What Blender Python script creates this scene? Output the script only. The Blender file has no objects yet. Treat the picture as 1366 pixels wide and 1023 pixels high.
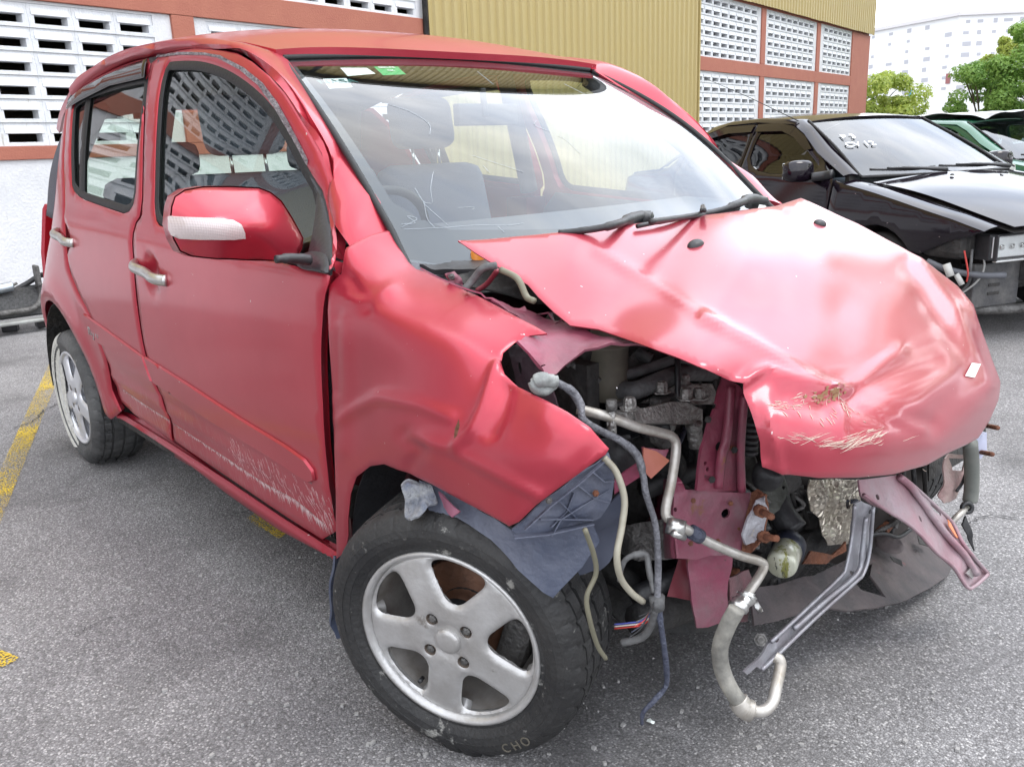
import bpy, bmesh, math, random
import numpy as np
from mathutils import Vector, Matrix, geometry, noise
random.seed(7)
S = bpy.context.scene
C = S.collection
R = math.radians
# ------------------------------------------------------------------ camera
cam = bpy.data.objects.new('camera', bpy.data.cameras.new('camera'))
C.objects.link(cam); S.camera = cam
cam.data.sensor_width = 36; cam.data.lens = 1151.70 * 36 / 1366
cam.data.clip_start = .05; cam.data.clip_end = 2000
M4 = Matrix([[0.659732, -0.171057, 0.731774], [0.750504, 0.200093, -0.629846], [-0.038683, 0.964729, 0.260387]]).to_4x4(); M4.translation = Vector((1.1948, -1.6508, 1.1418)); cam.matrix_world = M4
# ------------------------------------------------------------------ world and sun (bright overcast, broken white cloud)
SUN = Vector((.40, .28, .87)).normalized()
W = bpy.data.worlds.new('World'); S.world = W; W.use_nodes = True
nt = W.node_tree; N = nt.nodes; Lk = nt.links; N.clear()
out = N.new('ShaderNodeOutputWorld'); bg = N.new('ShaderNodeBackground'); bg.inputs[1].default_value = .12
sky = N.new('ShaderNodeTexSky'); sky.sky_type = 'NISHITA'; sky.sun_disc = False
sky.sun_elevation = math.asin(SUN.z); sky.sun_rotation = math.atan2(SUN.x, SUN.y); sky.dust_density = 2.5; sky.air_density = 1.2
tc = N.new('ShaderNodeTexCoord'); mp = N.new('ShaderNodeMapping'); mp.inputs['Scale'].default_value = (1, 1, 1.6)
mp.inputs['Location'].default_value = (1.7, .4, .3)
def wnoise(sc, det, p0, p1, c0, c1):
    a = N.new('ShaderNodeTexNoise'); a.inputs['Scale'].default_value = sc; a.inputs['Detail'].default_value = det; a.inputs['Roughness'].default_value = .55
    r = N.new('ShaderNodeValToRGB'); r.color_ramp.elements[0].position = p0; r.color_ramp.elements[1].position = p1
    r.color_ramp.elements[0].color = c0; r.color_ramp.elements[1].color = c1; Lk.new(mp.outputs[0], a.inputs['Vector']); Lk.new(a.outputs[0], r.inputs[0]); return r.outputs[0]
Lk.new(tc.outputs['Generated'], mp.inputs[0])
cover = wnoise(1.9, 6, .36, .56, (.55, .55, .55, 1), (1, 1, 1, 1))
cloud = wnoise(3.0, 6, .36, .68, (10.0, 10.8, 12.3, 1), (15, 15, 15, 1))
mx = N.new('ShaderNodeMix'); mx.data_type = 'RGBA'
Lk.new(cover, mx.inputs[0]); Lk.new(sky.outputs[0], mx.inputs[6]); Lk.new(cloud, mx.inputs[7])
# a bank of brighter thin cloud over the factory's far end, as the windscreen mirrors it
dp = N.new('ShaderNodeVectorMath'); dp.operation = 'DOT_PRODUCT'; Lk.new(tc.outputs['Generated'], dp.inputs[0]); dp.inputs[1].default_value = Vector((-.30, .80, .52)).normalized()
cl = N.new('ShaderNodeMath'); cl.operation = 'MAXIMUM'; cl.inputs[1].default_value = 0; Lk.new(dp.outputs['Value'], cl.inputs[0])
pw = N.new('ShaderNodeMath'); pw.operation = 'POWER'; pw.inputs[1].default_value = 5; Lk.new(cl.outputs[0], pw.inputs[0])
ad = N.new('ShaderNodeMath'); ad.operation = 'MULTIPLY_ADD'; ad.inputs[1].default_value = .45; ad.inputs[2].default_value = .86; Lk.new(pw.outputs[0], ad.inputs[0])
sc_ = N.new('ShaderNodeVectorMath'); sc_.operation = 'SCALE'; Lk.new(mx.outputs[2], sc_.inputs[0]); Lk.new(ad.outputs[0], sc_.inputs['Scale'])
Lk.new(sc_.outputs[0], bg.inputs[0]); Lk.new(bg.outputs[0], out.inputs[0])
sl = bpy.data.lights.new('sun', 'SUN'); sl.energy = .7; sl.angle = R(20); sl.color = (1, .97, .92)
so = bpy.data.objects.new('sun', sl); C.objects.link(so)
so.rotation_euler = SUN.to_track_quat('Z', 'Y').to_euler()
S.view_settings.view_transform = 'Standard'; S.view_settings.look = 'None'
S.view_settings.gamma = 1; S.view_settings.use_curve_mapping = False
S.view_settings.exposure = 1.08
S.render.engine = 'CYCLES'
S.cycles.max_bounces = 8; S.cycles.transparent_max_bounces = 16
# ------------------------------------------------------------------ materials
MATS = {}
def mat(name, col, rough=.6, metal=0, coat=0, crough=.06, var=0, vs=8, vcol=None, bump=0, bs=40, bd=.02, spots=None, spec=.5, alpha=1, rvar=0, tr=0):
    """procedural principled material; var mixes a second colour by noise, spots=(scale, threshold, colour) adds stains"""
    if name in MATS: return MATS[name]
    m = bpy.data.materials.new(name); m.use_nodes = True; n = m.node_tree.nodes; l = m.node_tree.links
    b = n['Principled BSDF']; b.inputs['Base Color'].default_value = (*col, 1); b.inputs['Roughness'].default_value = rough
    b.inputs['Metallic'].default_value = metal; b.inputs['Coat Weight'].default_value = coat; b.inputs['Coat Roughness'].default_value = crough
    b.inputs['Specular IOR Level'].default_value = spec; b.inputs['Transmission Weight'].default_value = tr
    t = n.new('ShaderNodeTexCoord'); last = None
    if var:
        a = n.new('ShaderNodeTexNoise'); a.inputs['Scale'].default_value = vs; a.inputs['Detail'].default_value = 6; a.inputs['Roughness'].default_value = .65
        l.new(t.outputs['Object'], a.inputs['Vector'])
        r = n.new('ShaderNodeValToRGB'); r.color_ramp.elements[0].position = .35; r.color_ramp.elements[1].position = .7
        l.new(a.outputs[0], r.inputs[0]); x = n.new('ShaderNodeMix'); x.data_type = 'RGBA'
        mm = n.new('ShaderNodeMath'); mm.operation = 'MULTIPLY'; mm.inputs[1].default_value = var
        l.new(r.outputs[0], mm.inputs[0]); l.new(mm.outputs[0], x.inputs[0])
        x.inputs[6].default_value = (*col, 1); x.inputs[7].default_value = (*(vcol or [c * .5 for c in col]), 1); last = x.outputs[2]
    for sp in (spots or []):
        sc, th, sc_col, stretch = sp
        a = n.new('ShaderNodeTexNoise'); a.inputs['Scale'].default_value = sc; a.inputs['Detail'].default_value = 8; a.inputs['Roughness'].default_value = .7
        g = n.new('ShaderNodeMapping'); g.inputs['Scale'].default_value = stretch; g.inputs['Location'].default_value = (sc * 1.37, th * 9, .3)
        l.new(t.outputs['Object'], g.inputs[0]); l.new(g.outputs[0], a.inputs['Vector'])
        r = n.new('ShaderNodeValToRGB'); r.color_ramp.elements[0].position = th; r.color_ramp.elements[1].position = th + .05
        l.new(a.outputs[0], r.inputs[0]); x = n.new('ShaderNodeMix'); x.data_type = 'RGBA'; l.new(r.outputs[0], x.inputs[0])
        x.inputs[6].default_value = (*col, 1); x.inputs[7].default_value = (*sc_col, 1)
        if last: l.new(last, x.inputs[6])
        last = x.outputs[2]
    if last: l.new(last, b.inputs['Base Color'])
    if rvar:
        a = n.new('ShaderNodeTexNoise'); a.inputs['Scale'].default_value = 5; a.inputs['Detail'].default_value = 7
        l.new(t.outputs['Object'], a.inputs['Vector']); r = n.new('ShaderNodeMapRange'); r.inputs[3].default_value = max(.02, rough - rvar); r.inputs[4].default_value = rough + rvar
        l.new(a.outputs[0], r.inputs[0]); l.new(r.outputs[0], b.inputs['Roughness'])
    if bump:
        a = n.new('ShaderNodeTexNoise'); a.inputs['Scale'].default_value = bs; a.inputs['Detail'].default_value = 5
        l.new(t.outputs['Object'], a.inputs['Vector']); u = n.new('ShaderNodeBump'); u.inputs['Strength'].default_value = bump; u.inputs['Distance'].default_value = bd
        l.new(a.outputs[0], u.inputs['Height']); l.new(u.outputs[0], b.inputs['Normal'])
    if name in ('white_painted_block', 'white_washed_plaster'):
        gp = n.new('ShaderNodeNewGeometry')
        for k_ in [q for q in l if q.from_node == t]: l.new(gp.outputs['Position'], k_.to_socket)
    MATS[name] = m; return m
def glass(name, tint=(.75, .85, .8), ior=1.5, rough=0, gloss=1.0, milk=0):
    m = bpy.data.materials.new(name); m.use_nodes = True; n = m.node_tree.nodes; l = m.node_tree.links; n.clear()
    o = n.new('ShaderNodeOutputMaterial'); t = n.new('ShaderNodeBsdfTransparent'); t.inputs[0].default_value = (*tint, 1)
    g = n.new('ShaderNodeBsdfGlossy'); g.inputs['Roughness'].default_value = rough; g.inputs[0].default_value = (gloss, gloss, gloss, 1)
    f = n.new('ShaderNodeFresnel'); f.inputs[0].default_value = ior; x = n.new('ShaderNodeMixShader')
    ge = n.new('ShaderNodeNewGeometry'); im = n.new('ShaderNodeMapRange'); im.inputs[3].default_value = ior; im.inputs[4].default_value = 1 / ior; l.new(ge.outputs['Backfacing'], im.inputs[0]); l.new(im.outputs[0], f.inputs[0])
    l.new(f.outputs[0], x.inputs[0]); l.new(t.outputs[0], x.inputs[1]); l.new(g.outputs[0], x.inputs[2]); last = x
    if milk:
        d = n.new('ShaderNodeBsdfDiffuse'); d.inputs[0].default_value = (.6, .62, .66, 1); y = n.new('ShaderNodeMixShader')
        a = n.new('ShaderNodeTexNoise'); a.inputs['Scale'].default_value = 3; a.inputs['Detail'].default_value = 6; tcc = n.new('ShaderNodeTexCoord')
        l.new(tcc.outputs['Object'], a.inputs['Vector']); mr = n.new('ShaderNodeMapRange'); mr.inputs[1].default_value = .3; mr.inputs[2].default_value = .8
        mr.inputs[3].default_value = milk * .5; mr.inputs[4].default_value = milk * 1.6; l.new(a.outputs[0], mr.inputs[0]); l.new(mr.outputs[0], y.inputs[0])
        l.new(x.outputs[0], y.inputs[1]); l.new(d.outputs[0], y.inputs[2]); last = y
    l.new(last.outputs[0], o.inputs[0]); MATS[name] = m; return m
def paint(name, col, metal=.5, rough=.36, coat=.62, crough=.08, dirt=None, flake=True, fade=0):
    m = mat(name, col, rough, metal, coat, crough, var=.35 if fade else 0, vs=1.6, vcol=[min(1, c * 1.5 + .05) for c in col])
    n = m.node_tree.nodes; l = m.node_tree.links; b = n['Principled BSDF']
    t = n.new('ShaderNodeTexCoord')
    a = n.new('ShaderNodeTexNoise'); a.inputs['Scale'].default_value = 7; a.inputs['Detail'].default_value = 8; a.inputs['Roughness'].default_value = .7
    l.new(t.outputs['Object'], a.inputs['Vector']); r = n.new('ShaderNodeMapRange'); r.inputs[3].default_value = crough; r.inputs[4].default_value = crough + .10
    l.new(a.outputs[0], r.inputs[0]); l.new(r.outputs[0], b.inputs['Coat Roughness'])
    # slow unevenness of the sheet metal
    a2 = n.new('ShaderNodeTexNoise'); a2.inputs['Scale'].default_value = 2.6; a2.inputs['Detail'].default_value = 1
    l.new(t.outputs['Object'], a2.inputs['Vector']); u = n.new('ShaderNodeBump'); u.inputs['Strength'].default_value = .10; u.inputs['Distance'].default_value = .02
    l.new(a2.outputs[0], u.inputs['Height']); l.new(u.outputs[0], b.inputs['Normal']); l.new(u.outputs[0], b.inputs['Coat Normal'])
    # thin dust film and small chips
    base = b.inputs['Base Color'].links[0].from_socket if b.inputs['Base Color'].links else None
    def mixin(prev, fac, colr):
        x = n.new('ShaderNodeMix'); x.data_type = 'RGBA'; x.inputs[6].default_value = (*col, 1)
        if prev: l.new(prev, x.inputs[6])
        l.new(fac, x.inputs[0]); x.inputs[7].default_value = (*colr, 1); return x.outputs[2]
    a3 = n.new('ShaderNodeTexNoise'); a3.inputs['Scale'].default_value = 90; a3.inputs['Detail'].default_value = 2
    l.new(t.outputs['Object'], a3.inputs['Vector']); r3 = n.new('ShaderNodeValToRGB'); r3.color_ramp.elements[0].position = .765; r3.color_ramp.elements[1].position = .79
    l.new(a3.outputs[0], r3.inputs[0]); base = mixin(base, r3.outputs[0], (.55, .42, .42))
    if dirt:
        # scuffs low on the doors: streaks confined below a height
        z0, z1, strength = dirt
        sp = n.new('ShaderNodeSeparateXYZ'); l.new(t.outputs['Object'], sp.inputs[0])
        mr = n.new('ShaderNodeMapRange'); mr.inputs[1].default_value = z1; mr.inputs[2].default_value = z0; l.new(sp.outputs[2], mr.inputs[0])
        g = n.new('ShaderNodeMapping'); g.inputs['Scale'].default_value = (70, 70, 9); g.inputs['Rotation'].default_value = (0, R(-18), 0); l.new(t.outputs['Object'], g.inputs[0])
        a4 = n.new('ShaderNodeTexNoise'); a4.inputs['Scale'].default_value = 2.2; a4.inputs['Detail'].default_value = 6; l.new(g.outputs[0], a4.inputs['Vector'])
        r4 = n.new('ShaderNodeValToRGB'); r4.color_ramp.elements[0].position = strength; r4.color_ramp.elements[1].position = strength + .16
        l.new(a4.outputs[0], r4.inputs[0])
        a5 = n.new('ShaderNodeTexNoise'); a5.inputs['Scale'].default_value = 3.5; a5.inputs['Detail'].default_value = 5; l.new(t.outputs['Object'], a5.inputs['Vector'])
        r5 = n.new('ShaderNodeMapRange'); r5.inputs[1].default_value = .42; r5.inputs[2].default_value = .66; r5.inputs[4].default_value = .75; l.new(a5.outputs[0], r5.inputs[0])
        mu = n.new('ShaderNodeMath'); mu.operation = 'MULTIPLY'; l.new(mr.outputs[0], mu.inputs[0]); l.new(r4.outputs[0], mu.inputs[1])
        m2 = n.new('ShaderNodeMath'); m2.operation = 'MULTIPLY'; l.new(mu.outputs[0], m2.inputs[0]); l.new(r5.outputs[0], m2.inputs[1])
        base = mixin(base, m2.outputs[0], (.46, .30, .30))
    l.new(base, b.inputs['Base Color'])
    return m
RED = (.385, .016, .036)
red = paint('red_car_paint', RED, dirt=(.30, .50, .50), fade=1)
red_satin = paint('satin_red_car_paint', (.345, .014, .034), metal=.5, rough=.42, coat=.55, crough=.16, fade=1)
red_hood = paint('muted_red_hood_paint', (.35, .024, .046), metal=.4, rough=.40, coat=.78, crough=.09, fade=1)  # hood red: less saturated, with a stronger clear coat than the doors
red_in = mat('dusty_pink_inner_paint', (.24, .028, .065), .5, .1, .25, .3, var=.8, vs=7, vcol=(.13, .055, .07), spots=[(11, .63, (.20, .07, .03), (1, 1, 1)), (26, .64, (.05, .03, .03), (1, 1, 1))], bump=.3, bs=30)
dusty_pink = mat('faded_pink_steel', (.25, .040, .085), .5, .1, .2, .3, var=1, vs=9, vcol=(.18, .095, .11), spots=[(9, .62, (.20, .085, .05), (1, 1, 1)), (16, .64, (.16, .07, .04), (1, 1, 1)), (30, .64, (.05, .035, .035), (1, 1, 1))], bump=.3, bs=30)
grey_primer = mat('grey_primed_steel', (.32, .31, .33), .5, .35, var=.8, vs=9, vcol=(.20, .18, .19), spots=[(10, .66, (.33, .12, .05), (1, 1, 1))], bump=.25, bs=60)
rust = mat('rust', (.22, .085, .045), .8, .2, var=.8, vs=20, vcol=(.10, .045, .03), bump=.6, bs=80)
black = mat('black_plastic', (.018, .018, .020), .45, var=.4, vs=12, vcol=(.045, .045, .048), bump=.1, bs=120)
rubber = mat('black_rubber_seal', (.012, .012, .013), .6, bump=.1, bs=120)
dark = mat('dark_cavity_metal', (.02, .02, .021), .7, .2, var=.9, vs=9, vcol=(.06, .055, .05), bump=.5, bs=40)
grime = mat('grimy_grey_metal', (.16, .155, .15), .55, .5, var=1, vs=18, vcol=(.05, .047, .045), bump=.5, bs=70)
cast = mat('cast_aluminium', (.50, .49, .47), .45, .75, var=.9, vs=30, vcol=(.17, .16, .15), bump=.5, bs=130)
bluegrey = mat('blue_grey_weathered_plastic', (.055, .068, .11), .5, var=1, vs=6, vcol=(.12, .13, .17), spots=[(9, .68, (.30, .09, .16), (1, 1, 1))], bump=.35, bs=35)
torn = mat('torn_pale_liner', (.11, .13, .18), .85, var=1, vs=22, vcol=(.33, .33, .32), bump=1, bs=45)
chrome = mat('chrome', (.75, .75, .74), .12, 1)
dull_chrome = mat('dull_chrome', (.60, .60, .58), .28, .9, var=.6, vs=25, vcol=(.35, .34, .33))
hosem = mat('grey_rubber_hose', (.07, .07, .072), .6, var=1, vs=20, vcol=(.14, .14, .14), bump=.3, bs=60)
tubem = mat('translucent_beige_tube', (.36, .34, .27), .4, var=1, vs=15, vcol=(.20, .18, .14))
alupipe = mat('aluminium_pipe', (.50, .48, .45), .42, .55, var=1, vs=26, vcol=(.27, .24, .20), spots=[(24, .67, (.12, .11, .10), (1, 1, 1))])
blacktape = mat('blue_black_tape', (.03, .035, .06), .5, var=.8, vs=40, vcol=(.09, .10, .14), bump=.5, bs=150)
winglass = glass('window_glass', (.78, .86, .80), 1.5)
wsglass = glass('windscreen_glass', (.80, .86, .86), 1.85, milk=0)
tintglass = glass('dark_tinted_glass', (.10, .10, .11), 1.5)
interior = mat('grey_cabin_plastic', (.10, .10, .115), .7, bump=.2, bs=200)
fabric = mat('blue_grey_seat_fabric', (.20, .21, .27), .9, bump=.4, bs=300)
white = mat('white_paper', (.80, .84, .80), .6)
# ------------------------------------------------------------------ helpers
def link(name, me, m=None, parent=None, smooth=False):
    o = bpy.data.objects.new(name, me); C.objects.link(o)
    if m is not None: me.materials.append(m)
    if smooth:
        me.polygons.foreach_set('use_smooth', [True] * len(me.polygons))
    if parent: o.parent = parent; o.matrix_parent_inverse = WM(parent).inverted()
    return o
WMD = {}
def WM(o): return WMD.get(o.name, Matrix.Identity(4))
def mesh(name, v, f): me = bpy.data.meshes.new(name); me.from_pydata([tuple(map(float, p)) for p in v], [], f); me.update(); return me
def add(name, vf, m, parent=None, smooth=True, X=None, auto=None, kind=None, solid=None, bev=None, label=None):
    v, f = vf
    if X is not None: v = [X @ Vector(p) for p in v]
    me = mesh(name, v, f)
    bm = bmesh.new(); bm.from_mesh(me); bmesh.ops.recalc_face_normals(bm, faces=bm.faces) if solid is None and name != 'window' else None; bm.to_mesh(me); bm.free()
    o = link(name, me, m, parent, smooth)
    if auto is not None: shade(me, auto)
    if solid: s = o.modifiers.new('solid', 'SOLIDIFY'); s.thickness = solid[0]; s.offset = solid[1]; s.use_even_offset = False
    if solid and smooth: e_ = o.modifiers.new('split', 'EDGE_SPLIT'); e_.split_angle = R(55); e_.use_edge_sharp = False
    if bev: b = o.modifiers.new('bevel', 'BEVEL'); b.width = bev; b.segments = 2; b.limit_method = 'ANGLE'; b.angle_limit = R(40)
    if kind: o['kind'] = kind
    if label: o['label'] = label
    return o
def shade(me, ang):
    me.polygons.foreach_set('use_smooth', [True] * len(me.polygons))
    bm = bmesh.new(); bm.from_mesh(me)
    for e in bm.edges:
        if len(e.link_faces) == 2 and e.calc_face_angle(0) > R(ang): e.smooth = False
    bm.to_mesh(me); bm.free()
def join(*parts):
    V = []; F = []
    for v, f in parts:
        k = len(V); V += list(v); F += [tuple(i + k for i in q) for q in f]
    return V, F
def box(c, s, rot=None):
    v = []
    for i in (-1, 1):
        for j in (-1, 1):
            for k in (-1, 1):
                p = Vector((i * s[0] / 2, j * s[1] / 2, k * s[2] / 2))
                if rot is not None: p = rot @ p
                v.append(p + Vector(c))
    return v, [(0, 1, 3, 2), (4, 6, 7, 5), (0, 4, 5, 1), (2, 3, 7, 6), (0, 2, 6, 4), (1, 5, 7, 3)]
def catmull(P, k=8):
    P = [Vector(p) for p in P]
    if len(P) < 3: return P
    o = []
    for i in range(len(P) - 1):
        a = P[i - 1] if i else 2 * P[0] - P[1]; b, c = P[i], P[i + 1]; d = P[i + 2] if i + 2 < len(P) else 2 * P[-1] - P[-2]
        for j in range(k):
            t = j / k; o.append(.5 * ((2 * b) + (c - a) * t + (2 * a - 5 * b + 4 * c - d) * t * t + (3 * b - a - 3 * c + d) * t ** 3))
    o.append(P[-1]); return o
def tube(P, r, n=10, k=8, smooth=True, rib=0):
    Q = catmull(P, k) if smooth else [Vector(p) for p in P]
    v = []; f = []; up = None
    for i, q in enumerate(Q):
        t = (Q[min(i + 1, len(Q) - 1)] - Q[max(i - 1, 0)]).normalized()
        if up is None: up = t.orthogonal().normalized()
        up = (up - t * up.dot(t)).normalized(); w = t.cross(up)
        rr = r[min(int(i / max(1, len(Q) - 1) * (len(r) - 1) + .5), len(r) - 1)] if isinstance(r, (list, tuple)) else r
        if rib and i % 2: rr *= 1 - rib
        for j in range(n):
            a = 2 * math.pi * j / n; v.append(q + rr * (math.cos(a) * up + math.sin(a) * w))
    for i in range(len(Q) - 1):
        for j in range(n):
            f.append((i * n + j, i * n + (j + 1) % n, (i + 1) * n + (j + 1) % n, (i + 1) * n + j))
    f.append(tuple(range(n - 1, -1, -1))); f.append(tuple((len(Q) - 1) * n + j for j in range(n)))
    return v, f
def lathe(prof, n=48, X=None, closed=False):
    """prof: (r, h) around local z"""
    v = []; f = []
    for r, h in prof:
        for j in range(n):
            a = 2 * math.pi * j / n; p = Vector((r * math.cos(a), r * math.sin(a), h)); v.append(X @ p if X is not None else p)
    m = len(prof)
    for i in range(m if closed else m - 1):
        for j in range(n):
            f.append((i * n + j, i * n + (j + 1) % n, ((i + 1) % m) * n + (j + 1) % n, ((i + 1) % m) * n + j))
    return v, f
def frame(c, zdir, up=(0, 0, 1)):
    z = Vector(zdir).normalized(); x = Vector(up).cross(z)
    if x.length < 1e-4: x = Vector((1, 0, 0)).cross(z)
    x.normalize(); y = z.cross(x); m = Matrix((x, y, z)).transposed().to_4x4(); m.translation = Vector(c); return m
def resample(P, step, closed=True):
    o = []; n = len(P)
    for i in range(n if closed else n - 1):
        a = Vector(P[i]); b = Vector(P[(i + 1) % n]); k = max(1, int(round((b - a).length / step)))
        o += [a + (b - a) * j / k for j in range(k)]
    if not closed: o.append(Vector(P[-1]))
    return o
def chaikin(P, n=1, closed=True):
    P = [Vector(p) for p in P]
    for _ in range(n):
        o = []; m = len(P)
        if not closed: o.append(P[0])
        for i in range(m if closed else m - 1):
            a, b = P[i], P[(i + 1) % m]; o += [a * .75 + b * .25, a * .25 + b * .75]
        if not closed: o.append(P[-1])
        P = o
    return P
def inpoly(x, y, P):
    c = False; n = len(P)
    for i in range(n):
        x1, y1 = P[i][0], P[i][1]; x2, y2 = P[(i + 1) % n][0], P[(i + 1) % n][1]
        if (y1 > y) != (y2 > y) and x < (x2 - x1) * (y - y1) / (y2 - y1) + x1: c = not c
    return c
def dseg(P, a, b):
    """distance of points P (n,2) to polyline a-b segments"""
    ab = b - a; t = np.clip(((P - a) @ ab) / max(1e-12, ab @ ab), 0, 1); return np.linalg.norm(P - (a + t[:, None] * ab), axis=1)
def dpoly(P, L):
    L = np.array([(q[0], q[1]) for q in L], float); d = np.full(len(P), 1e9)
    for i in range(len(L) - 1): d = np.minimum(d, dseg(P, L[i], L[i + 1]))
    return d
def tri2d(outline, step, holes=(), ring=None):
    """triangulate a flat outline with holes on a dense inner grid; returns pts(n,2), faces, mask of boundary verts"""
    loops = [resample([(p[0], p[1], 0) for p in outline], step)] + [resample([(p[0], p[1], 0) for p in h], step) for h in holes]
    V = []; E = []
    for Lp in loops:
        k = len(V); V += [Vector((p.x, p.y)) for p in Lp]; E += [(k + i, k + (i + 1) % len(Lp)) for i in range(len(Lp))]
    nb = len(V); B = np.array([(p.x, p.y) for p in V])
    if ring:   # a ring of points just inside the border for a rounded lip
        for Lp in loops:
            m = len(Lp)
            for i in range(m):
                a = Lp[i - 1]; b = Lp[(i + 1) % m]; t = (b - a); t.normalize(); nn = Vector((-t.y, t.x))
                for s in (1, -1):
                    q = Vector((Lp[i].x, Lp[i].y)) + s * ring * nn
                    if inpoly(q.x, q.y, loops[0]) and not any(inpoly(q.x, q.y, h) for h in loops[1:]):
                        if np.min(np.hypot(B[:, 0] - q.x, B[:, 1] - q.y)) > ring * .8: V.append(q)
    xs = B[:, 0]; ys = B[:, 1]; lim = (ring or 0) + step * .55
    gx = np.arange(xs.min() + step * .5, xs.max(), step); gy = np.arange(ys.min() + step * .5, ys.max(), step)
    for i, x in enumerate(gx):
        for y in gy:
            if inpoly(x, y, loops[0]) and not any(inpoly(x, y, h) for h in loops[1:]) and np.min((B[:, 0] - x) ** 2 + (B[:, 1] - y) ** 2) > lim ** 2: V.append(Vector((x, y)))
    r = geometry.delaunay_2d_cdt(V, E, [], 0, 1e-7)
    ov, of = r[0], r[2]; F = []
    for q in of:
        cx = sum(ov[i].x for i in q) / len(q); cy = sum(ov[i].y for i in q) / len(q)
        if inpoly(cx, cy, loops[0]) and not any(inpoly(cx, cy, h) for h in loops[1:]): F.append(tuple(q))
    used = sorted({i for q in F for i in q}); mp_ = {o: i for i, o in enumerate(used)}
    P = np.array([(ov[i].x, ov[i].y) for i in used]); F = [tuple(mp_[i] for i in q) for q in F]
    mask = np.array([min(np.hypot(B[:, 0] - p[0], B[:, 1] - p[1])) < 1e-5 for p in P])
    return P, F, mask
def panel(name, outline, surf, m, parent, step=.03, thick=.012, holes=(), ring=.005, lip=.004, disp=None, eps=.002, flip=None, label=None, kind=None, uv=False):
    """curved sheet: surf maps (n,2)->(n,3); the rim rolls inward; thickness goes away from flip point"""
    P, F, mask = tri2d(outline, step, holes, ring)
    X = surf(P); dx = surf(P + [eps, 0]) - X; dy = surf(P + [0, eps]) - X
    Nn = np.cross(dx, dy); Nn /= np.linalg.norm(Nn, axis=1)[:, None] + 1e-12
    if flip is not None and np.mean(np.sum((np.array(flip) - X) * Nn, axis=1)) < 0: Nn = -Nn
    if disp is not None: X = X + Nn * disp(P)[:, None]
    X = X - Nn * (mask * lip)[:, None]
    F2 = []
    for q in F:
        a, b, c = X[q[0]], X[q[1]], X[q[2]]
        F2.append(q if np.dot(np.cross(b - a, c - a), Nn[q[0]]) > 0 else q[::-1])
    o = add(name, (list(X), F2), m, parent, solid=(thick, -1) if 'window' != name else None, label=label, kind=kind)
    return o
def plate(name, pts, m, parent, thick=.003, holes=(), step=None, crumple=0, cs=14, smooth=True, label=None, kind=None, bend=None):
    """flat or lightly crumpled sheet from a 3D outline"""
    P3 = np.array([tuple(p) for p in pts]); c = P3.mean(0); u, s, vt = np.linalg.svd(P3 - c); ax, ay, an = vt
    if np.dot(an, np.array((1.1948, -1.6508, 1.1418)) - c) < 0: an = -an
    # keep the real, non-planar outline by interpolating the out-of-plane offset
    o2 = [((q - c) @ ax, (q - c) @ ay) for q in P3]; off = np.array([(q - c) @ an for q in P3]); B = np.array(o2)
    H = [[((np.array(q) - c) @ ax, (np.array(q) - c) @ ay) for q in h] for h in holes]
    st = step or max(np.ptp(B[:, 0]), np.ptp(B[:, 1])) / 14
    P, F, mask = tri2d(o2, st, H)
    D = np.linalg.norm(P[:, None] - B[None], axis=2) + 1e-6; w = 1 / D ** 3; z = (w @ off) / w.sum(1)
    X = c + P[:, :1] * ax + P[:, 1:] * ay + z[:, None] * an
    if crumple: X = X + np.array([noise.noise(Vector(x) * cs) * crumple for x in X])[:, None] * an
    F2 = [q if np.dot(np.cross(X[q[1]] - X[q[0]], X[q[2]] - X[q[0]]), an) > 0 else q[::-1] for q in F]
    return add(name, (list(X), F2), m, parent, solid=(thick, -1), smooth=smooth, label=label, kind=kind)
def tpsfun(data):
    A = np.array([d[:2] for d in data]); V = np.array([d[2:] for d in data]); n = len(A)
    D = np.linalg.norm(A[:, None] - A[None], axis=2); K = np.where(D > 0, D ** 2 * np.log(D + 1e-12), 0) + 1e-5 * np.eye(n)
    Pm = np.c_[np.ones(n), A]; w = np.linalg.solve(np.block([[K, Pm], [Pm.T, np.zeros((3, 3))]]), np.r_[V, np.zeros((3, 3))])
    def f(B):
        D = np.linalg.norm(B[:, None] - A[None], axis=2); K = np.where(D > 0, D ** 2 * np.log(D + 1e-12), 0)
        return K @ w[:n] + np.c_[np.ones(len(B)), B] @ w[n:]
    return f
def thing(name, label, cat, loc=(0, 0, 0), rz=0, group=None):
    o = bpy.data.objects.new(name, None); C.objects.link(o); o.location = loc; o.rotation_euler = (0, 0, rz); o.empty_display_size = .2
    WMD[o.name] = Matrix.Translation(Vector(loc)) @ Matrix.Rotation(rz, 4, 'Z')
    o['label'] = label; o['category'] = cat
    if group: o['group'] = group
    return o
def tag(o, label, cat, group=None):
    o['label'] = label; o['category'] = cat
    if group: o['group'] = group
    return o
def struct(o): o['kind'] = 'structure'; return o
def textmesh(name, body, size, X, m, parent, extr=.001, bold=0):
    cu = bpy.data.curves.new(name, 'FONT'); cu.body = body; cu.size = size; cu.extrude = extr; cu.offset = bold; cu.align_x = 'CENTER'; cu.align_y = 'CENTER'
    t = bpy.data.objects.new(name, cu); C.objects.link(t); bpy.context.view_layer.update()
    me = bpy.data.meshes.new_from_object(t.evaluated_get(bpy.context.evaluated_depsgraph_get())); bpy.data.objects.remove(t)
    me.transform(X); return link(name, me, m, parent)

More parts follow.
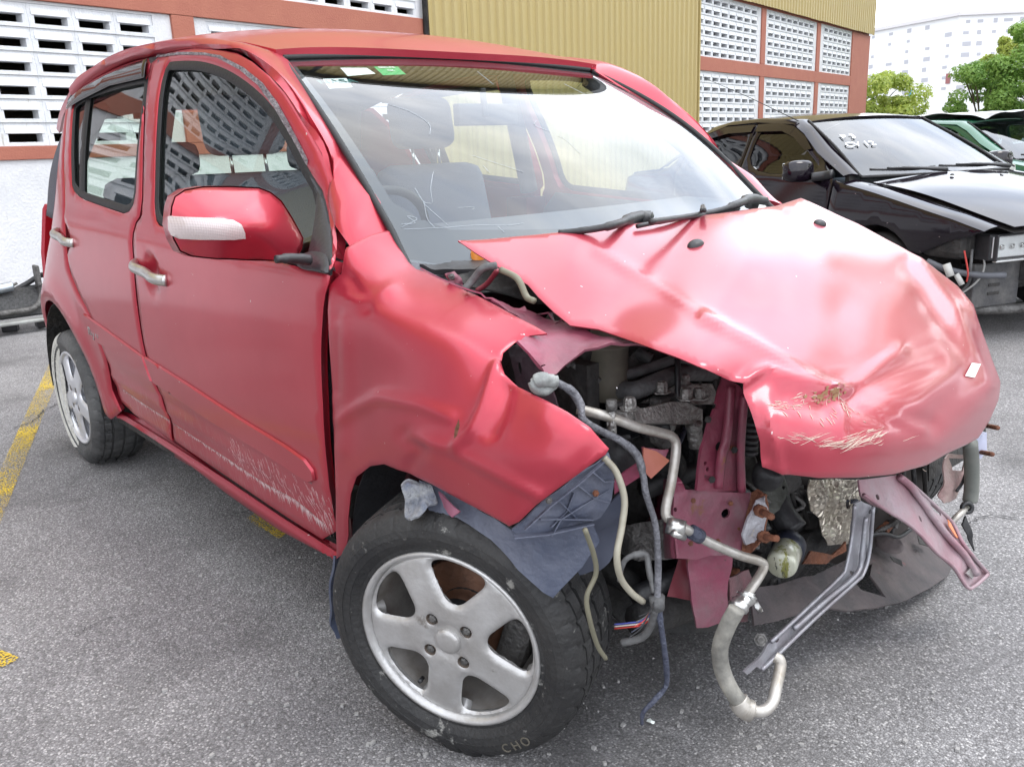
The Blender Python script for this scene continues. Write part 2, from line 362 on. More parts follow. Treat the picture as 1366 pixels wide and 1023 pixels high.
# ------------------------------------------------------------------ ground
def asphalt():
    m = bpy.data.materials.new('asphalt'); m.use_nodes = True; n = m.node_tree.nodes; l = m.node_tree.links; b = n['Principled BSDF']
    t = n.new('ShaderNodeTexCoord')
    def vor(s):
        a = n.new('ShaderNodeTexVoronoi'); a.inputs['Scale'].default_value = s; l.new(t.outputs['Object'], a.inputs['Vector']); return a
    def noi(s, d=4):
        a = n.new('ShaderNodeTexNoise'); a.inputs['Scale'].default_value = s; a.inputs['Detail'].default_value = d; a.inputs['Roughness'].default_value = .65; l.new(t.outputs['Object'], a.inputs['Vector']); return a
    v = vor(230); r = n.new('ShaderNodeValToRGB'); e = r.color_ramp.elements
    e[0].position = 0; e[0].color = (.165, .160, .158, 1); e[1].position = 1; e[1].color = (.56, .55, .54, 1)
    for p_, c_ in ((.35, .225), (.62, .275), (.84, .335)): q = e.new(p_); q.color = (c_, c_ * .985, c_ * .99, 1)
    sp = n.new('ShaderNodeSeparateXYZ'); l.new(v.outputs['Color'], sp.inputs[0]); l.new(sp.outputs[0], r.inputs[0])
    big = noi(1.1, 5); r2 = n.new('ShaderNodeValToRGB'); r2.color_ramp.elements[0].position = .3; r2.color_ramp.elements[1].position = .72
    r2.color_ramp.elements[0].color = (.66, .64, .65, 1); r2.color_ramp.elements[1].color = (1.15, 1.14, 1.14, 1); l.new(big.outputs[0], r2.inputs[0])
    x = n.new('ShaderNodeMix'); x.data_type = 'RGBA'; x.blend_type = 'MULTIPLY'; x.inputs[0].default_value = 1; l.new(r.outputs[0], x.inputs[6]); l.new(r2.outputs[0], x.inputs[7])
    # gaps between stones are dark bitumen
    d = n.new('ShaderNodeMapRange'); d.inputs[1].default_value = .0; d.inputs[2].default_value = .0045; d.inputs[3].default_value = 1; d.inputs[4].default_value = .38
    rr = n.new('ShaderNodeValToRGB'); rr.color_ramp.elements[0].position = .35; rr.color_ramp.elements[0].color = (1, 1, 1, 1); rr.color_ramp.elements[1].position = .85; rr.color_ramp.elements[1].color = (.55, .55, .55, 1)
    l.new(v.outputs['Distance'], rr.inputs[0])
    y = n.new('ShaderNodeMix'); y.data_type = 'RGBA'; y.blend_type = 'MULTIPLY'; y.inputs[0].default_value = .9; l.new(x.outputs[2], y.inputs[6]); l.new(rr.outputs[0], y.inputs[7])
    # oil stains
    st = noi(.9, 3); r5 = n.new('ShaderNodeValToRGB'); r5.color_ramp.elements[0].position = .52; r5.color_ramp.elements[1].position = .66; l.new(st.outputs[0], r5.inputs[0])
    z = n.new('ShaderNodeMix'); z.data_type = 'RGBA'; l.new(r5.outputs[0], z.inputs[0]); l.new(y.outputs[2], z.inputs[6]); z.inputs[7].default_value = (.05, .048, .048, 1)
    mm = n.new('ShaderNodeMath'); mm.operation = 'MULTIPLY'; mm.inputs[1].default_value = .62; l.new(r5.outputs[0], mm.inputs[0]); l.new(mm.outputs[0], z.inputs[0])
    l.new(z.outputs[2], b.inputs['Base Color']); b.inputs['Roughness'].default_value = .8
    n3 = noi(260, 3); ad = n.new('ShaderNodeMath'); ad.operation = 'SUBTRACT'; l.new(n3.outputs[0], ad.inputs[0]); l.new(v.outputs['Distance'], ad.inputs[1])
    u = n.new('ShaderNodeBump'); u.inputs['Strength'].default_value = .5; u.inputs['Distance'].default_value = .005; l.new(ad.outputs[0], u.inputs['Height']); l.new(u.outputs[0], b.inputs['Normal'])
    return m
asph = asphalt()
g = link('ground', mesh('ground', [(-1200, -1200, 0), (1200, -1200, 0), (1200, 1200, 0), (-1200, 1200, 0)], [(0, 1, 2, 3)]), asph); struct(g)
# worn yellow parking lines
def yellow():
    m = mat('worn_yellow_road_paint', (.62, .43, .035), .7, bump=.7, bs=150, bd=.006)
    n = m.node_tree.nodes; l = m.node_tree.links; b = n['Principled BSDF']; t = n.new('ShaderNodeTexCoord')
    a = n.new('ShaderNodeTexVoronoi'); a.inputs['Scale'].default_value = 165; l.new(t.outputs['Object'], a.inputs['Vector'])
    w = n.new('ShaderNodeTexNoise'); w.inputs['Scale'].default_value = 4; w.inputs['Detail'].default_value = 6; l.new(t.outputs['Object'], w.inputs['Vector'])
    s = n.new('ShaderNodeMath'); s.operation = 'MULTIPLY_ADD'; l.new(w.outputs[0], s.inputs[0]); s.inputs[1].default_value = 1.0; l.new(a.outputs['Distance'], s.inputs[2])
    r = n.new('ShaderNodeValToRGB'); r.color_ramp.elements[0].position = .86; r.color_ramp.elements[1].position = 1.0; l.new(s.outputs[0], r.inputs[0])
    tr = n.new('ShaderNodeBsdfTransparent'); x = n.new('ShaderNodeMixShader'); l.new(r.outputs[0], x.inputs[0])
    l.new(b.outputs[0], x.inputs[1]); l.new(tr.outputs[0], x.inputs[2]); l.new(x.outputs[0], n['Material Output'].inputs[0]); return m
yel = yellow()
def line(P): o = link('parking_line', mesh('parking_line', [(p[0], p[1], .004) for p in P], [tuple(range(len(P)))]), yel); struct(o)
a0, a1, b0, b1 = Vector((-4.420,-0.465,0.000)), Vector((-2.574,-1.090,0.000)), Vector((-4.150,-0.467,0.000)), Vector((-2.194,-1.135,0.000))
da = (a1 - a0).normalized()
line([a0 - da * 1.6, a0 + da * 4.5, b1 + da * 2.0, b1, b0, b0 - da * 1.5])
p0, p1, p2, p3 = Vector((-1.258,-1.457,0.000)), Vector((-1.006,-1.361,0.000)), Vector((-0.939,-1.509,0.000)), Vector((-0.991,-1.408,0.000))
line([p0, (-1.088,-1.388,0.000), p1, p3, p2])
line([(-1.397,-0.598,0.000), (-1.416,-0.549,0.000), (-1.224,-0.498,0.000), (-1.169,-0.599,0.000), (-1.351,-0.604,0.000)])
def crackline(P, w):
    Q = catmull(P, 10); random.seed(len(P)); v = []
    for i, q in enumerate(Q):
        t = (Q[min(i + 1, len(Q) - 1)] - Q[max(0, i - 1)]).normalized(); nn = Vector((-t.y, t.x, 0)); j = nn * random.uniform(-.008, .008); ww = w * random.uniform(.3, 1.2)
        v += [(q.x + j.x + nn.x * ww, q.y + j.y + nn.y * ww, .006), (q.x + j.x - nn.x * ww, q.y + j.y - nn.y * ww, .006)]
    o = link('asphalt_crack', mesh('asphalt_crack', v, [(2 * i, 2 * i + 1, 2 * i + 3, 2 * i + 2) for i in range(len(Q) - 1)]), mat('dark_crack_fill', (.05, .048, .05), .9)); struct(o)
crackline([(-3.164,-0.910,0.000), (-3.229,-0.817,0.000), (-3.385,-0.731,0.000), (-3.492,-0.618,0.000), (-3.541,-0.515,0.000)], .004)
crackline([(-1.023,-1.242,0.000), (-1.035,-1.194,0.000), (-1.040,-1.137,0.000), (-0.999,-1.074,0.000)], .0015)
crackline([(-1.464,-0.646,0.000), (-1.444,-0.576,0.000), (-1.461,-0.487,0.000)], .003)
crackline([(0.268,0.933,0.000), (0.294,1.033,0.000), (0.374,1.080,0.000)], .003)
# ------------------------------------------------------------------ factory building
WY = R(101.34); WT = Vector((math.cos(WY), math.sin(WY), 0)); WN = Vector((math.sin(WY), -math.cos(WY), 0)); W0 = Vector((-7.84, -.03, 0))
def wp(s, z, n=0): return W0 + WT * s + WN * n + Vector((0, 0, z))
WX = Matrix((WT, -WN, Vector((0, 0, 1)))).transposed().to_4x4(); WX.translation = W0   # local x along the wall, y into it, z up
def wbox(s0, s1, z0, z1, n0, n1): return box(((s0 + s1) / 2, -(n0 + n1) / 2, (z0 + z1) / 2), (abs(s1 - s0), abs(n1 - n0), abs(z1 - z0)))
brickred = mat('brick_red_painted_concrete', (.36, .13, .085), .8, var=.7, vs=3, vcol=(.31, .10, .07), spots=[(5, .68, (.44, .25, .2), (1, 1, .4))], bump=.3, bs=60)
whitewall = mat('white_washed_plaster', (.64, .64, .65), .85, var=.6, vs=2.5, vcol=(.50, .51, .53), spots=[(6, .67, (.50, .50, .50), (1, 1, .5)), (2.2, .63, (.47, .46, .44), (4, 4, .35))], bump=.35, bs=40)
whiteblock = mat('white_painted_block', (.66, .67, .68), .8, var=.6, vs=6, vcol=(.48, .50, .54), spots=[(18, .66, (.38, .36, .33), (1, 1, .5)), (2.6, .62, (.50, .49, .46), (3, 3, .5))], bump=.35, bs=60)
corr = mat('yellow_corrugated_steel', (.40, .31, .125), .5, .1, var=.6, vs=2, vcol=(.39, .31, .14), spots=[(7, .69, (.30, .20, .08), (3, 3, .4)), (1.7, .70, (.55, .52, .42), (2, 2, .3))], bump=.1, bs=30)
inwall = mat('brown_interior_wall', (.20, .16, .12), .9)
fac = thing('factory_building', 'long factory with brick red frame, white vent block panels and yellow corrugated cladding', 'building', tuple(wp(2, 0)), WY)
add('base_wall', wbox(-30, 26.35, 0, 1.23, -.25, 0), whitewall, fac, False, WX)
add('lower_beam', wbox(-30, 26.35, 1.23, 1.35, -.25, .025), brickred, fac, False, WX, bev=.006)
add('middle_beam', wbox(-30, 26.35, 2.62, 2.90, -.25, .03), brickred, fac, False, WX, bev=.006)
add('upper_beam', wbox(-30, 26.35, 4.15, 4.36, -.25, .02), brickred, fac, False, WX, bev=.006)
cols = [2.25 + 3.9 * k for k in range(-8, 6)]
for s in cols:
    for z0, z1 in ((1.352, 2.618), (2.902, 4.148)):
        add('column', wbox(s - .13, s + .13, z0, z1, -.25, .028), brickred, fac, False, WX, bev=.006)
add('end_pilaster', wbox(24.7, 26.45, .002, 4.148, -.3, .034), brickred, fac, False, WX, bev=.01)
add('upper_wall', wbox(-30, 26.35, 4.362, 10, -.25, -.02), whitewall, fac, False, WX)
add('floor_slab', wbox(-30, 26.35, 0, .03, -14, -.26), inwall, fac, False, WX)
add('back_wall', wbox(-30, 26.35, .03, 10.9, -14.2, -14), inwall, fac, False, WX)
add('roof_slab', wbox(-30.3, 26.6, 10, 10.2, -14.4, .4), grime, fac, False, WX)
add('end_wall', wbox(26.36, 26.6, 0, 10, -14.2, -.25), whitewall, fac, False, WX)
add('end_wall', wbox(-30.3, -30.02, 0, 10, -14.2, 0), whitewall, fac, False, WX)
# vent blocks: hollow block with a sloping hood above a slot
CW, RH = .41, .207
def ventblock():
    p = [wbox(0, CW - .002, 0, .034, -.12, .0), wbox(0, CW - .002, .112, RH - .002, -.12, -.012), wbox(0, .052, .034, .112, -.12, -.001), wbox(CW - .054, CW - .002, .034, .112, -.12, -.001)]
    h = [(.03, -.014, .108), (CW - .032, -.014, .108), (CW - .032, .006, .112), (.03, .006, .112), (.03, -.014, .195), (CW - .032, -.014, .195)]
    hood = ([(a, -b, c) for a, b, c in h], [(0, 1, 2, 3), (3, 2, 5, 4), (0, 3, 4), (1, 5, 2), (0, 4, 5, 1)])
    return join(*p, hood)
vb = ventblock(); vbme = mesh('vent_block', *vb); vbme.materials.append(whiteblock)
stuffV = []; nvis = 0
for s in cols:
    for zi, (z0, z1) in enumerate(((1.352, 2.618), (2.902, 4.148))):
        L_, R_ = s + .13, s + 3.77
        if s > 21: R_ = 24.7
        if 5.8 < s < 13: continue
        ncol = int((R_ - L_ - .22) / CW); x0 = R_ - (.20 if s < 21 else .06) - ncol * CW
        add('panel_surround', join(wbox(L_, x0, z0, z1, -.12, -.004), wbox(x0 + ncol * CW, R_, z0, z1, -.12, -.004), wbox(x0, x0 + ncol * CW, z0 + 6 * RH, z1, -.12, -.004)), whitewall, fac, False, WX)
        near = (zi == 0 and -3 < s < 3) or (zi == 1 and -1 < s < 3) or (13 < s < 21)
        for i in range(ncol):
            for j in range(6):
                X = WX @ Matrix.Translation((x0 + i * CW, 0, z0 + j * RH))
                if near and nvis < 298 and not (s < -1 and i < 2) and not (13 < s < 14.5 and i < 1):
                    o = bpy.data.objects.new('vent_block', vbme); C.objects.link(o); o.parent = fac
                    o.matrix_parent_inverse = WM(fac).inverted(); o.matrix_basis = X; nvis += 1
                else: stuffV.append(([X @ Vector(q) for q in vb[0]], vb[1]))
add('vent_blocks', join(*stuffV), whiteblock, fac, False, kind='stuff')
# corrugated cladding sheets
def sheet(s0, s1, z0, z1, n0, pitch=.2):
    prof = []; s = s0
    while s < s1 - 1e-6:
        for ds, h in ((0, 0), (.075, 0), (.1, .032), (.16, .032), (.185, 0)): prof.append((s + ds * pitch / .2, h))
        s += pitch
    prof.append((s1, 0)); prof = [q for q in prof if q[0] <= s1 + 1e-6]
    v = [(a, -(n0 + h), z) for z in (z0, z1) for a, h in prof]; k = len(prof)
    return v, [(i, i + 1, k + i + 1, k + i) for i in range(k - 1)]
def clad(s0, s1, z0, z1, n0):
    s = s0; i = 0
    while s < s1 - .01:
        e = min(s + .8, s1)
        o = add('corrugated_sheet', sheet(s, e + (.03 if e < s1 else 0), z0 + random.uniform(-.006, .006), z1, n0 + (i % 2) * .006), corr, fac, False, WX); o.modifiers.new('s', 'SOLIDIFY').thickness = .003
        s += .8; i += 1
clad(6.0, 14.22, .05, 10, .06)
clad(14.4, 26.5, 4.17, 10, .10)
for s in np.arange(-30, 5.9, 4.0): add('corrugated_sheet', sheet(s, min(s + 4.0, 5.95), 4.38, 10, .03), corr, fac, False, WX, solid=(.003, -1))
add('side_wall', wbox(6.0, 14.22, .002, 10, -.1, .05), inwall, fac, False, WX)
add('soffit', wbox(14.3, 26.5, 4.365, 4.40, -.02, .10), grime, fac, False, WX)
add('downpipe', tube([WX @ Vector(wp_) for wp_ in [(5.93, -.06, 0.03), (5.93, -.06, 10.9)]], .035, 10, smooth=False), dark, fac)
add('corner_trim', wbox(14.222, 14.27, .05, 10, -.02, .11), corr, fac, False, WX)
#@@MORE@@
# ------------------------------------------------------------------ red hatchback
car = thing('hatchback_car', 'crashed red hatchback with crumpled hood and its whole front end torn away', 'car', (-1.2, 0, 0))
ZS=[0, 0.18, 0.25, 0.45, 0.6, 0.8, 0.93, 1.0, 1.2, 1.4, 1.46, 1.6];YS=[0.76, 0.785, 0.797, 0.815, 0.833, 0.833, 0.815, 0.8, 0.752, 0.685, 0.65, 0.5]
def hermv(xs, ys, x):
    xs = np.array(xs, float); ys = np.array(ys, float); x = np.clip(x, xs[0], xs[-1]); i = np.clip(np.searchsorted(xs, x, side='right') - 1, 0, len(xs) - 2)
    m = np.empty(len(xs)); m[0] = (ys[1] - ys[0]) / (xs[1] - xs[0]); m[-1] = (ys[-1] - ys[-2]) / (xs[-1] - xs[-2]); m[1:-1] = (ys[2:] - ys[:-2]) / (xs[2:] - xs[:-2])
    h = xs[i + 1] - xs[i]; t = (x - xs[i]) / h
    return (2 * t ** 3 - 3 * t * t + 1) * ys[i] + (t ** 3 - 2 * t * t + t) * h * m[i] + (-2 * t ** 3 + 3 * t * t) * ys[i + 1] + (t ** 3 - t * t) * h * m[i + 1]
def bodyside(sgn=-1, off=0):
    def f(P):
        x, z = P[:, 0], P[:, 1]; y = hermv(ZS, YS, z); x0 = hermv([0, .6, .95, 1.6], [-2.45, -2.4, -2.15, -2.15], z)
        y = y - np.where(x < x0, .4 * (x0 - x) ** 2, 0)
        y = y - .13 * np.clip(x + 1.3, 0, 9) ** 2 * np.clip((z - .93) / .14, 0, 1)
        # flare round the rear wheel arch
        d = np.hypot(x + 2.40, (z - .30) * 1.0); y = y + .016 * np.exp(-((d - .39) / .06) ** 2) * (z > .2) * (x < -1.8)
        return np.stack([x, sgn * (y + off), z], 1)
    return f
red_sill = paint('dark_red_sill', (.30, .014, .032), coat=.3)  # darker red than the doors, without their dirt streaks
rs = bodyside(-1); ls = bodyside(1)
XZ = lambda L: [(q[0], q[2]) for q in L]
FAR = lambda s: (0, s * 30, 1)
# shared side outlines in (x, z)
front_door = XZ([(-1.489,-0.660,1.448),(-1.234,-0.663,1.443),(-1.033,-0.668,1.418),(-0.893,-0.668,1.390),(-0.716,-0.674,1.309),(-0.598,-0.682,1.220),(-0.509,-0.688,1.133),(-0.457,-0.718,1.040),(-0.328,-0.784,0.959),(-0.295,-0.816,0.924),(-0.323,-0.825,0.872),(-0.336,-0.832,0.811),(-0.346,-0.835,0.752),(-0.361,-0.834,0.618),(-0.399,-0.817,0.470),(-0.449,-0.800,0.279),(-0.711,-0.800,0.282),(-1.002,-0.802,0.296),(-1.390,-0.803,0.312),(-1.412,-0.804,0.326),(-1.386,-0.809,0.388),(-1.402,-0.824,0.516),(-1.420,-0.833,0.593),(-1.414,-0.834,0.770),(-1.417,-0.823,0.882),(-1.422,-0.805,0.977),(-1.374,-0.798,1.009),(-1.404,-0.759,1.173),(-1.479,-0.696,1.370)])
front_win = XZ([(-1.394,-0.677,1.420),(-1.255,-0.680,1.412),(-1.103,-0.682,1.396),(-0.946,-0.684,1.360),(-0.804,-0.687,1.305),(-0.706,-0.691,1.249),(-0.635,-0.697,1.191),(-0.602,-0.700,1.156),(-0.524,-0.703,1.081),(-0.442,-0.733,1.021),(-0.345,-0.785,0.959),(-0.300,-0.815,0.930),(-0.417,-0.816,0.925),(-0.809,-0.807,0.950),(-1.160,-0.805,0.974),(-1.290,-0.803,0.985),(-1.310,-0.768,1.141)])
rear_door = XZ([(-1.503,-0.662,1.445),(-1.498,-0.696,1.372),(-1.422,-0.759,1.174),(-1.392,-0.798,1.009),(-1.441,-0.806,0.976),(-1.437,-0.823,0.880),(-1.434,-0.834,0.768),(-1.441,-0.832,0.590),(-1.424,-0.823,0.512),(-1.408,-0.809,0.384),(-1.441,-0.804,0.319),(-1.437,-0.802,0.305),(-1.871,-0.805,0.333),(-1.905,-0.810,0.395),(-1.861,-0.828,0.551),(-1.934,-0.835,0.664),(-2.021,-0.836,0.723),(-2.095,-0.833,0.794),(-2.137,-0.816,0.926),(-2.165,-0.789,1.047),(-2.222,-0.763,1.143),(-2.262,-0.732,1.244),(-2.334,-0.689,1.348),(-2.250,-0.684,1.389),(-2.126,-0.677,1.419),(-1.894,-0.662,1.445),(-1.682,-0.655,1.455)])
rear_win = XZ([(-1.485,-0.686,1.398),(-1.561,-0.686,1.398),(-1.739,-0.685,1.400),(-1.962,-0.687,1.395),(-2.105,-0.691,1.386),(-2.236,-0.694,1.365),(-2.184,-0.732,1.261),(-2.128,-0.768,1.140),(-2.091,-0.789,1.050),(-1.714,-0.796,1.018),(-1.440,-0.801,0.997),(-1.458,-0.756,1.185)])
def rounded(P, n=2): return [(q.x, q.y) for q in chaikin([(a, b, 0) for a, b in P], n)]
fd = rounded(front_door, 1); fw = rounded(front_win, 2); rd = rounded(rear_door, 1); rw = rounded(rear_win, 2)
def doordisp(P):
    # body line under the windows, lower recess
    x, z = P[:, 0], P[:, 1]
    d = -.006 * np.exp(-((z - .405 + .05 * (x + .45)) / .03) ** 2) + .006 * np.exp(-((z - .90 - .02 * (-x)) / .05) ** 2)
    d = d - .012 * (1 / (1 + np.exp((z - .375 + .04 * (x + .45)) / .005)))
    return d
def cup(cx, cz, w=.05, h=.055):
    return lambda P: -.022 * np.clip(1 - ((P[:, 0] - cx) / w) ** 2 - ((P[:, 1] - cz) / h) ** 2, 0, 1) ** .6
hR = (-1.282,-0.828,0.851); hB = (-2.127,-0.819,0.906)
for side, surf in ((-1, rs), (1, ls)):
    f = FAR(side)
    cd = cup(hR[0], hR[2]); cb = cup(hB[0], hB[2])
    door = panel('front_door', fd, surf, red, car, .022, .028, [fw], disp=lambda P: doordisp(P) + cd(P), flip=f, label='front door with scuffed lower edge' if side < 0 else None)
    rdo = panel('rear_door', rd, surf, red, car, .022, .028, [rw], disp=lambda P: doordisp(P) + cb(P), flip=f)
    # window seals and glass
    def shrink(P, k):
        B = [Vector((a, b)) for a, b in P]; o = []; area = sum(B[i - 1].x * B[i].y - B[i].x * B[i - 1].y for i in range(len(B)))
        for i in range(len(B)):
            t = (B[(i + 1) % len(B)] - B[i - 1]).normalized(); nn = Vector((-t.y, t.x)) * (1 if area > 0 else -1); q = B[i] + nn * k; o.append((q.x, q.y))
        return o
    for par, win, nm in ((door, fw, 'window_seal'), (rdo, rw, 'window_seal')):
        inner = shrink(win, .024); sf = bodyside(side, -.004)
        panel(nm, shrink(win, -.001), sf, rubber, par, .02, .02, [inner], lip=.003, ring=.003, flip=f)
        panel('window', shrink(win, .020), bodyside(side, -.014), winglass, par, .028, .003, lip=0, ring=None, flip=f)
    # sail panel behind the mirror, quarter divider
    sail = XZ([(-0.604,-0.701,1.156),(-0.524,-0.704,1.078),(-0.442,-0.733,1.021),(-0.345,-0.785,0.959),(-0.304,-0.812,0.933),(-0.414,-0.815,0.928)])
    panel('mirror_sail', sail, bodyside(side, -.001), black, door, .03, .012, flip=f)
    div = XZ([(-2.097,-0.690,1.388),(-2.050,-0.688,1.392),(-1.966,-0.791,1.040),(-2.018,-0.790,1.044)])
    panel('window_divider', div, bodyside(side, -.005), rubber, rdo, .04, .014, flip=f)
    # belt moulding strips and lower side moulding
    mo = XZ([(-1.427,-0.833,0.592),(-1.102,-0.830,0.563),(-0.802,-0.826,0.531),(-0.569,-0.823,0.513),(-0.479,-0.821,0.500),(-0.451,-0.819,0.480),(-0.452,-0.815,0.454),(-0.481,-0.814,0.440),(-0.540,-0.814,0.443),(-0.701,-0.816,0.456),(-0.991,-0.817,0.471),(-1.406,-0.823,0.510)])
    panel('side_moulding', mo, bodyside(side, .007), red, door, .02, .014, lip=.006, ring=.004, flip=f)
    mo = XZ([(-1.989,-0.835,0.658),(-1.783,-0.834,0.634),(-1.441,-0.832,0.590),(-1.424,-0.823,0.512),(-1.628,-0.827,0.541),(-1.902,-0.831,0.569)])
    panel('side_moulding', mo, bodyside(side, .007), red, rdo, .02, .014, lip=.006, ring=.004, flip=f)
    # rain visor above the rear window
    rv = XZ([(-1.510,-0.664,1.442),(-1.670,-0.665,1.440),(-1.878,-0.672,1.430),(-2.113,-0.683,1.406),(-2.264,-0.687,1.377),(-2.271,-0.699,1.344),(-2.088,-0.698,1.365),(-1.803,-0.689,1.389),(-1.560,-0.690,1.387),(-1.484,-0.690,1.387)])
    panel('rain_visor', rv, bodyside(side, .014), mat('glossy_smoked_visor', (.014, .010, .010), .08, 0, 0, .03), rdo, .02, .003, flip=f)
    # handles
    for par, h, dx in ((door, hR, .125), (rdo, hB, .105)):
        yy = -float(rs(np.array([[h[0], h[2]]]))[0][1]); q = Vector((h[0], side * (yy + .018), h[2] + .003))
        hb = tube([q + Vector((-dx, -side * .02, .012)), q + Vector((-dx * .6, side * .004, .008)), q, q + Vector((dx * .6, side * .004, -.008)), q + Vector((dx * .95, -side * .016, -.012))], .0125, 12)
        hb = ([Vector((v.x, v.y, (v.z - q.z) * 1.25 + q.z)) for v in hb[0]], hb[1])
        add('door_handle', hb, dull_chrome, par)
        add('handle_base', lathe([(.0, .003), (.017, .003), (.019, 0), (.019, -.006)], 20, frame(q + Vector((-dx * .93, -side * .010, .006)), (0, side, 0))), red, par)
# grey torn adhesive left along the front door frame
tape = [(-1.456,-0.667,1.439),(-1.267,-0.673,1.427),(-1.101,-0.676,1.409),(-1.020,-0.677,1.395),(-0.892,-0.680,1.355),(-0.794,-0.684,1.311),(-0.714,-0.690,1.258),(-0.653,-0.695,1.208),(-0.603,-0.699,1.164),(-0.578,-0.701,1.138),(-0.566,-0.701,1.127)]
tape2 = [(-0.565,-0.698,1.138),(-0.594,-0.696,1.169),(-0.648,-0.691,1.220),(-0.706,-0.685,1.269),(-0.780,-0.680,1.317),(-0.876,-0.677,1.359),(-1.006,-0.674,1.399),(-1.106,-0.673,1.416),(-1.276,-0.669,1.435),(-1.460,-0.662,1.445)]
panel('adhesive_residue', XZ(tape + tape2), bodyside(-1, .002), mat('torn_grey_adhesive', (.34, .31, .32), .8, var=1, vs=50, vcol=(.12, .08, .09), bump=1, bs=150), car, .012, .002, lip=.0, ring=None, flip=FAR(-1), disp=lambda P: np.array([.0025 * noise.noise(Vector((a * 60, b * 60, 0))) for a, b in P]))
# badge on the rear door
bp_ = (-1.913,-0.833,0.607); bn = Vector((0, -1, 0))
textmesh('model_badge', 'myvi', .06, frame((bp_[0], bp_[1] - .005, bp_[2]), bn), chrome, car, .002, .0007)
# quarter panels, rear bumper corners, tail lamps
arc = lambda cx, cz, r, a0, a1, n=16: [(cx + r * math.cos(R(a0 + (a1 - a0) * i / n)), cz + r * math.sin(R(a0 + (a1 - a0) * i / n))) for i in range(n + 1)]
qp = [(-2.86, .30), (-2.78, .34)] + arc(-2.395, .315, .345, 172, -4, 22) + [(-1.99, .268)] + XZ([(-1.881,-0.804,0.320),(-1.924,-0.810,0.391),(-1.880,-0.828,0.548),(-1.952,-0.835,0.662),(-2.040,-0.836,0.721),(-2.114,-0.833,0.793),(-2.156,-0.816,0.925),(-2.187,-0.788,1.047),(-2.251,-0.761,1.144),(-2.300,-0.727,1.245),(-2.411,-0.671,1.358)]) + [(-2.62, 1.385), (-2.80, 1.25), (-2.93, 1.0), (-2.98, .8), (-2.99, .6), (-2.95, .4)]
for side, surf in ((-1, rs), (1, ls)):
    panel('quarter_panel', qp, surf, red, car, .03, .02, flip=FAR(side), lip=.006, ring=.008)
    tl = [(-2.84, .93), (-2.93, .92), (-2.985, .85), (-2.97, .78), (-2.90, .76), (-2.84, .82)]
    panel('tail_light', tl, bodyside(side, .010), mat('red_tail_lens', (.45, .01, .015), .1, 0, 1), car, .03, .02, flip=FAR(side))
    # sills
    sill = XZ([(-1.978,-0.802,0.299),(-1.445,-0.801,0.293),(-1.009,-0.800,0.283),(-0.715,-0.799,0.272),(-0.446,-0.799,0.268),(-0.440,-0.797,0.247),(-0.736,-0.794,0.228),(-1.033,-0.796,0.239),(-1.387,-0.799,0.267),(-1.743,-0.800,0.278),(-1.948,-0.800,0.274)])
    panel('sill', sill, bodyside(side, -.004), red_sill, car, .02, .03, flip=FAR(side), lip=.012, ring=.01, label='dark red sill' if side < 0 else None)
    # B and door-jamb closers
    yi = side * .70
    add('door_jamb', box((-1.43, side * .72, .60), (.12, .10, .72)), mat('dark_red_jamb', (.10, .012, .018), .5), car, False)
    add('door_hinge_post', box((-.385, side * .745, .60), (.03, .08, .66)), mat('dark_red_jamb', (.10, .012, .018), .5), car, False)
    add('door_hinge', box((-.362, side * .78, .76), (.03, .03, .07)), dark, car, False, bev=.005)
    add('door_hinge', box((-.362, side * .78, .42), (.03, .03, .07)), dark, car, False, bev=.005)
# tailgate, rear roof spoiler, rear bumper
def loft(rows): 
    n = len(rows[0]); v = [p for r_ in rows for p in r_]; f = [(i * n + j, i * n + j + 1, (i + 1) * n + j + 1, (i + 1) * n + j) for i in range(len(rows) - 1) for j in range(n - 1)]; return v, f
rows = []
for z, xb, w in ((.30, -3.02, .72), (.45, -3.07, .74), (.62, -3.05, .75), (.64, -3.00, .745), (.80, -3.01, .73), (.98, -2.99, .70), (1.0, -2.98, .69)):
    rows.append([Vector((xb + .10 * abs(t) ** 4, w * t, z)) for t in np.linspace(-1, 1, 21)])
add('tailgate', loft(rows), red, car, solid=(.02, 1))
rows = [[Vector((xb + .10 * abs(t) ** 4, w * t, z)) for t in np.linspace(-1, 1, 21)] for z, xb, w in ((1.0, -2.975, .66), (1.15, -2.92, .62), (1.36, -2.80, .57))]
add('rear_window', loft(rows), winglass, car)
# roof
def roof_z(x, t):
    zc = hermv([-2.9, -2.6, -2.2, -1.7, -1.3, -1.1, -.95], [1.37, 1.455, 1.515, 1.54, 1.505, 1.463, 1.408], x)
    ze = hermv([-2.9, -2.6, -2.34, -2.2, -1.91, -1.67, -1.44, -1.24, -1.05, -.9], [1.28, 1.35, 1.408, 1.433, 1.458, 1.464, 1.457, 1.446, 1.420, 1.385], x)
    return zc + (ze - zc) * abs(t) ** 2.4
def roof_w(x): return hermv([-2.9, -2.6, -2.2, -1.4, -.9], [.585, .63, .655, .662, .575], x)
hx = lambda t: -.95 + .047 * t * t
rows = []
for i in range(36):
    s = i / 35; row = []
    for t in np.linspace(-1, 1, 41):
        x = hx(t) + (-2.88 - hx(t)) * s; row.append(Vector((x, float(roof_w(x)) * t, float(roof_z(x, t)))))
    rows.append(row)
add('roof', loft(rows), red, car, solid=(.02, 1))
add('headlining', loft([[p - Vector((0, 0, .035)) for p in r_] for r_ in rows[::3]]), interior, car)
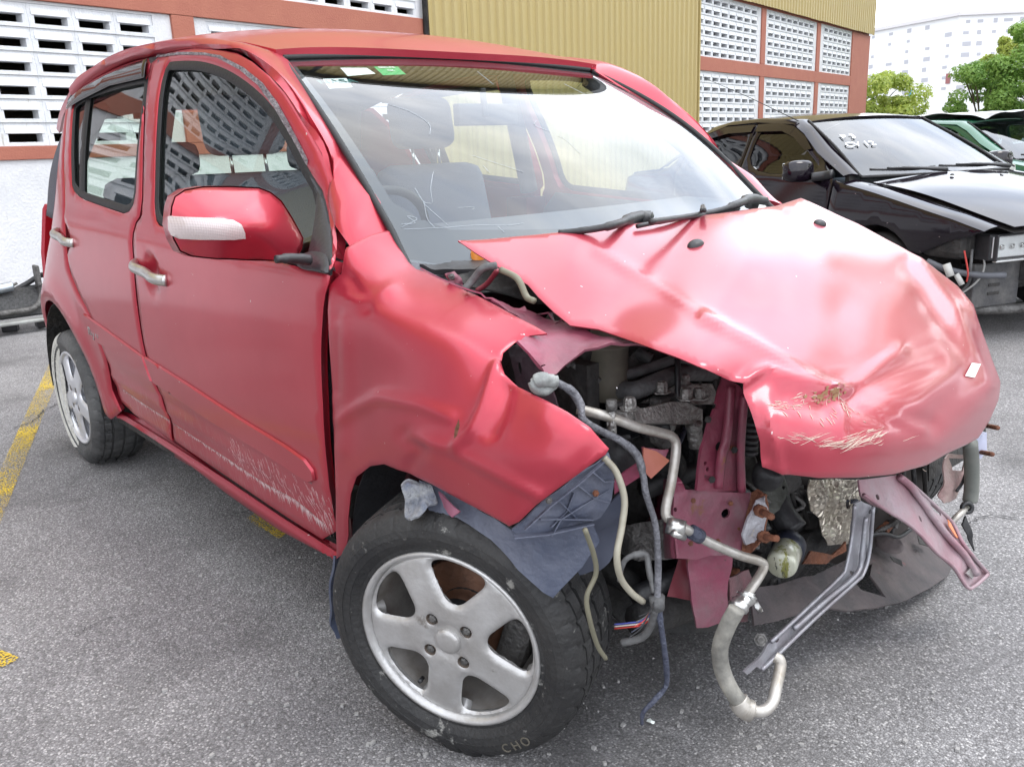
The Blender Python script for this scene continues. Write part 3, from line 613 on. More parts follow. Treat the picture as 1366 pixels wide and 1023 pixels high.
# A pillars and roof rails: sheet between the door seam and the windscreen edge
cA = [(-0.270,-0.788,0.953),(-0.312,-0.772,0.969),(-0.397,-0.739,1.008),(-0.463,-0.710,1.050),(-0.502,-0.687,1.133),(-0.594,-0.681,1.221),(-0.711,-0.672,1.312),(-0.891,-0.666,1.393),(-1.036,-0.666,1.423),(-1.239,-0.660,1.447),(-1.501,-0.655,1.455),(-1.695,-0.650,1.461),(-1.905,-0.658,1.451),(-2.132,-0.674,1.425),(-2.273,-0.680,1.395)]
def resL(P, n):
    P = [Vector(p) for p in P]; L = [0]
    for a, b in zip(P, P[1:]): L.append(L[-1] + (b - a).length)
    o = []
    for k in range(n):
        d = L[-1] * k / (n - 1); i = max(j for j in range(len(L)) if L[j] <= d + 1e-9); i = min(i, len(P) - 2); o.append(P[i].lerp(P[i + 1], (d - L[i]) / (L[i + 1] - L[i])))
    return o
WB = [(-.29, .66, .975), (-.329, .652, .999), (-.47, .630, 1.106), (-.61, .608, 1.203), (-.76, .583, 1.297), (-.903, .557, 1.383)]
roofedge = [(x, float(roof_w(x)) , float(roof_z(x, 1))) for x in (-.96, -1.1, -1.3, -1.6, -1.9, -2.2, -2.45)]
for side in (-1, 1):
    A = resL(catmull([(q[0], -side * q[1] * -1 if False else side * abs(q[1]), q[2]) for q in cA], 4), 60)
    B = catmull([(q[0], side * q[1], q[2]) for q in WB], 4) + [Vector((q[0], side * (q[1] - .0), q[2] + .001)) for q in roofedge]
    # match by x
    Bx = sorted(B, key=lambda p: -p.x); rows = []
    for a in A:
        xb = a.x - .06 * max(0, min(1, (a.x + 1.2) / .5)) if a.x < -.45 else a.x - .04
        xb = min(max(xb, Bx[-1].x), Bx[0].x); k = max(i for i in range(len(Bx)) if Bx[i].x >= xb - 1e-9); k = min(k, len(Bx) - 2)
        b = Bx[k].lerp(Bx[k + 1], (Bx[k].x - xb) / max(1e-6, Bx[k].x - Bx[k + 1].x)); row = []
        for t in np.linspace(0, 1, 9):
            q = a.lerp(b, t); bul = math.sin(math.pi * t) * .010; q = q + Vector((0, side * bul, bul)); row.append(q)
        row[0] += Vector((0, -side * .006, 0)); rows.append(row)
    for i_, k_ in ((0, .030), (1, .022), (2, .012)):
        for q in rows[i_]: q += Vector((-.4 * k_, -side * k_, -k_ * .8))
    add('roof_pillar', loft(rows), red, car, solid=(.02, 0))
    add('roof_seam', tube([Vector((q[0], side * (q[1] + .004), q[2] + .004)) for q in roofedge[1:]], .004, 6), rubber, car)
# windscreen
def ws(P):
    t, s = P[:, 0], P[:, 1]; xe = -.329 - .574 * s; w = .648 - .091 * s + .018 * np.sin(np.pi * np.clip(s, 0, 1)); z = .998 + .385 * s
    bow = (1 - t * t); x = xe + bow * (.20 * (1 - s) - .045 * s) + .03 * np.sin(np.pi * s); z = z + bow * (-.03 * (1 - s) + .022 * s) + .018 * np.sin(np.pi * s)
    return np.stack([x, w * t, z], 1)
full = [(-1, 0), (1, 0), (1, 1), (-1, 1)]
def wsp(t, s, off=0):
    P = np.array([[t, s]]); X = ws(P)[0]; n = np.cross(ws(P + [[.01, 0]])[0] - X, ws(P + [[0, .01]])[0] - X); n /= np.linalg.norm(n)
    if n[2] < 0: n = -n
    return Vector(X + n * off)
rows = [[wsp(t, s) for t in np.linspace(-1, 1, 41)] for s in np.linspace(-.2, 1, 29)]
wscr = add('windscreen', loft(rows), wsglass, car)
def band(inner, m, off, nm):
    v = []; f = []; ou = resample([(-1, -.2, 0), (1, -.2, 0), (1, 1, 0), (-1, 1, 0)], .08); ou = [q for q in ou]
    n = len(ou)
    for q in ou:
        v.append(wsp(q.x, q.y, off)); a = max(-inner[0], min(inner[0], q.x)); b = max(inner[1], min(inner[2], q.y))
        # round the inner corners
        cx, cy = abs(a), b; r_ = .10
        if cx > inner[0] - r_ and (b < inner[1] + r_ * .9): k = .4 * r_; a = math.copysign(cx - k * (cx - inner[0] + r_) / r_, a); b = b + k * (inner[1] + r_ - b) / r_
        v.append(wsp(a, b, off))
    for i in range(n): j = (i + 1) % n; f.append((2 * i, 2 * j, 2 * j + 1, 2 * i + 1))
    return add(nm, (v, f), m, wscr)
band((.955, .0, .955), mat('black_ceramic_frit', (.02, .022, .028), .3), -.004, 'frit_band')
for t in (-1, 1): add('windscreen_seal', tube([wsp(t * 1.008, s, .002) for s in np.linspace(-.2, 1, 14)], .008, 6), rubber, wscr)
add('windscreen_seal', tube([wsp(t, 1.012, .002) for t in np.linspace(-1, 1, 20)], .008, 6), rubber, wscr)
def quad(nm, P, m, off=-.006): return add(nm, ([wsp(a, b, off) for a, b in P], [(0, 1, 2, 3)]), m, wscr, False)
quad('white_sticker', [(-.728, .935), (-.582, .932), (-.575, .882), (-.738, .864)], white)
quad('lettered_sticker', [(-.875, .846), (-.756, .848), (-.772, .778), (-.885, .770)], white)
quad('green_sticker', [(-.534, .942), (-.390, .944), (-.410, .876), (-.546, .868)], mat('green_sticker_ink', (.0, .42, .12), .5))
def onglass(t0, s0, t1, s1, off):
    a = wsp(t0, s0, off); b = wsp(t1, s1, off); x = (b - a).normalized(); up = wsp(t0, s0 + .05, off) - a; z = x.cross(up).normalized(); y = z.cross(x)
    m = Matrix((x, y, z)).transposed().to_4x4(); m.translation = (a + b) / 2; return m
ink = mat('dark_teal_ink', (.0, .09, .08), .6)
textmesh('sticker_lettering', 'NASA', .032, onglass(-.875, .815, -.766, .818, -.004) @ Matrix.Scale(1.35, 4, (1, 0, 0)), ink, wscr, .0002, .0008)
textmesh('sticker_lettering', 'SERVIS', .015, onglass(-.52, .928, -.42, .930, -.004) @ Matrix.Scale(1.3, 4, (1, 0, 0)), white, wscr, .0002, .0004)
textmesh('sticker_lettering', 'OK', .015, onglass(-.51, .902, -.43, .904, -.004), white, wscr, .0002, .0004)
crk = mat('white_glass_crack', (.50, .55, .60), .4)
def crack(P, r=.0004): return tube([wsp(a + random.uniform(-.002, .002), b, .001) for a, b in P], r, 4, 4)
CR = [[(-.864, .176), (-.864, .116), (-.843, .107)], [(-.762, .254), (-.80, .20), (-.823, .158), (-.837, .111)], [(-.864, .116), (-.886, .038), (-.884, .003)], [(-.869, .111), (-.842, .012)],
      [(-.974, -.009), (-.87, .0), (-.759, .013), (-.66, .012), (-.597, .02)], [(-.691, .008), (-.683, -.018)], [(-.77, .089), (-.72, .091), (-.732, .079)], [(-.714, .642), (-.643, .587), (-.619, .51), (-.657, .445)],
      [(-.565, .281), (-.565, .246)], [(.048, .897), (-.004, .78)], [(-.568, .333), (-.482, .279), (-.429, .247)], [(-.976, 0), (-.918, .037), (-.943, .05), (-.93, .02), (-.97, .015)],
      [(.52, .813), (.54, .641), (.55, .534)], [(-.083, .52), (-.126, .49), (-.087, .453)], [(-.072, .429), (-.06, .40), (-.072, .34), (-.069, .329)]]
add('glass_cracks', join(*[crack(c) for c in CR]), crk, wscr, kind='stuff')
mirror_pts = [wsp(.02, .84, -.03), wsp(.02, .80, -.10)]
add('rear_view_mirror', join(box(wsp(.05, .82, -.10), (.03, .22, .06)), tube(mirror_pts, .01, 8)), black, car, False, bev=.008)

# ------------------------------------------------------------------ crumpled front fender (right side of the car)
FEN = ([(5.24,3.05,-0.325,-0.650,0.996),(5.30,3.16,-0.308,-0.652,0.980),(5.36,3.30,-0.283,-0.659,0.961),(5.45,3.47,-0.245,-0.671,0.938),(5.55,3.57,-0.216,-0.674,0.926),(5.78,3.64,-0.169,-0.667,0.918),(6.09,3.81,-0.077,-0.682,0.904),(6.36,3.92,-0.012,-0.687,0.895),(6.56,4.03,0.036,-0.692,0.886),(6.90,4.21,0.110,-0.699,0.871),(7.13,4.33,0.154,-0.700,0.861),(7.29,4.43,0.187,-0.705,0.854),(7.07,4.46,0.164,-0.721,0.850),(6.86,4.55,0.154,-0.746,0.841),(6.71,4.68,0.157,-0.774,0.830),(6.68,4.82,0.167,-0.788,0.817),(6.73,4.99,0.188,-0.799,0.802),(6.90,5.14,0.224,-0.805,0.791),(7.24,5.31,0.289,-0.813,0.785),(7.57,5.49,0.341,-0.813,0.775),(7.88,5.70,0.378,-0.804,0.757),(8.13,5.98,0.402,-0.791,0.727),(8.08,6.07,0.401,-0.797,0.719),(7.74,6.30,0.378,-0.826,0.694),(7.43,6.53,0.355,-0.850,0.669),(7.13,6.75,0.322,-0.865,0.638),(6.90,6.97,0.290,-0.872,0.604),(6.77,7.03,0.269,-0.874,0.591),(6.40,6.82,0.199,-0.872,0.595),(6.12,6.67,0.138,-0.866,0.594),(5.75,6.47,0.054,-0.861,0.596),(5.55,6.39,0.004,-0.856,0.593),(5.35,6.30,-0.048,-0.853,0.590),(5.11,6.20,-0.116,-0.848,0.586),(4.92,6.22,-0.177,-0.842,0.565),(4.74,6.37,-0.244,-0.836,0.523),(4.66,6.60,-0.283,-0.831,0.473),(4.63,6.90,-0.314,-0.824,0.411),(4.63,7.16,-0.338,-0.815,0.356),(4.58,7.38,-0.377,-0.807,0.301),(4.47,7.46,-0.427,-0.802,0.267),(4.46,7.00,-0.386,-0.817,0.369),(4.46,6.70,-0.360,-0.825,0.432),(4.46,6.35,-0.341,-0.831,0.498),(4.45,6.00,-0.330,-0.832,0.559),(4.43,5.70,-0.331,-0.828,0.608),(4.42,5.39,-0.328,-0.828,0.658),(4.40,5.05,-0.318,-0.831,0.713),(4.38,4.72,-0.307,-0.835,0.767),(4.37,4.43,-0.303,-0.835,0.812),(4.35,4.14,-0.309,-0.829,0.853),(4.37,3.80,-0.319,-0.815,0.901),(4.54,3.64,-0.288,-0.803,0.925),(4.57,3.48,-0.289,-0.794,0.948),(4.61,3.30,-0.296,-0.781,0.972),(4.75,3.21,-0.298,-0.755,0.982),(4.95,3.12,-0.311,-0.712,0.991),(4.60,3.85,-0.256,-0.814,0.899),(4.60,4.40,-0.233,-0.835,0.825),(4.60,4.95,-0.251,-0.833,0.741),(4.60,5.50,-0.274,-0.829,0.651),(5.15,3.30,-0.281,-0.698,0.965),(5.15,3.85,-0.146,-0.792,0.906),(5.15,4.40,-0.088,-0.836,0.844),(5.15,4.95,-0.088,-0.843,0.770),(5.15,5.50,-0.082,-0.853,0.696),(5.70,3.85,-0.106,-0.729,0.902),(5.70,4.40,0.015,-0.820,0.854),(5.70,4.95,0.043,-0.845,0.792),(5.70,5.50,0.059,-0.861,0.727),(5.70,6.05,0.066,-0.872,0.659),(6.25,4.40,0.087,-0.788,0.858),(6.25,4.95,0.133,-0.827,0.803),(6.25,5.50,0.154,-0.848,0.743),(6.25,6.05,0.176,-0.870,0.685),(6.80,5.50,0.241,-0.837,0.759),(6.80,6.05,0.276,-0.870,0.710),(6.80,6.60,0.278,-0.875,0.646),(7.35,5.50,0.319,-0.825,0.772),(7.35,6.05,0.346,-0.852,0.722)],57)
ff = tpsfun(FEN[0]); fo = [d[:2] for d in FEN[0][:FEN[1]]]
def strokes(L, k=1.0):
    def f(P):
        d = np.zeros(len(P))
        for pts, amp, wid in L:
            dd = dpoly(P, [(a / 100, b / 100) for a, b in pts]); d += amp * np.exp(-(dd / (wid / 100)) ** 2)
        return d * k
    return f
def soft(L):
    """one-sided steps: signed by the side of the line"""
    def f(P):
        d = np.zeros(len(P))
        for pts, amp, wid in L:
            A = np.array(pts, float) / 100; best = np.full(len(P), 1e9); sg = np.zeros(len(P))
            for i in range(len(A) - 1):
                dd = dseg(P, A[i], A[i + 1]); s = (A[i + 1] - A[i])[0] * (P - A[i])[:, 1] - (A[i + 1] - A[i])[1] * (P - A[i])[:, 0]
                sg = np.where(dd < best, np.sign(s), sg); best = np.minimum(best, dd)
            fall = np.exp(-(best / (wid * 4 / 100)) ** 2); d += amp * np.tanh(sg * best / (wid / 100)) * fall
        return d
    return f
fst = strokes([([(663, 488), (655, 515), (645, 545), (632, 572), (612, 592)], .011, 8), ([(676, 520), (668, 550), (655, 578)], -.010, 11), 
    ([(470, 372), (484, 392), (490, 410)], -.008, 9), ([(466, 340), (478, 375), (487, 400)], .005, 9), ([(487, 400), (520, 385)], .004, 8),
    ([(453, 560), (475, 545), (505, 530), (560, 540), (600, 556)], .006, 9), ([(540, 580), (560, 600), (545, 625)], -.006, 10), 
    ([(545, 582), (600, 598), (660, 630), (720, 662)], .005, 8), ([(450, 420), (448, 520)], -.004, 8), ([(455, 430), (462, 520), (456, 600)], .004, 10), ([(730, 560), (770, 590), (760, 620)], .006, 22)])
fso = soft([([(480, 398), (520, 412), (570, 430), (620, 455), (662, 484)], .0035, 6)])
fen = panel('front_fender', fo, ff, red_satin, car, .05, .003, flip=(0, -9, 1), disp=lambda P: fst(P) + fso(P), ring=.03, lip=.003, eps=.01, label='crumpled front fender bent outwards with a torn dent')
q = (0.175,-0.835,0.728)
add('rust_spot', ([Vector((v[0], v[1], v[2])) for v in [(q[0] - .010, -.8885, q[2] - .016), (q[0] - .002, -.8885, q[2] - .010), (q[0] + .007, -.8885, q[2] + .008), (q[0] + .006, -.8885, q[2] + .02), (q[0] + .001, -.8885, q[2] + .012), (q[0] - .006, -.8885, q[2] + .002)]], [(0, 1, 2, 3, 4, 5)]), rust, fen, False)
# undamaged far fender
lf = XZ([(-0.328,-0.784,0.959),(-0.295,-0.816,0.924),(-0.323,-0.825,0.872),(-0.336,-0.832,0.811),(-0.346,-0.835,0.752),(-0.361,-0.834,0.618),(-0.399,-0.817,0.470),(-0.446,-0.799,0.268)]) + [(-.36, .25)] + arc(.0, .30, .335, 175, 100, 8) + [(.02, .66), (.0, .72), (-.2, .86)]
panel('front_fender', lf, bodyside(1), red, car, .04, .004, flip=FAR(1))
# ------------------------------------------------------------------ hood
HD = ([(6.11,3.19,-0.136,-0.627,0.981),(6.36,3.37,-0.075,-0.632,0.960),(6.58,3.51,-0.025,-0.633,0.944),(6.83,3.66,0.025,-0.633,0.927),(7.04,3.78,0.062,-0.629,0.913),(7.18,3.94,0.098,-0.638,0.896),(7.39,4.15,0.143,-0.644,0.875),(7.61,4.32,0.184,-0.647,0.858),(7.98,4.37,0.229,-0.627,0.854),(8.32,4.49,0.291,-0.633,0.848),(8.67,4.61,0.357,-0.648,0.845),(9.04,4.75,0.412,-0.650,0.838),(9.44,4.91,0.454,-0.635,0.823),(9.70,5.05,0.466,-0.602,0.803),(9.88,5.14,0.475,-0.580,0.789),(9.97,5.34,0.491,-0.585,0.770),(10.08,5.62,0.510,-0.591,0.743),(10.16,5.91,0.521,-0.590,0.711),(10.18,6.23,0.522,-0.585,0.672),(10.44,6.33,0.540,-0.562,0.659),(10.94,6.39,0.570,-0.506,0.644),(11.47,6.38,0.585,-0.409,0.621),(11.93,6.33,0.581,-0.280,0.589),(12.36,6.21,0.566,-0.118,0.557),(12.64,6.05,0.551,0.007,0.543),(12.89,5.94,0.533,0.145,0.520),(13.07,5.84,0.513,0.269,0.500),(13.21,5.62,0.503,0.349,0.517),(13.32,5.34,0.491,0.420,0.547),(13.35,5.09,0.473,0.473,0.578),(13.21,4.66,0.424,0.525,0.639),(13.07,4.27,0.383,0.555,0.700),(13.00,4.05,0.355,0.588,0.732),(12.79,3.80,0.304,0.609,0.772),(12.31,3.44,0.213,0.605,0.834),(12.03,3.28,0.157,0.599,0.863),(11.74,3.12,0.097,0.599,0.890),(11.45,2.97,0.040,0.590,0.919),(11.01,2.77,-0.021,0.524,0.962),(10.69,2.63,-0.123,0.575,0.985),(10.36,2.73,-0.047,0.330,0.982),(9.98,2.78,0.014,0.113,0.990),(9.60,2.83,0.018,-0.003,0.990),(9.30,2.87,-0.005,-0.055,0.988),(9.00,2.90,-0.026,-0.107,0.985),(8.65,2.94,-0.032,-0.189,0.984),(8.30,2.99,-0.028,-0.278,0.985),(7.77,3.05,-0.032,-0.393,0.985),(7.43,3.08,-0.051,-0.444,0.984),(7.10,3.12,-0.074,-0.490,0.982),(6.80,3.15,-0.093,-0.533,0.981),(6.50,3.17,-0.110,-0.576,0.980),(7.01,3.53,0.012,-0.588,0.938),(7.61,3.53,0.063,-0.522,0.934),(8.21,3.53,0.090,-0.430,0.926),(8.21,4.13,0.204,-0.557,0.871),(8.81,3.53,0.134,-0.351,0.920),(8.81,4.13,0.272,-0.519,0.873),(9.41,3.53,0.206,-0.307,0.920),(9.41,4.13,0.333,-0.477,0.873),(10.01,3.53,0.263,-0.246,0.917),(10.01,4.13,0.361,-0.388,0.863),(10.01,4.73,0.457,-0.529,0.824),(10.61,2.93,0.070,0.226,0.957),(10.61,3.53,0.274,-0.107,0.902),(10.61,4.13,0.377,-0.273,0.848),(10.61,4.73,0.473,-0.428,0.808),(10.61,5.33,0.532,-0.521,0.765),(10.61,5.93,0.555,-0.555,0.708),(11.21,2.93,0.051,0.474,0.937),(11.21,3.53,0.260,0.097,0.878),(11.21,4.13,0.376,-0.111,0.824),(11.21,4.73,0.476,-0.289,0.783),(11.21,5.33,0.547,-0.414,0.744),(11.21,5.93,0.581,-0.471,0.692),(11.81,3.53,0.240,0.344,0.849),(11.81,4.13,0.379,0.067,0.798),(11.81,4.73,0.484,-0.140,0.757),(11.81,5.33,0.562,-0.294,0.720),(11.81,5.93,0.593,-0.349,0.664),(12.41,4.13,0.370,0.303,0.762),(12.41,4.73,0.481,0.057,0.720),(12.41,5.33,0.559,-0.113,0.680),(12.41,5.93,0.572,-0.126,0.601),(13.01,4.73,0.461,0.339,0.665),(13.01,5.33,0.526,0.187,0.607)],52)
hf = tpsfun(HD[0]); ho = [d[:2] for d in HD[0][:HD[1]]]
hst = strokes([([(988, 512), (1005, 500), (1020, 494), (1050, 504), (1093, 517), (1130, 520)], .011, 9), ([(1130, 524), (1165, 545), (1200, 562), (1240, 566)], -.008, 14), ([(1150, 535), (1190, 555), (1230, 572)], .006, 8),
    ([(1120, 530), (1122, 570), (1125, 590)], .004, 7), ([(940, 425), (1000, 455), (1060, 490), (1110, 518)], .005, 8), ([(800, 335), (880, 385), (960, 435)], .0035, 8),
    ([(1240, 590), (1280, 560), (1310, 520)], .008, 24), ([(1260, 545), (1290, 515)], -.005, 20), ([(1225, 350), (1270, 410), (1305, 480), (1315, 515)], .005, 8), ([(1210, 360), (1250, 420), (1290, 490)], -.004, 12),
    ([(1110, 525), (1180, 500), (1250, 480)], -.006, 20), ([(1110, 523), (1150, 505), (1200, 470)], .005, 10), ([(1025, 560), (1035, 600), (1043, 630)], .006, 7), ([(1013, 560), (1020, 610)], -.004, 8), ([(1050, 530), (1100, 545)], -.008, 16), ([(1145, 600), (1200, 600)], .003, 25)])
hood = panel('hood', ho, hf, red_hood, car, .055, .003, flip=(6, -3, 6), disp=hst, ring=.03, lip=.003, eps=.01, label='crumpled hood folded over at the nose')
def hp(u, v, off=0):
    P = np.array([[u / 100, v / 100]]); X = hf(P)[0]; n = np.cross(hf(P + [[.01, 0]])[0] - X, hf(P + [[0, .01]])[0] - X); n /= np.linalg.norm(n)
    if n[2] < 0: n = -n
    return Vector(X + n * (off + float(hst(P)[0]))), Vector(n)
for u, v in ((929, 328), (1093, 300)):
    q, n = hp(u, v); X = frame(q, n, (0, 1, 0)); prof = [(.014 * math.cos(a), .011 * math.sin(a)) for a in np.linspace(0, 1.57, 6)]
    add('washer_nozzle', lathe(prof, 14), black, hood, True, X @ Matrix.Scale(1.5, 4, (0, 1, 0)))
for u, v, du, dv in ((1296, 494, 8, 10),):
    P4 = [hp(u - du, v + dv * .7, .002)[0], hp(u + 2, v + dv, .002)[0], hp(u + du, v - dv * .7, .002)[0], hp(u, v - dv, .002)[0]]; add('paper_sticker', (P4, [(0, 1, 2, 3)]), white, hood, False)
# scrape marks on the nose
scr = []
random.seed(4)
def scratch(u, v, L, a, r=.0009):
    du, dv = math.cos(a) * L, math.sin(a) * L; return tube([hp(u + du * t, v + dv * t + 1.5 * math.sin(t * 3 + u), .0006)[0] for t in (0, .33, .66, 1)], [r * .3, r, r, r * .3], 4, 3)
for cu, cv, n, su, sv, L0, ang in ((1118, 592, 26, 45, 9, 38, -.30), (1160, 585, 12, 14, 8, 20, -.45), (1035, 538, 9, 14, 5, 20, -.15), (1080, 530, 12, 40, 6, 18, -.05), (1120, 545, 12, 26, 14, 14, 1.0), (1055, 582, 8, 16, 6, 22, .1), (1150, 620, 14, 60, 9, 14, .35), (1100, 540, 8, 40, 16, 14, 1.35)):
    for _ in range(int(n * 1.7)): scr.append(scratch(random.gauss(cu, su * .6), random.gauss(cv, sv * .6), random.uniform(.3, 1) * L0, ang + random.gauss(0, .12), random.uniform(.0002, .0006)))
add('scratches', join(*scr), mat('pale_scratch', (.62, .50, .42), .7), hood, kind='stuff')
mud = []
for _ in range(60):
    u0, v0 = 1105 + random.gauss(0, 10), 527 + random.gauss(0, 4); r_ = random.uniform(.5, 2.2); n0 = 6
    mud.append(([hp(u0 + 1.6 * r_ * math.cos(a) * random.uniform(.5, 1), v0 + r_ * math.sin(a) * random.uniform(.5, 1), .0012)[0] for a in np.linspace(0, 5.2, n0)], [tuple(range(n0))]))
add('dry_mud', join(*mud), mat('dry_mud', (.24, .14, .07), .9), hood, False, kind='stuff')

# road scuffs hanging from the door creases, and the dirt lines under the mouldings
random.seed(9)
sc_v = []
def onside(x, z, off=.0012):
    P = np.array([[x, z]]); d = float(doordisp(P)[0]); q = rs(P)[0]; return Vector((q[0], q[1] - d - off, q[2]))
def dline(P, par_name, r=.0013):
    add('dirt_line', tube([onside(q[0], q[2], .0004) for q in P], r, 5, 3), mat('grey_dirt_line', (.20, .16, .155), .9), car)
dline([(-1.409,-0.822,0.507),(-1.173,-0.819,0.485),(-0.992,-0.817,0.468),(-0.842,-0.816,0.463),(-0.702,-0.815,0.454),(-0.541,-0.814,0.440),(-0.482,-0.814,0.438)], 'd')
dline([(-1.377,-0.809,0.383),(-1.175,-0.808,0.373),(-0.970,-0.807,0.363),(-0.784,-0.806,0.353),(-0.611,-0.807,0.355),(-0.484,-0.805,0.334)], 'd', .0010)
dline([(-1.905,-0.830,0.566),(-1.662,-0.827,0.543),(-1.424,-0.823,0.512)], 'd'); dline([(-1.815,-0.811,0.409),(-1.605,-0.810,0.395),(-1.406,-0.809,0.387)], 'd', .0010)
la = [(-1.377,-0.809,0.383),(-1.175,-0.808,0.373),(-0.970,-0.807,0.363),(-0.784,-0.806,0.353),(-0.611,-0.807,0.355),(-0.474,-0.805,0.334)]
def onl(L, t): k = t * (len(L) - 1); i = min(int(k), len(L) - 2); return Vector(L[i]).lerp(Vector(L[i + 1]), k - i)
for _ in range(420):
    t = random.betavariate(1.6, 1.1); q = onl(la, t); L_ = abs(random.gauss(0, .010)) * (.4 + t); x0 = q.x + random.uniform(-.006, .006); z0 = q.z + random.uniform(-.003, .003)
    sc_v.append(tube([onside(x0, z0), onside(x0 + L_ * .15, z0 - L_ * .5), onside(x0 + L_ * .25, z0 - L_)], [.0004, random.uniform(.0003, .0008), .0002], 4, 1))
lb_ = [(-0.938,-0.816,0.455),(-0.805,-0.815,0.449),(-0.645,-0.814,0.441),(-0.501,-0.813,0.433),(-0.431,-0.812,0.422)]
for _ in range(230):
    t = random.random(); q = onl(lb_, t); L_ = random.uniform(.004, .030); x0 = q.x + random.uniform(-.03, .03); z0 = q.z - random.uniform(.0, .10)
    sc_v.append(tube([onside(x0, z0), onside(x0 + L_ * .25, z0 - L_)], [random.uniform(.0002, .0005), .0002], 4, 1, smooth=False))
for _ in range(120):
    q = onl([(-1.815,-0.811,0.409),(-1.605,-0.810,0.395),(-1.406,-0.809,0.387)], random.random()); L_ = abs(random.gauss(0, .008)); sc_v.append(tube([onside(q.x, q.z), onside(q.x + L_ * .2, q.z - L_)], [.0005, .0002], 4, 1, smooth=False))
add('road_scuffs', join(*sc_v), mat('pale_road_scuff', (.55, .40, .40), .9), car, kind='stuff')
# ------------------------------------------------------------------ wheels
def wheelrim(X, par, dirt=None, R0=.182, silver=None, disc=True):
    """alloy wheel in a local frame: z outward, y up"""
    sil = silver or mat('brushed_silver_alloy', (.56, .555, .55), .38, .65, var=.8, vs=14, vcol=(.38, .365, .35), spots=[(9, .66, (.30, .28, .26), (1, 1, 1)), (60, .70, (.22, .20, .18), (1, 1, 1))], bump=.08, bs=120)
    face = [(R0 * .945 * math.cos(a), R0 * .945 * math.sin(a)) for a in np.linspace(0, 2 * math.pi, 90, endpoint=False)]
    holes = []
    for k in range(5):
        c = math.pi / 2 + R(24) + R(36) + k * R(72) ; P = []
        for rr, da in ((.080, 0), (.088, 11), (.105, 15.5), (.130, 19.5), (.152, 21.5), (.164, 19), (.168, 11), (.169, 0)): P.append((rr, da))
        full_ = [(r, d) for r, d in P] + [(r, -d) for r, d in P[::-1][1:-1]]
        holes.append([(q.x, q.y) for q in chaikin([(r * math.cos(c + R(d)), r * math.sin(c + R(d)), 0) for r, d in full_], 2)])
    lugs = [(.050 * math.cos(math.pi / 2 + R(35) - k * R(90)), .050 * math.sin(math.pi / 2 + R(35) - k * R(90))) for k in range(4)]
    for lx, ly in lugs: holes.append([(lx + .0125 * math.cos(a), ly + .0125 * math.sin(a)) for a in np.linspace(0, 2 * math.pi, 16, endpoint=False)])
    def surf(P):
        r = np.hypot(P[:, 0], P[:, 1]); z = .016 - .010 * (r / .17) ** 2 - .006 * np.exp(-((r - .028) / .01) ** 2)
        v = np.stack([P[:, 0], P[:, 1], z], 1); M = np.array(X); return v @ M[:3, :3].T + M[:3, 3]
    fl = X @ Vector((0, 0, 9))
    def crown(P):   # spokes are crowned, dropping to the window edges
        d = np.full(len(P), 1e9)
        for h in holes[:5]: d = np.minimum(d, dpoly(P, list(h) + [h[0]]))
        return -.006 * np.exp(-(d / .0045) ** 2)
    rim = panel('rim', face, surf, sil, par, .0075, .030, holes, ring=.003, lip=.002, disp=crown, flip=fl)
    add('rim_lip', lathe([(R0 * .935, -.012), (R0 * .945, .006), (R0 * .965, .011), (R0 * .99, .016), (R0 * 1.02, .015), (R0 * 1.025, .008), (R0 * .985, -.004), (R0 * .96, -.02), (R0 * .93, -.06), (R0 * .90, -.13), (R0 * .90, -.155), (R0 * 1.0, -.16)], 72, X), sil, rim)
    add('rim_barrel', lathe([(R0 * .925, -.01), (R0 * .90, -.03), (R0 * .86, -.06), (R0 * .84, -.12), (R0 * .84, -.15)], 60, X), mat('dusty_inner_alloy', (.40, .385, .37), .5, .55, var=1, vs=12, vcol=(.20, .18, .16)), rim)
    for lx, ly in lugs:
        add('lug_nut', lathe([(0, .014), (.005, .0135), (.0085, .011), (.0095, .006), (.0095, -.02)], 6, X @ Matrix.Translation((lx, ly, 0))), grime, rim, False)
        add('lug_seat', lathe([(.0128, .013), (.0125, -.008), (.0, -.010)], 20, X @ Matrix.Translation((lx, ly, 0))), mat('grimy_lug_seat', (.17, .135, .11), .8), rim)
    add('centre_cap', lathe([(0, .021), (.015, .0205), (.022, .019), (.026, .015), (.0265, .008)], 36, X), sil, rim)
    va = math.pi / 2 + R(122 + 24); add('valve_stem', tube([X @ Vector((.148 * math.cos(va), .148 * math.sin(va), -.012)), X @ Vector((.143 * math.cos(va), .143 * math.sin(va), .004))], .0045, 8, smooth=False), black, rim)
    if disc:
        add('brake_disc', lathe([(.055, -.045), (.06, -.055), (.060, -.075), (.115, -.076), (.118, -.080), (.118, -.094), (.05, -.096)], 60, X), mat('rusty_brake_disc', (.14, .075, .05), .6, .5, var=1, vs=14, vcol=(.20, .09, .05), bump=.2), rim)
        add('brake_caliper', box((-.0, 0, 0), (.06, .12, .07), None), grime, rim, False, X @ Matrix.Rotation(R(-20), 4, 'Z') @ Matrix.Translation((.105, 0, -.09)), bev=.012)
        add('hub_carrier', lathe([(0, -.05), (.055, -.05), (.07, -.11), (.05, -.2), (0, -.2)], 24, X), dark, rim)
    return rim
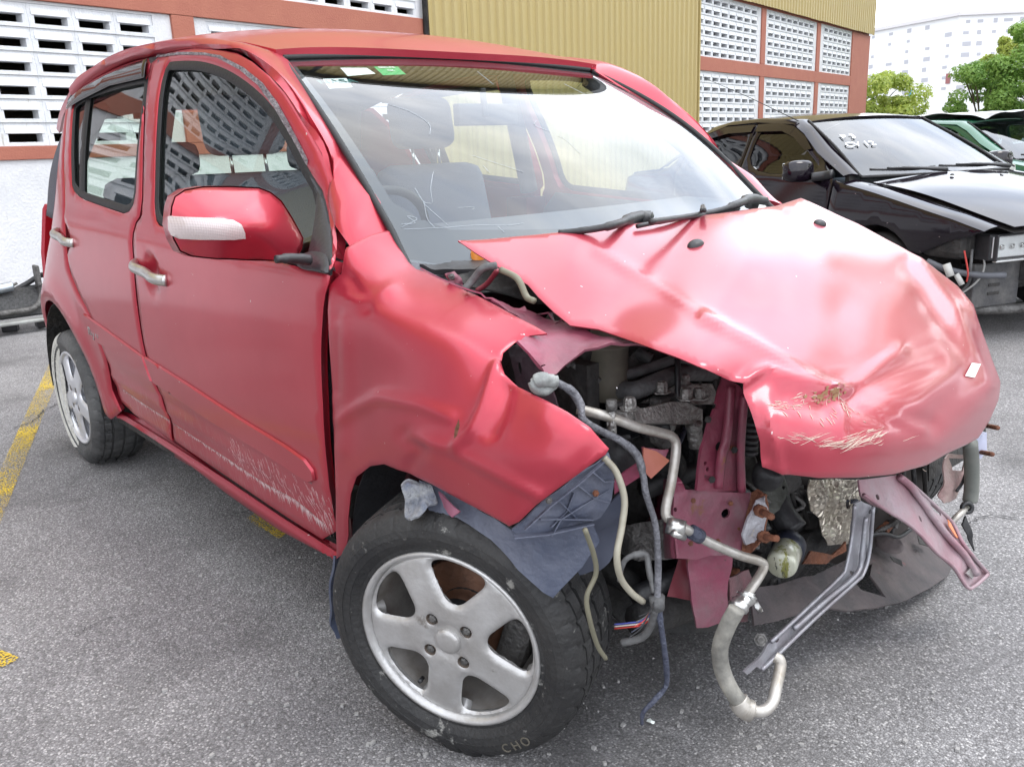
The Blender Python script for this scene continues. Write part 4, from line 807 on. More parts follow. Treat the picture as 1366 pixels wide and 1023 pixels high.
def tyre(X, par, R1=.272, m=None, sag=0):
    T = m or mat('worn_tyre_rubber', (.012, .012, .013), .6, var=1, vs=6, vcol=(.034, .033, .032), spots=[(7, .66, (.075, .072, .066), (1, 1, 1)), (16, .60, (.22, .215, .20), (1, 1, 1)), (48, .64, (.12, .118, .11), (1, 1, 1))], bump=.25, bs=90)
    prof = [(.183, .005), (.190, .012), (.197, .012), (.203, .016), (.212, .021), (.2125, .0225), (.226, .025), (.2265, .0265), (.240, .0245), (.2405, .0235), (.252, .018), (.262, .008), (.2645, .004),
            (.268, -.004), (.2695, -.010), (.264, -.0105), (.264, -.0135), (.2705, -.014), (.2715, -.035), (.272, -.036), (.2645, -.0365), (.2645, -.045), (.272, -.0455), (.2725, -.078), (.265, -.0785), (.265, -.087), (.2725, -.0875), (.2722, -.122), (.2645, -.1225), (.2645, -.131), (.2718, -.1315), (.2700, -.155), (.262, -.168), (.240, -.183), (.212, -.180), (.185, -.165)]
    n = 288; v = []; f = []
    for i, (r, h) in enumerate(prof):
        for j in range(n):
            a = 2 * math.pi * j / n; rr = r * R1 / .272
            if r > .2655 and (j + (i % 3)) % 8 == 0: rr -= .005      # lateral sipes
            if .246 < r < .2655 and i < 14 and (j) % 8 == 0: rr -= .003
            p = X @ Vector((rr * math.cos(a), rr * math.sin(a), h))
            v.append(p)
    for i in range(len(prof) - 1):
        for j in range(n): f.append((i * n + j, i * n + (j + 1) % n, (i + 1) * n + (j + 1) % n, (i + 1) * n + j))
    if sag:
        for p in v:
            if p.z < .012: p.z = .001 + max(0, p.z) * .1
    return add('tyre', (v, f), T, par, auto=32)
def wframe(c, st, cam_, spin=0):
    Nn = Vector((math.sin(st) * math.cos(cam_), -math.cos(st) * math.cos(cam_), math.sin(cam_))); return frame(c, Nn) @ Matrix.Rotation(spin, 4, 'Z')
Xf = wframe((.018, -.814, .268), R(24.3), R(-5))
fwh = bpy.data.objects.new('front_wheel', None); C.objects.link(fwh); fwh.parent = car; fwh.matrix_parent_inverse = WM(car).inverted(); fwh['label'] = 'front wheel turned out with a bare brake disc behind it'
rimf = wheelrim(Xf, fwh); tyre(Xf, fwh, .268, sag=1)
ft = Xf @ Matrix.Rotation(R(-118), 4, 'Z')
rubl = mat('raised_tyre_lettering', (.10, .09, .07), .7)
for k, ch in enumerate('CHO'):
    a = R(-62 + k * 6.2); textmesh('tyre_lettering', ch, .026, Xf @ Matrix.Translation((.232 * math.cos(a), .232 * math.sin(a), .0262)) @ Matrix.Rotation(a - math.pi / 2, 4, 'Z') @ Matrix.Rotation(math.pi, 4, 'Z'), rubl, fwh, .0008)
Xr = wframe((-2.42, -.80, .268), 0, 0, R(10))
rwh = bpy.data.objects.new('rear_wheel', None); C.objects.link(rwh); rwh.parent = car; rwh.matrix_parent_inverse = WM(car).inverted(); rwh['label'] = 'rear wheel splashed with white dust'
rt = mat('dusty_rear_tyre', (.035, .035, .036), .7, var=.9, vs=5, vcol=(.12, .12, .118), spots=[(14, .66, (.30, .29, .26), (1, 1, 1))], bump=.25, bs=90)
rs_ = mat('bright_silver_alloy', (.66, .67, .70), .35, .6, var=.5, vs=20, vcol=(.5, .5, .52))
wheelrim(Xr, rwh, silver=rs_); tyre(Xr, rwh, .268, m=rt, sag=1)
# splash of white dried cement over the left half of the rear wheel face
pw = mat('dried_white_splash', (.66, .65, .60), .9, var=1, vs=60, vcol=(.42, .41, .38), bump=.6, bs=120)
outl = [(.255 * math.cos(R(a)), .255 * math.sin(R(a)) ) for a in range(100, 245, 8)] + [(-.03, -.205), (-.085, -.17), (-.125, -.10), (-.13, -.02), (-.11, .06), (-.12, .12), (-.08, .2)]
def spl(P):
    r = np.hypot(P[:, 0], P[:, 1]); z = np.interp(r, [0, .1, .17, .19, .2, .226, .24, .252, .262], [.017, .014, .012, .018, .017, .028, .027, .021, .011])
    v = np.stack([P[:, 0], P[:, 1], z], 1); M = np.array(Xr @ Matrix.Rotation(R(-10), 4, 'Z')); return v @ M[:3, :3].T + M[:3, 3]
panel('cement_splash', [(x + .006 * math.sin(i * 2.3), y + .006 * math.cos(i * 3.1)) for i, (x, y) in enumerate(outl)], spl, pw, rwh, .012, .002, lip=0, ring=None, flip=(-2.4, -9, .3))
# far wheels
for cx, nm in ((.0, 'front_wheel'), (-2.42, 'rear_wheel')):
    Xl = frame((cx, .80, .268), (0, 1, 0)); w = bpy.data.objects.new(nm, None); C.objects.link(w); w.parent = car; w.matrix_parent_inverse = WM(car).inverted()
    tyre(Xl, w, .268, sag=1); add('rim', lathe([(0, .01), (.12, .015), (.18, .01), (.187, .014), (.19, -.16)], 40, Xl), rs_, w)
# wheel houses
def arch(cx, cz, r, y0, y1, a0, a1, m, nm, dz=0):
    v = []; f = []; n = 26
    for i in range(n + 1):
        a = R(a0 + (a1 - a0) * i / n)
        for y in np.linspace(y0, y1, 6): v.append(Vector((cx + r * math.cos(a), y, cz + r * math.sin(a) * (1 + .0)))) 
    for i in range(n):
        for j in range(5): k = i * 6 + j; f.append((k, k + 1, k + 7, k + 6))
    return add(nm, (v, f), m, car, solid=(.003, 0))
arch(-2.40, .31, .335, -.815, -.45, -8, 188, dark, 'wheel_arch_liner'); arch(-2.40, .31, .335, .45, .815, -8, 188, dark, 'wheel_arch_liner')
add('wheel_well_wall', box((-2.4, -.45, .42), (.75, .02, .55)), dark, car, False); add('wheel_well_wall', box((-2.4, .45, .42), (.75, .02, .55)), dark, car, False)
arch(0, .30, .34, .45, .80, 0, 188, dark, 'wheel_arch_liner')
arch(-.0, .30, .345, -.80, -.42, 62, 186, mat('black_liner_plastic', (.022, .023, .026), .5, var=.6, vs=9, vcol=(.05, .05, .055), bump=.2), 'wheel_arch_liner')
# mud flap
plate('mud_flap', [(-0.430,-0.800,0.272),(-0.470,-0.800,0.167),(-0.507,-0.790,0.059),(-0.503,-0.780,0.022),(-0.491,-0.760,0.023),(-0.510,-0.720,0.100),(-0.460,-0.740,0.240)], bluegrey, car, .006)
# ------------------------------------------------------------------ mirror
mc = Vector((-0.414,-0.950,1.028))
mm_ = bpy.data.objects.new('side_mirror', None); C.objects.link(mm_); mm_.parent = car; mm_.matrix_parent_inverse = WM(car).inverted()
MH = ([(2.28,2.76,-0.462,-1.047,1.065),(2.33,2.62,-0.473,-1.034,1.083),(2.46,2.53,-0.478,-1.011,1.094),(2.70,2.49,-0.477,-0.977,1.098),(2.90,2.48,-0.480,-0.945,1.097),(3.10,2.48,-0.492,-0.910,1.095),(3.27,2.49,-0.495,-0.881,1.092),(3.45,2.50,-0.503,-0.849,1.089),(3.62,2.56,-0.508,-0.821,1.078),(3.76,2.68,-0.502,-0.802,1.059),(3.90,2.90,-0.492,-0.787,1.024),(4.00,3.08,-0.483,-0.778,0.996),(4.05,3.18,-0.481,-0.772,0.980),(4.03,3.32,-0.472,-0.783,0.959),(3.96,3.44,-0.465,-0.800,0.943),(3.80,3.49,-0.453,-0.834,0.939),(3.60,3.48,-0.445,-0.871,0.945),(3.40,3.48,-0.445,-0.903,0.949),(3.23,3.47,-0.435,-0.933,0.954),(3.07,3.47,-0.427,-0.961,0.959),(2.90,3.46,-0.427,-0.986,0.962),(2.73,3.44,-0.436,-1.007,0.966),(2.55,3.43,-0.451,-1.026,0.970),(2.40,3.36,-0.457,-1.044,0.981),(2.31,3.20,-0.455,-1.054,1.005),(2.26,3.00,-0.457,-1.057,1.032),(2.52,2.74,-0.439,-1.022,1.066),(2.52,3.02,-0.418,-1.035,1.029),(2.80,2.74,-0.422,-0.989,1.064),(2.80,3.02,-0.392,-1.006,1.028),(3.08,2.74,-0.421,-0.948,1.061),(3.08,3.02,-0.386,-0.969,1.025),(3.36,2.74,-0.433,-0.901,1.058),(3.36,3.02,-0.393,-0.924,1.021),(3.64,3.02,-0.421,-0.868,1.015)],26)
mf = tpsfun(MH[0]); mo_ = [d[:2] for d in MH[0][:MH[1]]]
panel('mirror_housing', mo_, mf, red, mm_, .05, .004, flip=(6, -4, 1), ring=.02, lip=.006, eps=.01)
# dark mirror face side closing the back
bk = mf(np.array(mo_)); bc = bk.mean(0)
bring = [Vector(q) + Vector((-.035, .0, 0)) for q in bk]; bring2 = [Vector(bc + (q - bc) * .9) + Vector((-.045, 0, 0)) for q in bk]; nb_ = len(bring); f0 = [Vector(q) for q in bk]
add('mirror_back', (f0 + bring + bring2, [(i, (i + 1) % nb_, nb_ + (i + 1) % nb_, nb_ + i) for i in range(nb_)] + [(nb_ + i, nb_ + (i + 1) % nb_, 2 * nb_ + (i + 1) % nb_, 2 * nb_ + i) for i in range(nb_)] + [tuple(2 * nb_ + i for i in range(nb_))]), red, mm_)
lens = [(2.255, 2.895), (2.28, 2.885), (2.55, 2.905), (2.90, 2.925), (3.10, 2.945), (3.21, 3.00), (3.26, 3.10), (3.265, 3.17), (3.10, 3.19), (2.75, 3.185), (2.40, 3.18), (2.30, 3.14), (2.262, 3.06)]
lm = mat('clear_ribbed_lens', (.50, .42, .41), .3, .1, 1, .1)
n_ = lm.node_tree.nodes; l_ = lm.node_tree.links; wv_ = n_.new('ShaderNodeTexWave'); wv_.bands_direction = 'Z'; wv_.inputs['Scale'].default_value = 110; tc_ = n_.new('ShaderNodeTexCoord'); l_.new(tc_.outputs['Object'], wv_.inputs['Vector'])
wv2 = n_.new('ShaderNodeTexWave'); wv2.bands_direction = 'Y'; wv2.inputs['Scale'].default_value = 90; l_.new(tc_.outputs['Object'], wv2.inputs['Vector']); am_ = n_.new('ShaderNodeMath'); l_.new(wv_.outputs['Fac'], am_.inputs[0]); l_.new(wv2.outputs['Fac'], am_.inputs[1])
bu_ = n_.new('ShaderNodeBump'); bu_.inputs['Strength'].default_value = .22; bu_.inputs['Distance'].default_value = .002; l_.new(am_.outputs[0], bu_.inputs['Height']); l_.new(bu_.outputs[0], n_['Principled BSDF'].inputs['Normal'])
panel('indicator_lens', lens, mf, lm, mm_, .035, .004, flip=(6, -4, 1), ring=.012, lip=.003, eps=.01, disp=lambda P: np.full(len(P), .0065))
foot = XZ([(-0.439,-0.804,0.943),(-0.419,-0.785,0.963),(-0.358,-0.782,0.963),(-0.319,-0.793,0.950),(-0.282,-0.816,0.925),(-0.349,-0.815,0.928),(-0.417,-0.813,0.932)])
panel('mirror_foot', rounded(foot, 1), bodyside(-1, .016), black, mm_, .02, .02, flip=FAR(-1))
add('mirror_neck', tube([(-0.336,-0.910,0.960),(-0.338,-0.875,0.958),(-0.348,-0.835,0.950)], [.008, .010, .011], 12), black, mm_)
# ------------------------------------------------------------------ underbody and cabin
add('floor_pan', box((-1.35, 0, .235), (2.10, 1.48, .05)), dark, car, False)
add('floor_pan', box((-2.72, 0, .30), (.5, 1.30, .06)), dark, car, False)
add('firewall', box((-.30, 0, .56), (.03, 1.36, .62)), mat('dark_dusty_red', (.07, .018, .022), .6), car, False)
add('exhaust_pipe', tube([(-.3, .1, .17), (-1.5, .1, .17), (-2.2, -.2, .2), (-2.9, -.3, .22)], .025, 10), rust, car)
dash = []
for z, x, in ((.62, -.75), (.82, -.80), (.93, -.74), (.965, -.60), (.955, -.40), (.93, -.28), (.90, -.20)): dash.append([Vector((x + .06 * (1 - t * t), .68 * t, z)) for t in np.linspace(-1, 1, 15)])
add('dashboard', loft(dash), interior, car, solid=(.01, -1))
sw = frame((-.88, -.36, .90), (-.85, 0, .5)); v, f = lathe([(.178 + .013 * math.cos(a), .013 * math.sin(a)) for a in np.linspace(0, 2 * math.pi, 9)], 40, sw)
add('steering_wheel', join((v, f), lathe([(0, .0), (.06, -.01), (.07, -.03)], 20, sw), tube([sw @ Vector((-.17, 0, 0)), sw @ Vector((.17, 0, 0))], .012, 8, smooth=False), tube([sw @ Vector((0, 0, 0)), sw @ Vector((0, 0, -.25))], .025, 8, smooth=False)), black, car)
for y in (-.36, .36):
    s_ = bpy.data.objects.new('front_seat', None); C.objects.link(s_); s_.parent = car; s_.matrix_parent_inverse = WM(car).inverted()
    add('seat_cushion', box((-1.20, y, .50), (.50, .48, .16)), fabric, s_, True, bev=.05)
    add('seat_back', box((-1.52, y, .83), (.14, .47, .56), Matrix.Rotation(R(-14), 3, 'Y')), fabric, s_, True, bev=.06)
    hr = box((-1.61, y, 1.255), (.10, .27, .19), Matrix.Rotation(R(-10), 3, 'Y')); o = add('headrest', hr, fabric, s_, True); o.modifiers.new('b', 'BEVEL').width = .045; o.modifiers['b'].segments = 4
    for dy in (-.06, .06): add('headrest_post', tube([(-1.60, y + dy, 1.20), (-1.585, y + dy, 1.08)], .006, 8, smooth=False), chrome, s_)
add('rear_seat', box((-2.30, 0, .80), (.14, 1.20, .60), Matrix.Rotation(R(-14), 3, 'Y')), fabric, car, True, bev=.05)
add('rear_bench', box((-2.0, 0, .50), (.50, 1.24, .16)), fabric, car, True, bev=.05)
for y in (-.32, .32): add('rear_headrest', box((-2.40, y, 1.16), (.09, .24, .13)), fabric, car, True, bev=.04)
for sd_ in (-1, 1):
    dt = XZ([(-0.316,-0.816,0.922),(-0.320,-0.831,0.828),(-0.358,-0.829,0.552),(-0.424,-0.807,0.354),(-1.383,-0.804,0.323),(-1.402,-0.824,0.516),(-1.405,-0.823,0.883),(-1.288,-0.805,0.977),(-0.804,-0.810,0.943),(-0.417,-0.817,0.920)])
    panel('door_trim', dt, bodyside(sd_, -.06), interior, car, .08, .01, flip=(-1, 0, .8))
    for k, (xx, zz) in enumerate([((-.9, 1.40), (-.45, 1.05))]):
        add('pillar_trim', tube([(-.93, sd_ * .565, 1.36), (-.62, sd_ * .62, 1.17), (-.38, sd_ * .66, .98)], .028, 8), interior, car)
    add('pillar_trim', tube([(-1.43, sd_ * .64, 1.42), (-1.44, sd_ * .70, 1.2), (-1.44, sd_ * .75, .98)], .035, 8), interior, car)
    add('pillar_trim', tube([(-2.45, sd_ * .56, 1.38), (-2.62, sd_ * .64, 1.15), (-2.68, sd_ * .68, .95)], .06, 8), interior, car)
# ------------------------------------------------------------------ wipers and cowl
def flat(P, w, h, m, par, nm):
    return add(nm, tube(P, w, 8), m, par)
cowl = [[Vector((x + .21 * (1 - t * t) * .9, .665 * t, z - .02 * abs(t))) for t in np.linspace(-1, 1, 21)] for x, z in ((-.235, .925), (-.20, .915), (-.165, .905), (-.14, .89))]
add('cowl_panel', loft(cowl), black, car, solid=(.006, -1))
wp1 = [(-0.067,-0.198,0.991),(-0.059,-0.190,1.002),(-0.041,-0.175,1.000),(-0.038,-0.174,0.988),(-0.050,-0.185,0.979),(-0.065,-0.197,0.981)]
w1 = bpy.data.objects.new('wiper', None); C.objects.link(w1); w1.parent = car; w1.matrix_parent_inverse = WM(car).inverted()
add('wiper_arm', tube([(-0.110,-0.093,0.985),(-0.062,-0.203,0.990),(0.011,-0.344,0.990),(-0.002,-0.395,0.985),(-0.048,-0.444,0.980)], [.012, .013, .009, .007, .006], 8), black, w1)
add('wiper_pivot', lathe([(0, .014), (.012, .013), (.017, .006), (.018, -.02)], 16, frame((-0.082,-0.147,0.985), (.3, 0, 1))), black, w1)
add('wiper_blade', tube([(0.073,-0.307,0.995),(0.031,-0.167,0.990),(-0.007,-0.011,0.985),(-0.047,0.164,0.985)], .006, 6), black, w1)
w2 = bpy.data.objects.new('wiper', None); C.objects.link(w2); w2.parent = car; w2.matrix_parent_inverse = WM(car).inverted()
add('wiper_arm', tube([(-0.136,0.414,0.985),(-0.078,0.256,1.000),(-0.011,0.111,1.000),(-0.004,0.013,0.990),(-0.003,-0.136,0.985),(0.002,-0.265,0.980)], [.012, .014, .010, .007, .006, .005], 8), black, w2)
add('wiper_pivot', lathe([(0, .014), (.012, .013), (.017, .006), (.018, -.02)], 16, frame((-0.123,0.341,0.990), (.3, 0, 1))), black, w2)
add('wiper_spring', tube([(0.039,-0.087,1.000),(-0.022,-0.011,1.003),(0.033,-0.089,1.000)], .005, 6), black, w2)
# corner of the scuttle seen between fender and hood
plate('scuttle_corner', [(-0.232,-0.654,0.930),(-0.196,-0.605,0.930),(-0.238,-0.561,0.930),(-0.200,-0.524,0.930),(-0.146,-0.530,0.925),(-0.111,-0.594,0.920),(-0.175,-0.622,0.920),(-0.193,-0.646,0.920)], black, car, .01)
add('orange_cap', lathe([(0, .022), (.013, .022), (.015, .018), (.015, -.02)], 20, frame((-0.196,-0.532,0.925), (0, 0, 1))), mat('orange_plastic_cap', (.60, .20, .02), .4), car)
# ------------------------------------------------------------------ torn open front end
def pl(nm, pts, m, th=.003, holes=(), **k):
    k.setdefault('crumple', .005)
    return plate(nm, pts, m, car, th, holes, **k)
def hole(c, r, n=10, ax=(0, 1, 0), ay=(0, 0, 1)):
    c = Vector(c); return [c + Vector(ax) * r * math.cos(a) + Vector(ay) * r * math.sin(a) for a in np.linspace(0, 2 * math.pi, n, endpoint=False)]
def bolt(nm, q, d, r=.008, L=.02, m=None, par=None):
    q = Vector(q); add(nm, lathe([(0, L * .6), (r * .8, L * .6), (r, L * .45), (r, 0), (r * 1.6, 0), (r * 1.6, -.002)], 6, frame(q, d)), m or dull_chrome, par or car, False)
# inner apron: dusty pink rail under the fender top, from the scuttle to the headlight opening
A1 = [(0.020,-0.681,0.887),(0.060,-0.637,0.868),(0.100,-0.624,0.855),(0.140,-0.619,0.851),(0.210,-0.621,0.839),(0.270,-0.614,0.834),(0.310,-0.590,0.827),(0.300,-0.612,0.833),(0.270,-0.641,0.835),(0.240,-0.671,0.827),(0.230,-0.692,0.811),(0.230,-0.726,0.796),(0.230,-0.748,0.795),(0.220,-0.746,0.805),(0.200,-0.757,0.831),(0.180,-0.763,0.847),(0.160,-0.728,0.848),(0.120,-0.672,0.846),(0.080,-0.673,0.865)]
pl('apron_rail', A1, red_in, .004, [hole((0.170,-0.620,0.841), .006), hole((0.130,-0.622,0.839), .010), hole((0.215,-0.741,0.810), .006)], crumple=.006)
pl('apron_lip', [(-0.050,-0.781,0.947),(-0.010,-0.682,0.895),(0.020,-0.679,0.888),(0.060,-0.637,0.872),(0.100,-0.611,0.858),(0.130,-0.613,0.851),(0.120,-0.622,0.843),(0.070,-0.647,0.856),(0.060,-0.656,0.855),(0.000,-0.674,0.873)], red_in, .003)
pl('strut_tower', [(-0.100,-0.680,0.914),(-0.060,-0.641,0.896),(0.000,-0.583,0.871),(0.060,-0.563,0.860),(0.020,-0.543,0.896),(-0.040,-0.564,0.913),(-0.100,-0.606,0.929)], dark, .004, crumple=.01)
pl('inner_apron', [(0.120,-0.734,0.818),(0.120,-0.710,0.827),(0.170,-0.700,0.788),(0.190,-0.701,0.766),(0.200,-0.695,0.724),(0.120,-0.714,0.746)], mat('dim_purple_apron', (.09, .045, .06), .6, var=1, vs=10, vcol=(.04, .035, .04), bump=.3), .004, [hole((0.130,-0.713,0.785), .012), hole((0.160,-0.703,0.775), .006)])
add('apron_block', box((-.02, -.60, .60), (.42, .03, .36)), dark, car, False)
# dark engine mass, gearbox, radiator fan shroud
def blob(nm, c, s, m, seed=0, amp=.03, par=None):
    bm = bmesh.new(); bmesh.ops.create_icosphere(bm, subdivisions=4, radius=1)
    for v in bm.verts:
        p = v.co.copy(); q = Vector([math.copysign(abs(a) ** .45, a) for a in p]); n_ = noise.noise(q * 2.3 + Vector((seed, 0, 0))) * amp * 8 + noise.noise(q * 6 + Vector((seed, 3, 0))) * amp * 3
        v.co = Vector((q.x * s[0], q.y * s[1], q.z * s[2])) * (1 + n_) + Vector(c)
    me = bpy.data.meshes.new(nm); bm.to_mesh(me); bm.free(); return link(nm, me, m, par or car, True)
blob('engine_block', (.02, -.10, .56), (.16, .30, .22), dark, 1)
blob('engine_head', (.02, -.20, .74), (.12, .26, .08), grime, 5, .02)
blob('gearbox', (.03, .34, .45), (.15, .16, .16), dark, 9)
for k in range(7): add('engine_rib', box((.185, -.30 + k * .05, .60), (.02, .012, .22)), dark, car, False, bev=.003)
for k in range(3): add('pulley', lathe([(0, .01), (.02, .012), (.03, .006), (.055 - k * .008, .008), (.056 - k * .008, -.01), (.045, -.02)], 28, frame(((.14, .12, .18)[k], (-.42, -.42, -.40)[k], (.62, .45, .53)[k]), (.5, -1, 0))), dark, car)
# silver engine mount bracket
em = [(0.270,-0.621,0.710),(0.270,-0.600,0.714),(0.265,-0.548,0.705),(0.260,-0.474,0.698),(0.260,-0.431,0.688),(0.260,-0.379,0.662),(0.265,-0.385,0.635),(0.270,-0.465,0.656),(0.275,-0.523,0.674),(0.275,-0.592,0.688),(0.275,-0.624,0.701)]
pl('engine_mount', em, cast, .03, crumple=.003)
pl('mount_plate', [(0.220,-0.498,0.697),(0.200,-0.376,0.700),(0.190,-0.255,0.673),(0.200,-0.247,0.630),(0.220,-0.401,0.671)], cast, .012, crumple=.008)
for (u, v, x) in ((840, 543, .27), (915, 530, .26), (932, 528, .255), (912, 515, .22), (882, 520, .23)): bolt('mount_bolt', Vector((x, 0, 0)) + Vector((0, *{840: (0.270,-0.596,0.717), 915: (0.260,-0.431,0.696), 932: (0.255,-0.386,0.686), 912: (0.220,-0.386,0.706), 882: (0.230,-0.464,0.710)}[u][1:])), (0, 0, 1), .011, .03, cast)
add('mount_foot', tube([(0.265,-0.414,0.644),(0.265,-0.409,0.621),(0.265,-0.408,0.596)], [.016, .014, .012], 10), cast, car)
pl('mount_arm', [(0.240,-0.510,0.660),(0.240,-0.472,0.642),(0.250,-0.438,0.610),(0.250,-0.471,0.604),(0.250,-0.503,0.627)], grime, .01)
# white-grey coolant reservoir and strut
add('brake_fluid_reservoir', lathe([(0, .085), (.040, .085), (.045, .078), (.045, .045), (.048, .043), (.048, .038), (.045, .036), (.044, -.02), (.04, -.06), (0, -.06)], 28, frame((0.130,-0.507,0.750), (0, 0, 1))), mat('aged_cream_plastic', (.17, .155, .12), .6, var=1, vs=12, vcol=(.09, .08, .07)), car)
add('coolant_hose', tube([(0.160,-0.504,0.708),(0.200,-0.496,0.714),(0.210,-0.444,0.722),(0.200,-0.365,0.719),(0.180,-0.242,0.691)], .017, 12), hosem, car)
add('hose_clamp', tube([(0.165,-0.517,0.723),(0.170,-0.515,0.712),(0.165,-0.503,0.693)], .004, 6), chrome, car)
add('vacuum_hose', tube([(0.120,-0.549,0.736),(0.160,-0.491,0.734),(0.180,-0.430,0.740),(0.200,-0.366,0.748),(0.200,-0.295,0.717)], .010, 10), hosem, car)
add('upper_hose', tube([(0.150,-0.394,0.743),(0.120,-0.403,0.755),(0.100,-0.413,0.769),(0.100,-0.352,0.770)], .012, 10), hosem, car)
add('vacuum_hose', tube([(0.000,-0.517,0.803),(0.050,-0.517,0.765),(0.100,-0.538,0.734),(0.120,-0.579,0.717)], .016, 10), hosem, car)
blob('intake_manifold', (.08, -.48, .80), (.07, .09, .05), dark, 12, .02)
# vertical radiator support post, pink
post = [(0.330,-0.424,0.747),(0.350,-0.403,0.730),(0.360,-0.394,0.708),(0.355,-0.396,0.624),(0.350,-0.383,0.526),(0.340,-0.500,0.558),(0.340,-0.485,0.630),(0.335,-0.455,0.682),(0.330,-0.436,0.725)]
pl('radiator_support_post', post, red_in, .006, [hole((0.345,-0.442,0.625), .009), hole((0.335,-0.449,0.699), .006), hole((0.340,-0.476,0.602), .004), hole((0.340,-0.471,0.590), .004)], crumple=.010, cs=9)
add('post_bead', tube([(0.345,-0.416,0.730),(0.352,-0.430,0.673),(0.352,-0.437,0.634),(0.352,-0.449,0.609),(0.350,-0.453,0.553)], .009, 8), red_in, car)
add('post_edge', tube([(0.365,-0.404,0.714),(0.365,-0.408,0.671),(0.362,-0.406,0.614),(0.360,-0.396,0.532)], .008, 8), red_in, car)
# front rail end (crash box) with rusty studs
rail = [(0.300,-0.526,0.579),(0.300,-0.506,0.578),(0.320,-0.512,0.570),(0.330,-0.519,0.563),(0.345,-0.441,0.540),(0.360,-0.362,0.519),(0.365,-0.380,0.492),(0.365,-0.395,0.415),(0.360,-0.423,0.416),(0.355,-0.477,0.432),(0.350,-0.510,0.433),(0.340,-0.556,0.449),(0.330,-0.555,0.509)]
pl('front_rail', rail, dusty_pink, .006, [hole((0.345,-0.430,0.496), .009), hole((0.310,-0.508,0.570), .004), hole((0.330,-0.543,0.533), .004)], crumple=.012, cs=12, label='pink front rail end with rusty mounting flange')
pl('rail_flange', [(0.365,-0.370,0.523),(0.375,-0.364,0.531),(0.400,-0.376,0.530),(0.405,-0.375,0.502),(0.410,-0.399,0.461),(0.400,-0.406,0.441),(0.385,-0.406,0.421),(0.370,-0.414,0.408),(0.370,-0.408,0.436),(0.370,-0.392,0.483)], rust, .005, crumple=.012, cs=22)
pl('rail_end_plate', [(0.400,-0.412,0.531),(0.415,-0.412,0.540),(0.420,-0.404,0.519),(0.420,-0.408,0.475),(0.415,-0.425,0.457),(0.410,-0.445,0.458),(0.405,-0.450,0.477),(0.400,-0.435,0.506)], mat('flaked_white_primer', (.38, .38, .41), .5, .1, var=1, vs=20, vcol=(.30, .28, .30), spots=[(15, .62, (.35, .13, .06), (1, 1, 1)), (30, .62, (.50, .44, .34), (1, 1, 1))], bump=.7, bs=40), .005, crumple=.014, cs=20)
for q, q2 in (((0.410,-0.417,0.517), (0.460,-0.456,0.532)), ((0.410,-0.406,0.463), (0.460,-0.437,0.486))): add('rusty_stud', tube([q, q2], .0062, 8, smooth=False, rib=0), rust, car); add("stud_collar", tube([q, Vector(q).lerp(Vector(q2), .3)], .011, 8, smooth=False), rust, car)
pl('rail_side', [(0.300,-0.526,0.579),(0.150,-0.369,0.489),(0.100,-0.356,0.388),(0.100,-0.331,0.284),(0.340,-0.556,0.449),(0.330,-0.555,0.509)], dusty_pink, .004, crumple=.006)
pl('lower_bracket', [(0.300,-0.472,0.412),(0.340,-0.394,0.401),(0.330,-0.395,0.317),(0.330,-0.390,0.254),(0.320,-0.465,0.266),(0.310,-0.472,0.324)], dusty_pink, .005, crumple=.014, cs=10)
pl('lower_bracket_side', [(0.250,-0.434,0.374),(0.270,-0.402,0.369),(0.280,-0.432,0.296),(0.240,-0.455,0.298)], mat('dull_crimson', (.20, .02, .035), .5, var=.6, vs=9), .004, crumple=.01)
# cross member behind everything and the near lower arm
add('cross_member', tube([(.22, -.52, .26), (.25, -.2, .24), (.25, .2, .24), (.22, .5, .26)], .035, 10), dark, car)
pl('gusset', [(0.180,-0.495,0.442),(0.240,-0.445,0.460),(0.260,-0.465,0.388),(0.220,-0.519,0.389),(0.150,-0.505,0.380),(0.100,-0.493,0.416)], grime, .005, [hole((0.250,-0.464,0.397), .007)], crumple=.006)
add('lower_arm', tube([(0.050,-0.464,0.314),(0.120,-0.450,0.292),(0.180,-0.427,0.255),(0.220,-0.393,0.232)], .022, 10), dark, car)
add('tie_rod', tube([(0.000,-0.387,0.350),(0.080,-0.381,0.338),(0.120,-0.331,0.300)], .012, 8), dark, car)
add('strut', tube([(-.05, -.62, .35), (-.10, -.58, .85)], .035, 14, smooth=False), dark, car)
# long air conditioning pipe and hose
acp = [(0.260,-0.711,0.739),(0.300,-0.681,0.727),(0.320,-0.635,0.703),(0.330,-0.591,0.685),(0.335,-0.566,0.673),(0.340,-0.560,0.654),(0.350,-0.583,0.605),(0.360,-0.611,0.561),(0.370,-0.610,0.547),(0.385,-0.595,0.534),(0.400,-0.548,0.498),(0.420,-0.489,0.460),(0.435,-0.450,0.440),(0.440,-0.441,0.428),(0.445,-0.464,0.417),(0.450,-0.508,0.401)]
ac = add('air_conditioning_pipe', tube(acp, .0083, 14, 10), alupipe, car)
add('pipe_clamp', tube([(0.385,-0.613,0.554),(0.390,-0.625,0.534)], .016, 14, smooth=False), dull_chrome, ac)
add('pipe_clamp_screw', tube([(0.400,-0.641,0.545),(0.400,-0.614,0.528)], .006, 8, smooth=False), dull_chrome, ac)
add('pipe_sleeve', tube([(0.392,-0.584,0.526),(0.397,-0.566,0.512)], .0125, 12, smooth=False), blacktape, ac)
add('hose_ferrule', tube([(0.450,-0.502,0.407),(0.450,-0.508,0.398),(0.450,-0.519,0.394),(0.450,-0.531,0.389),(0.450,-0.537,0.383)], [.013, .018, .015, .018, .014], 14, 4, rib=.12), dull_chrome, ac)
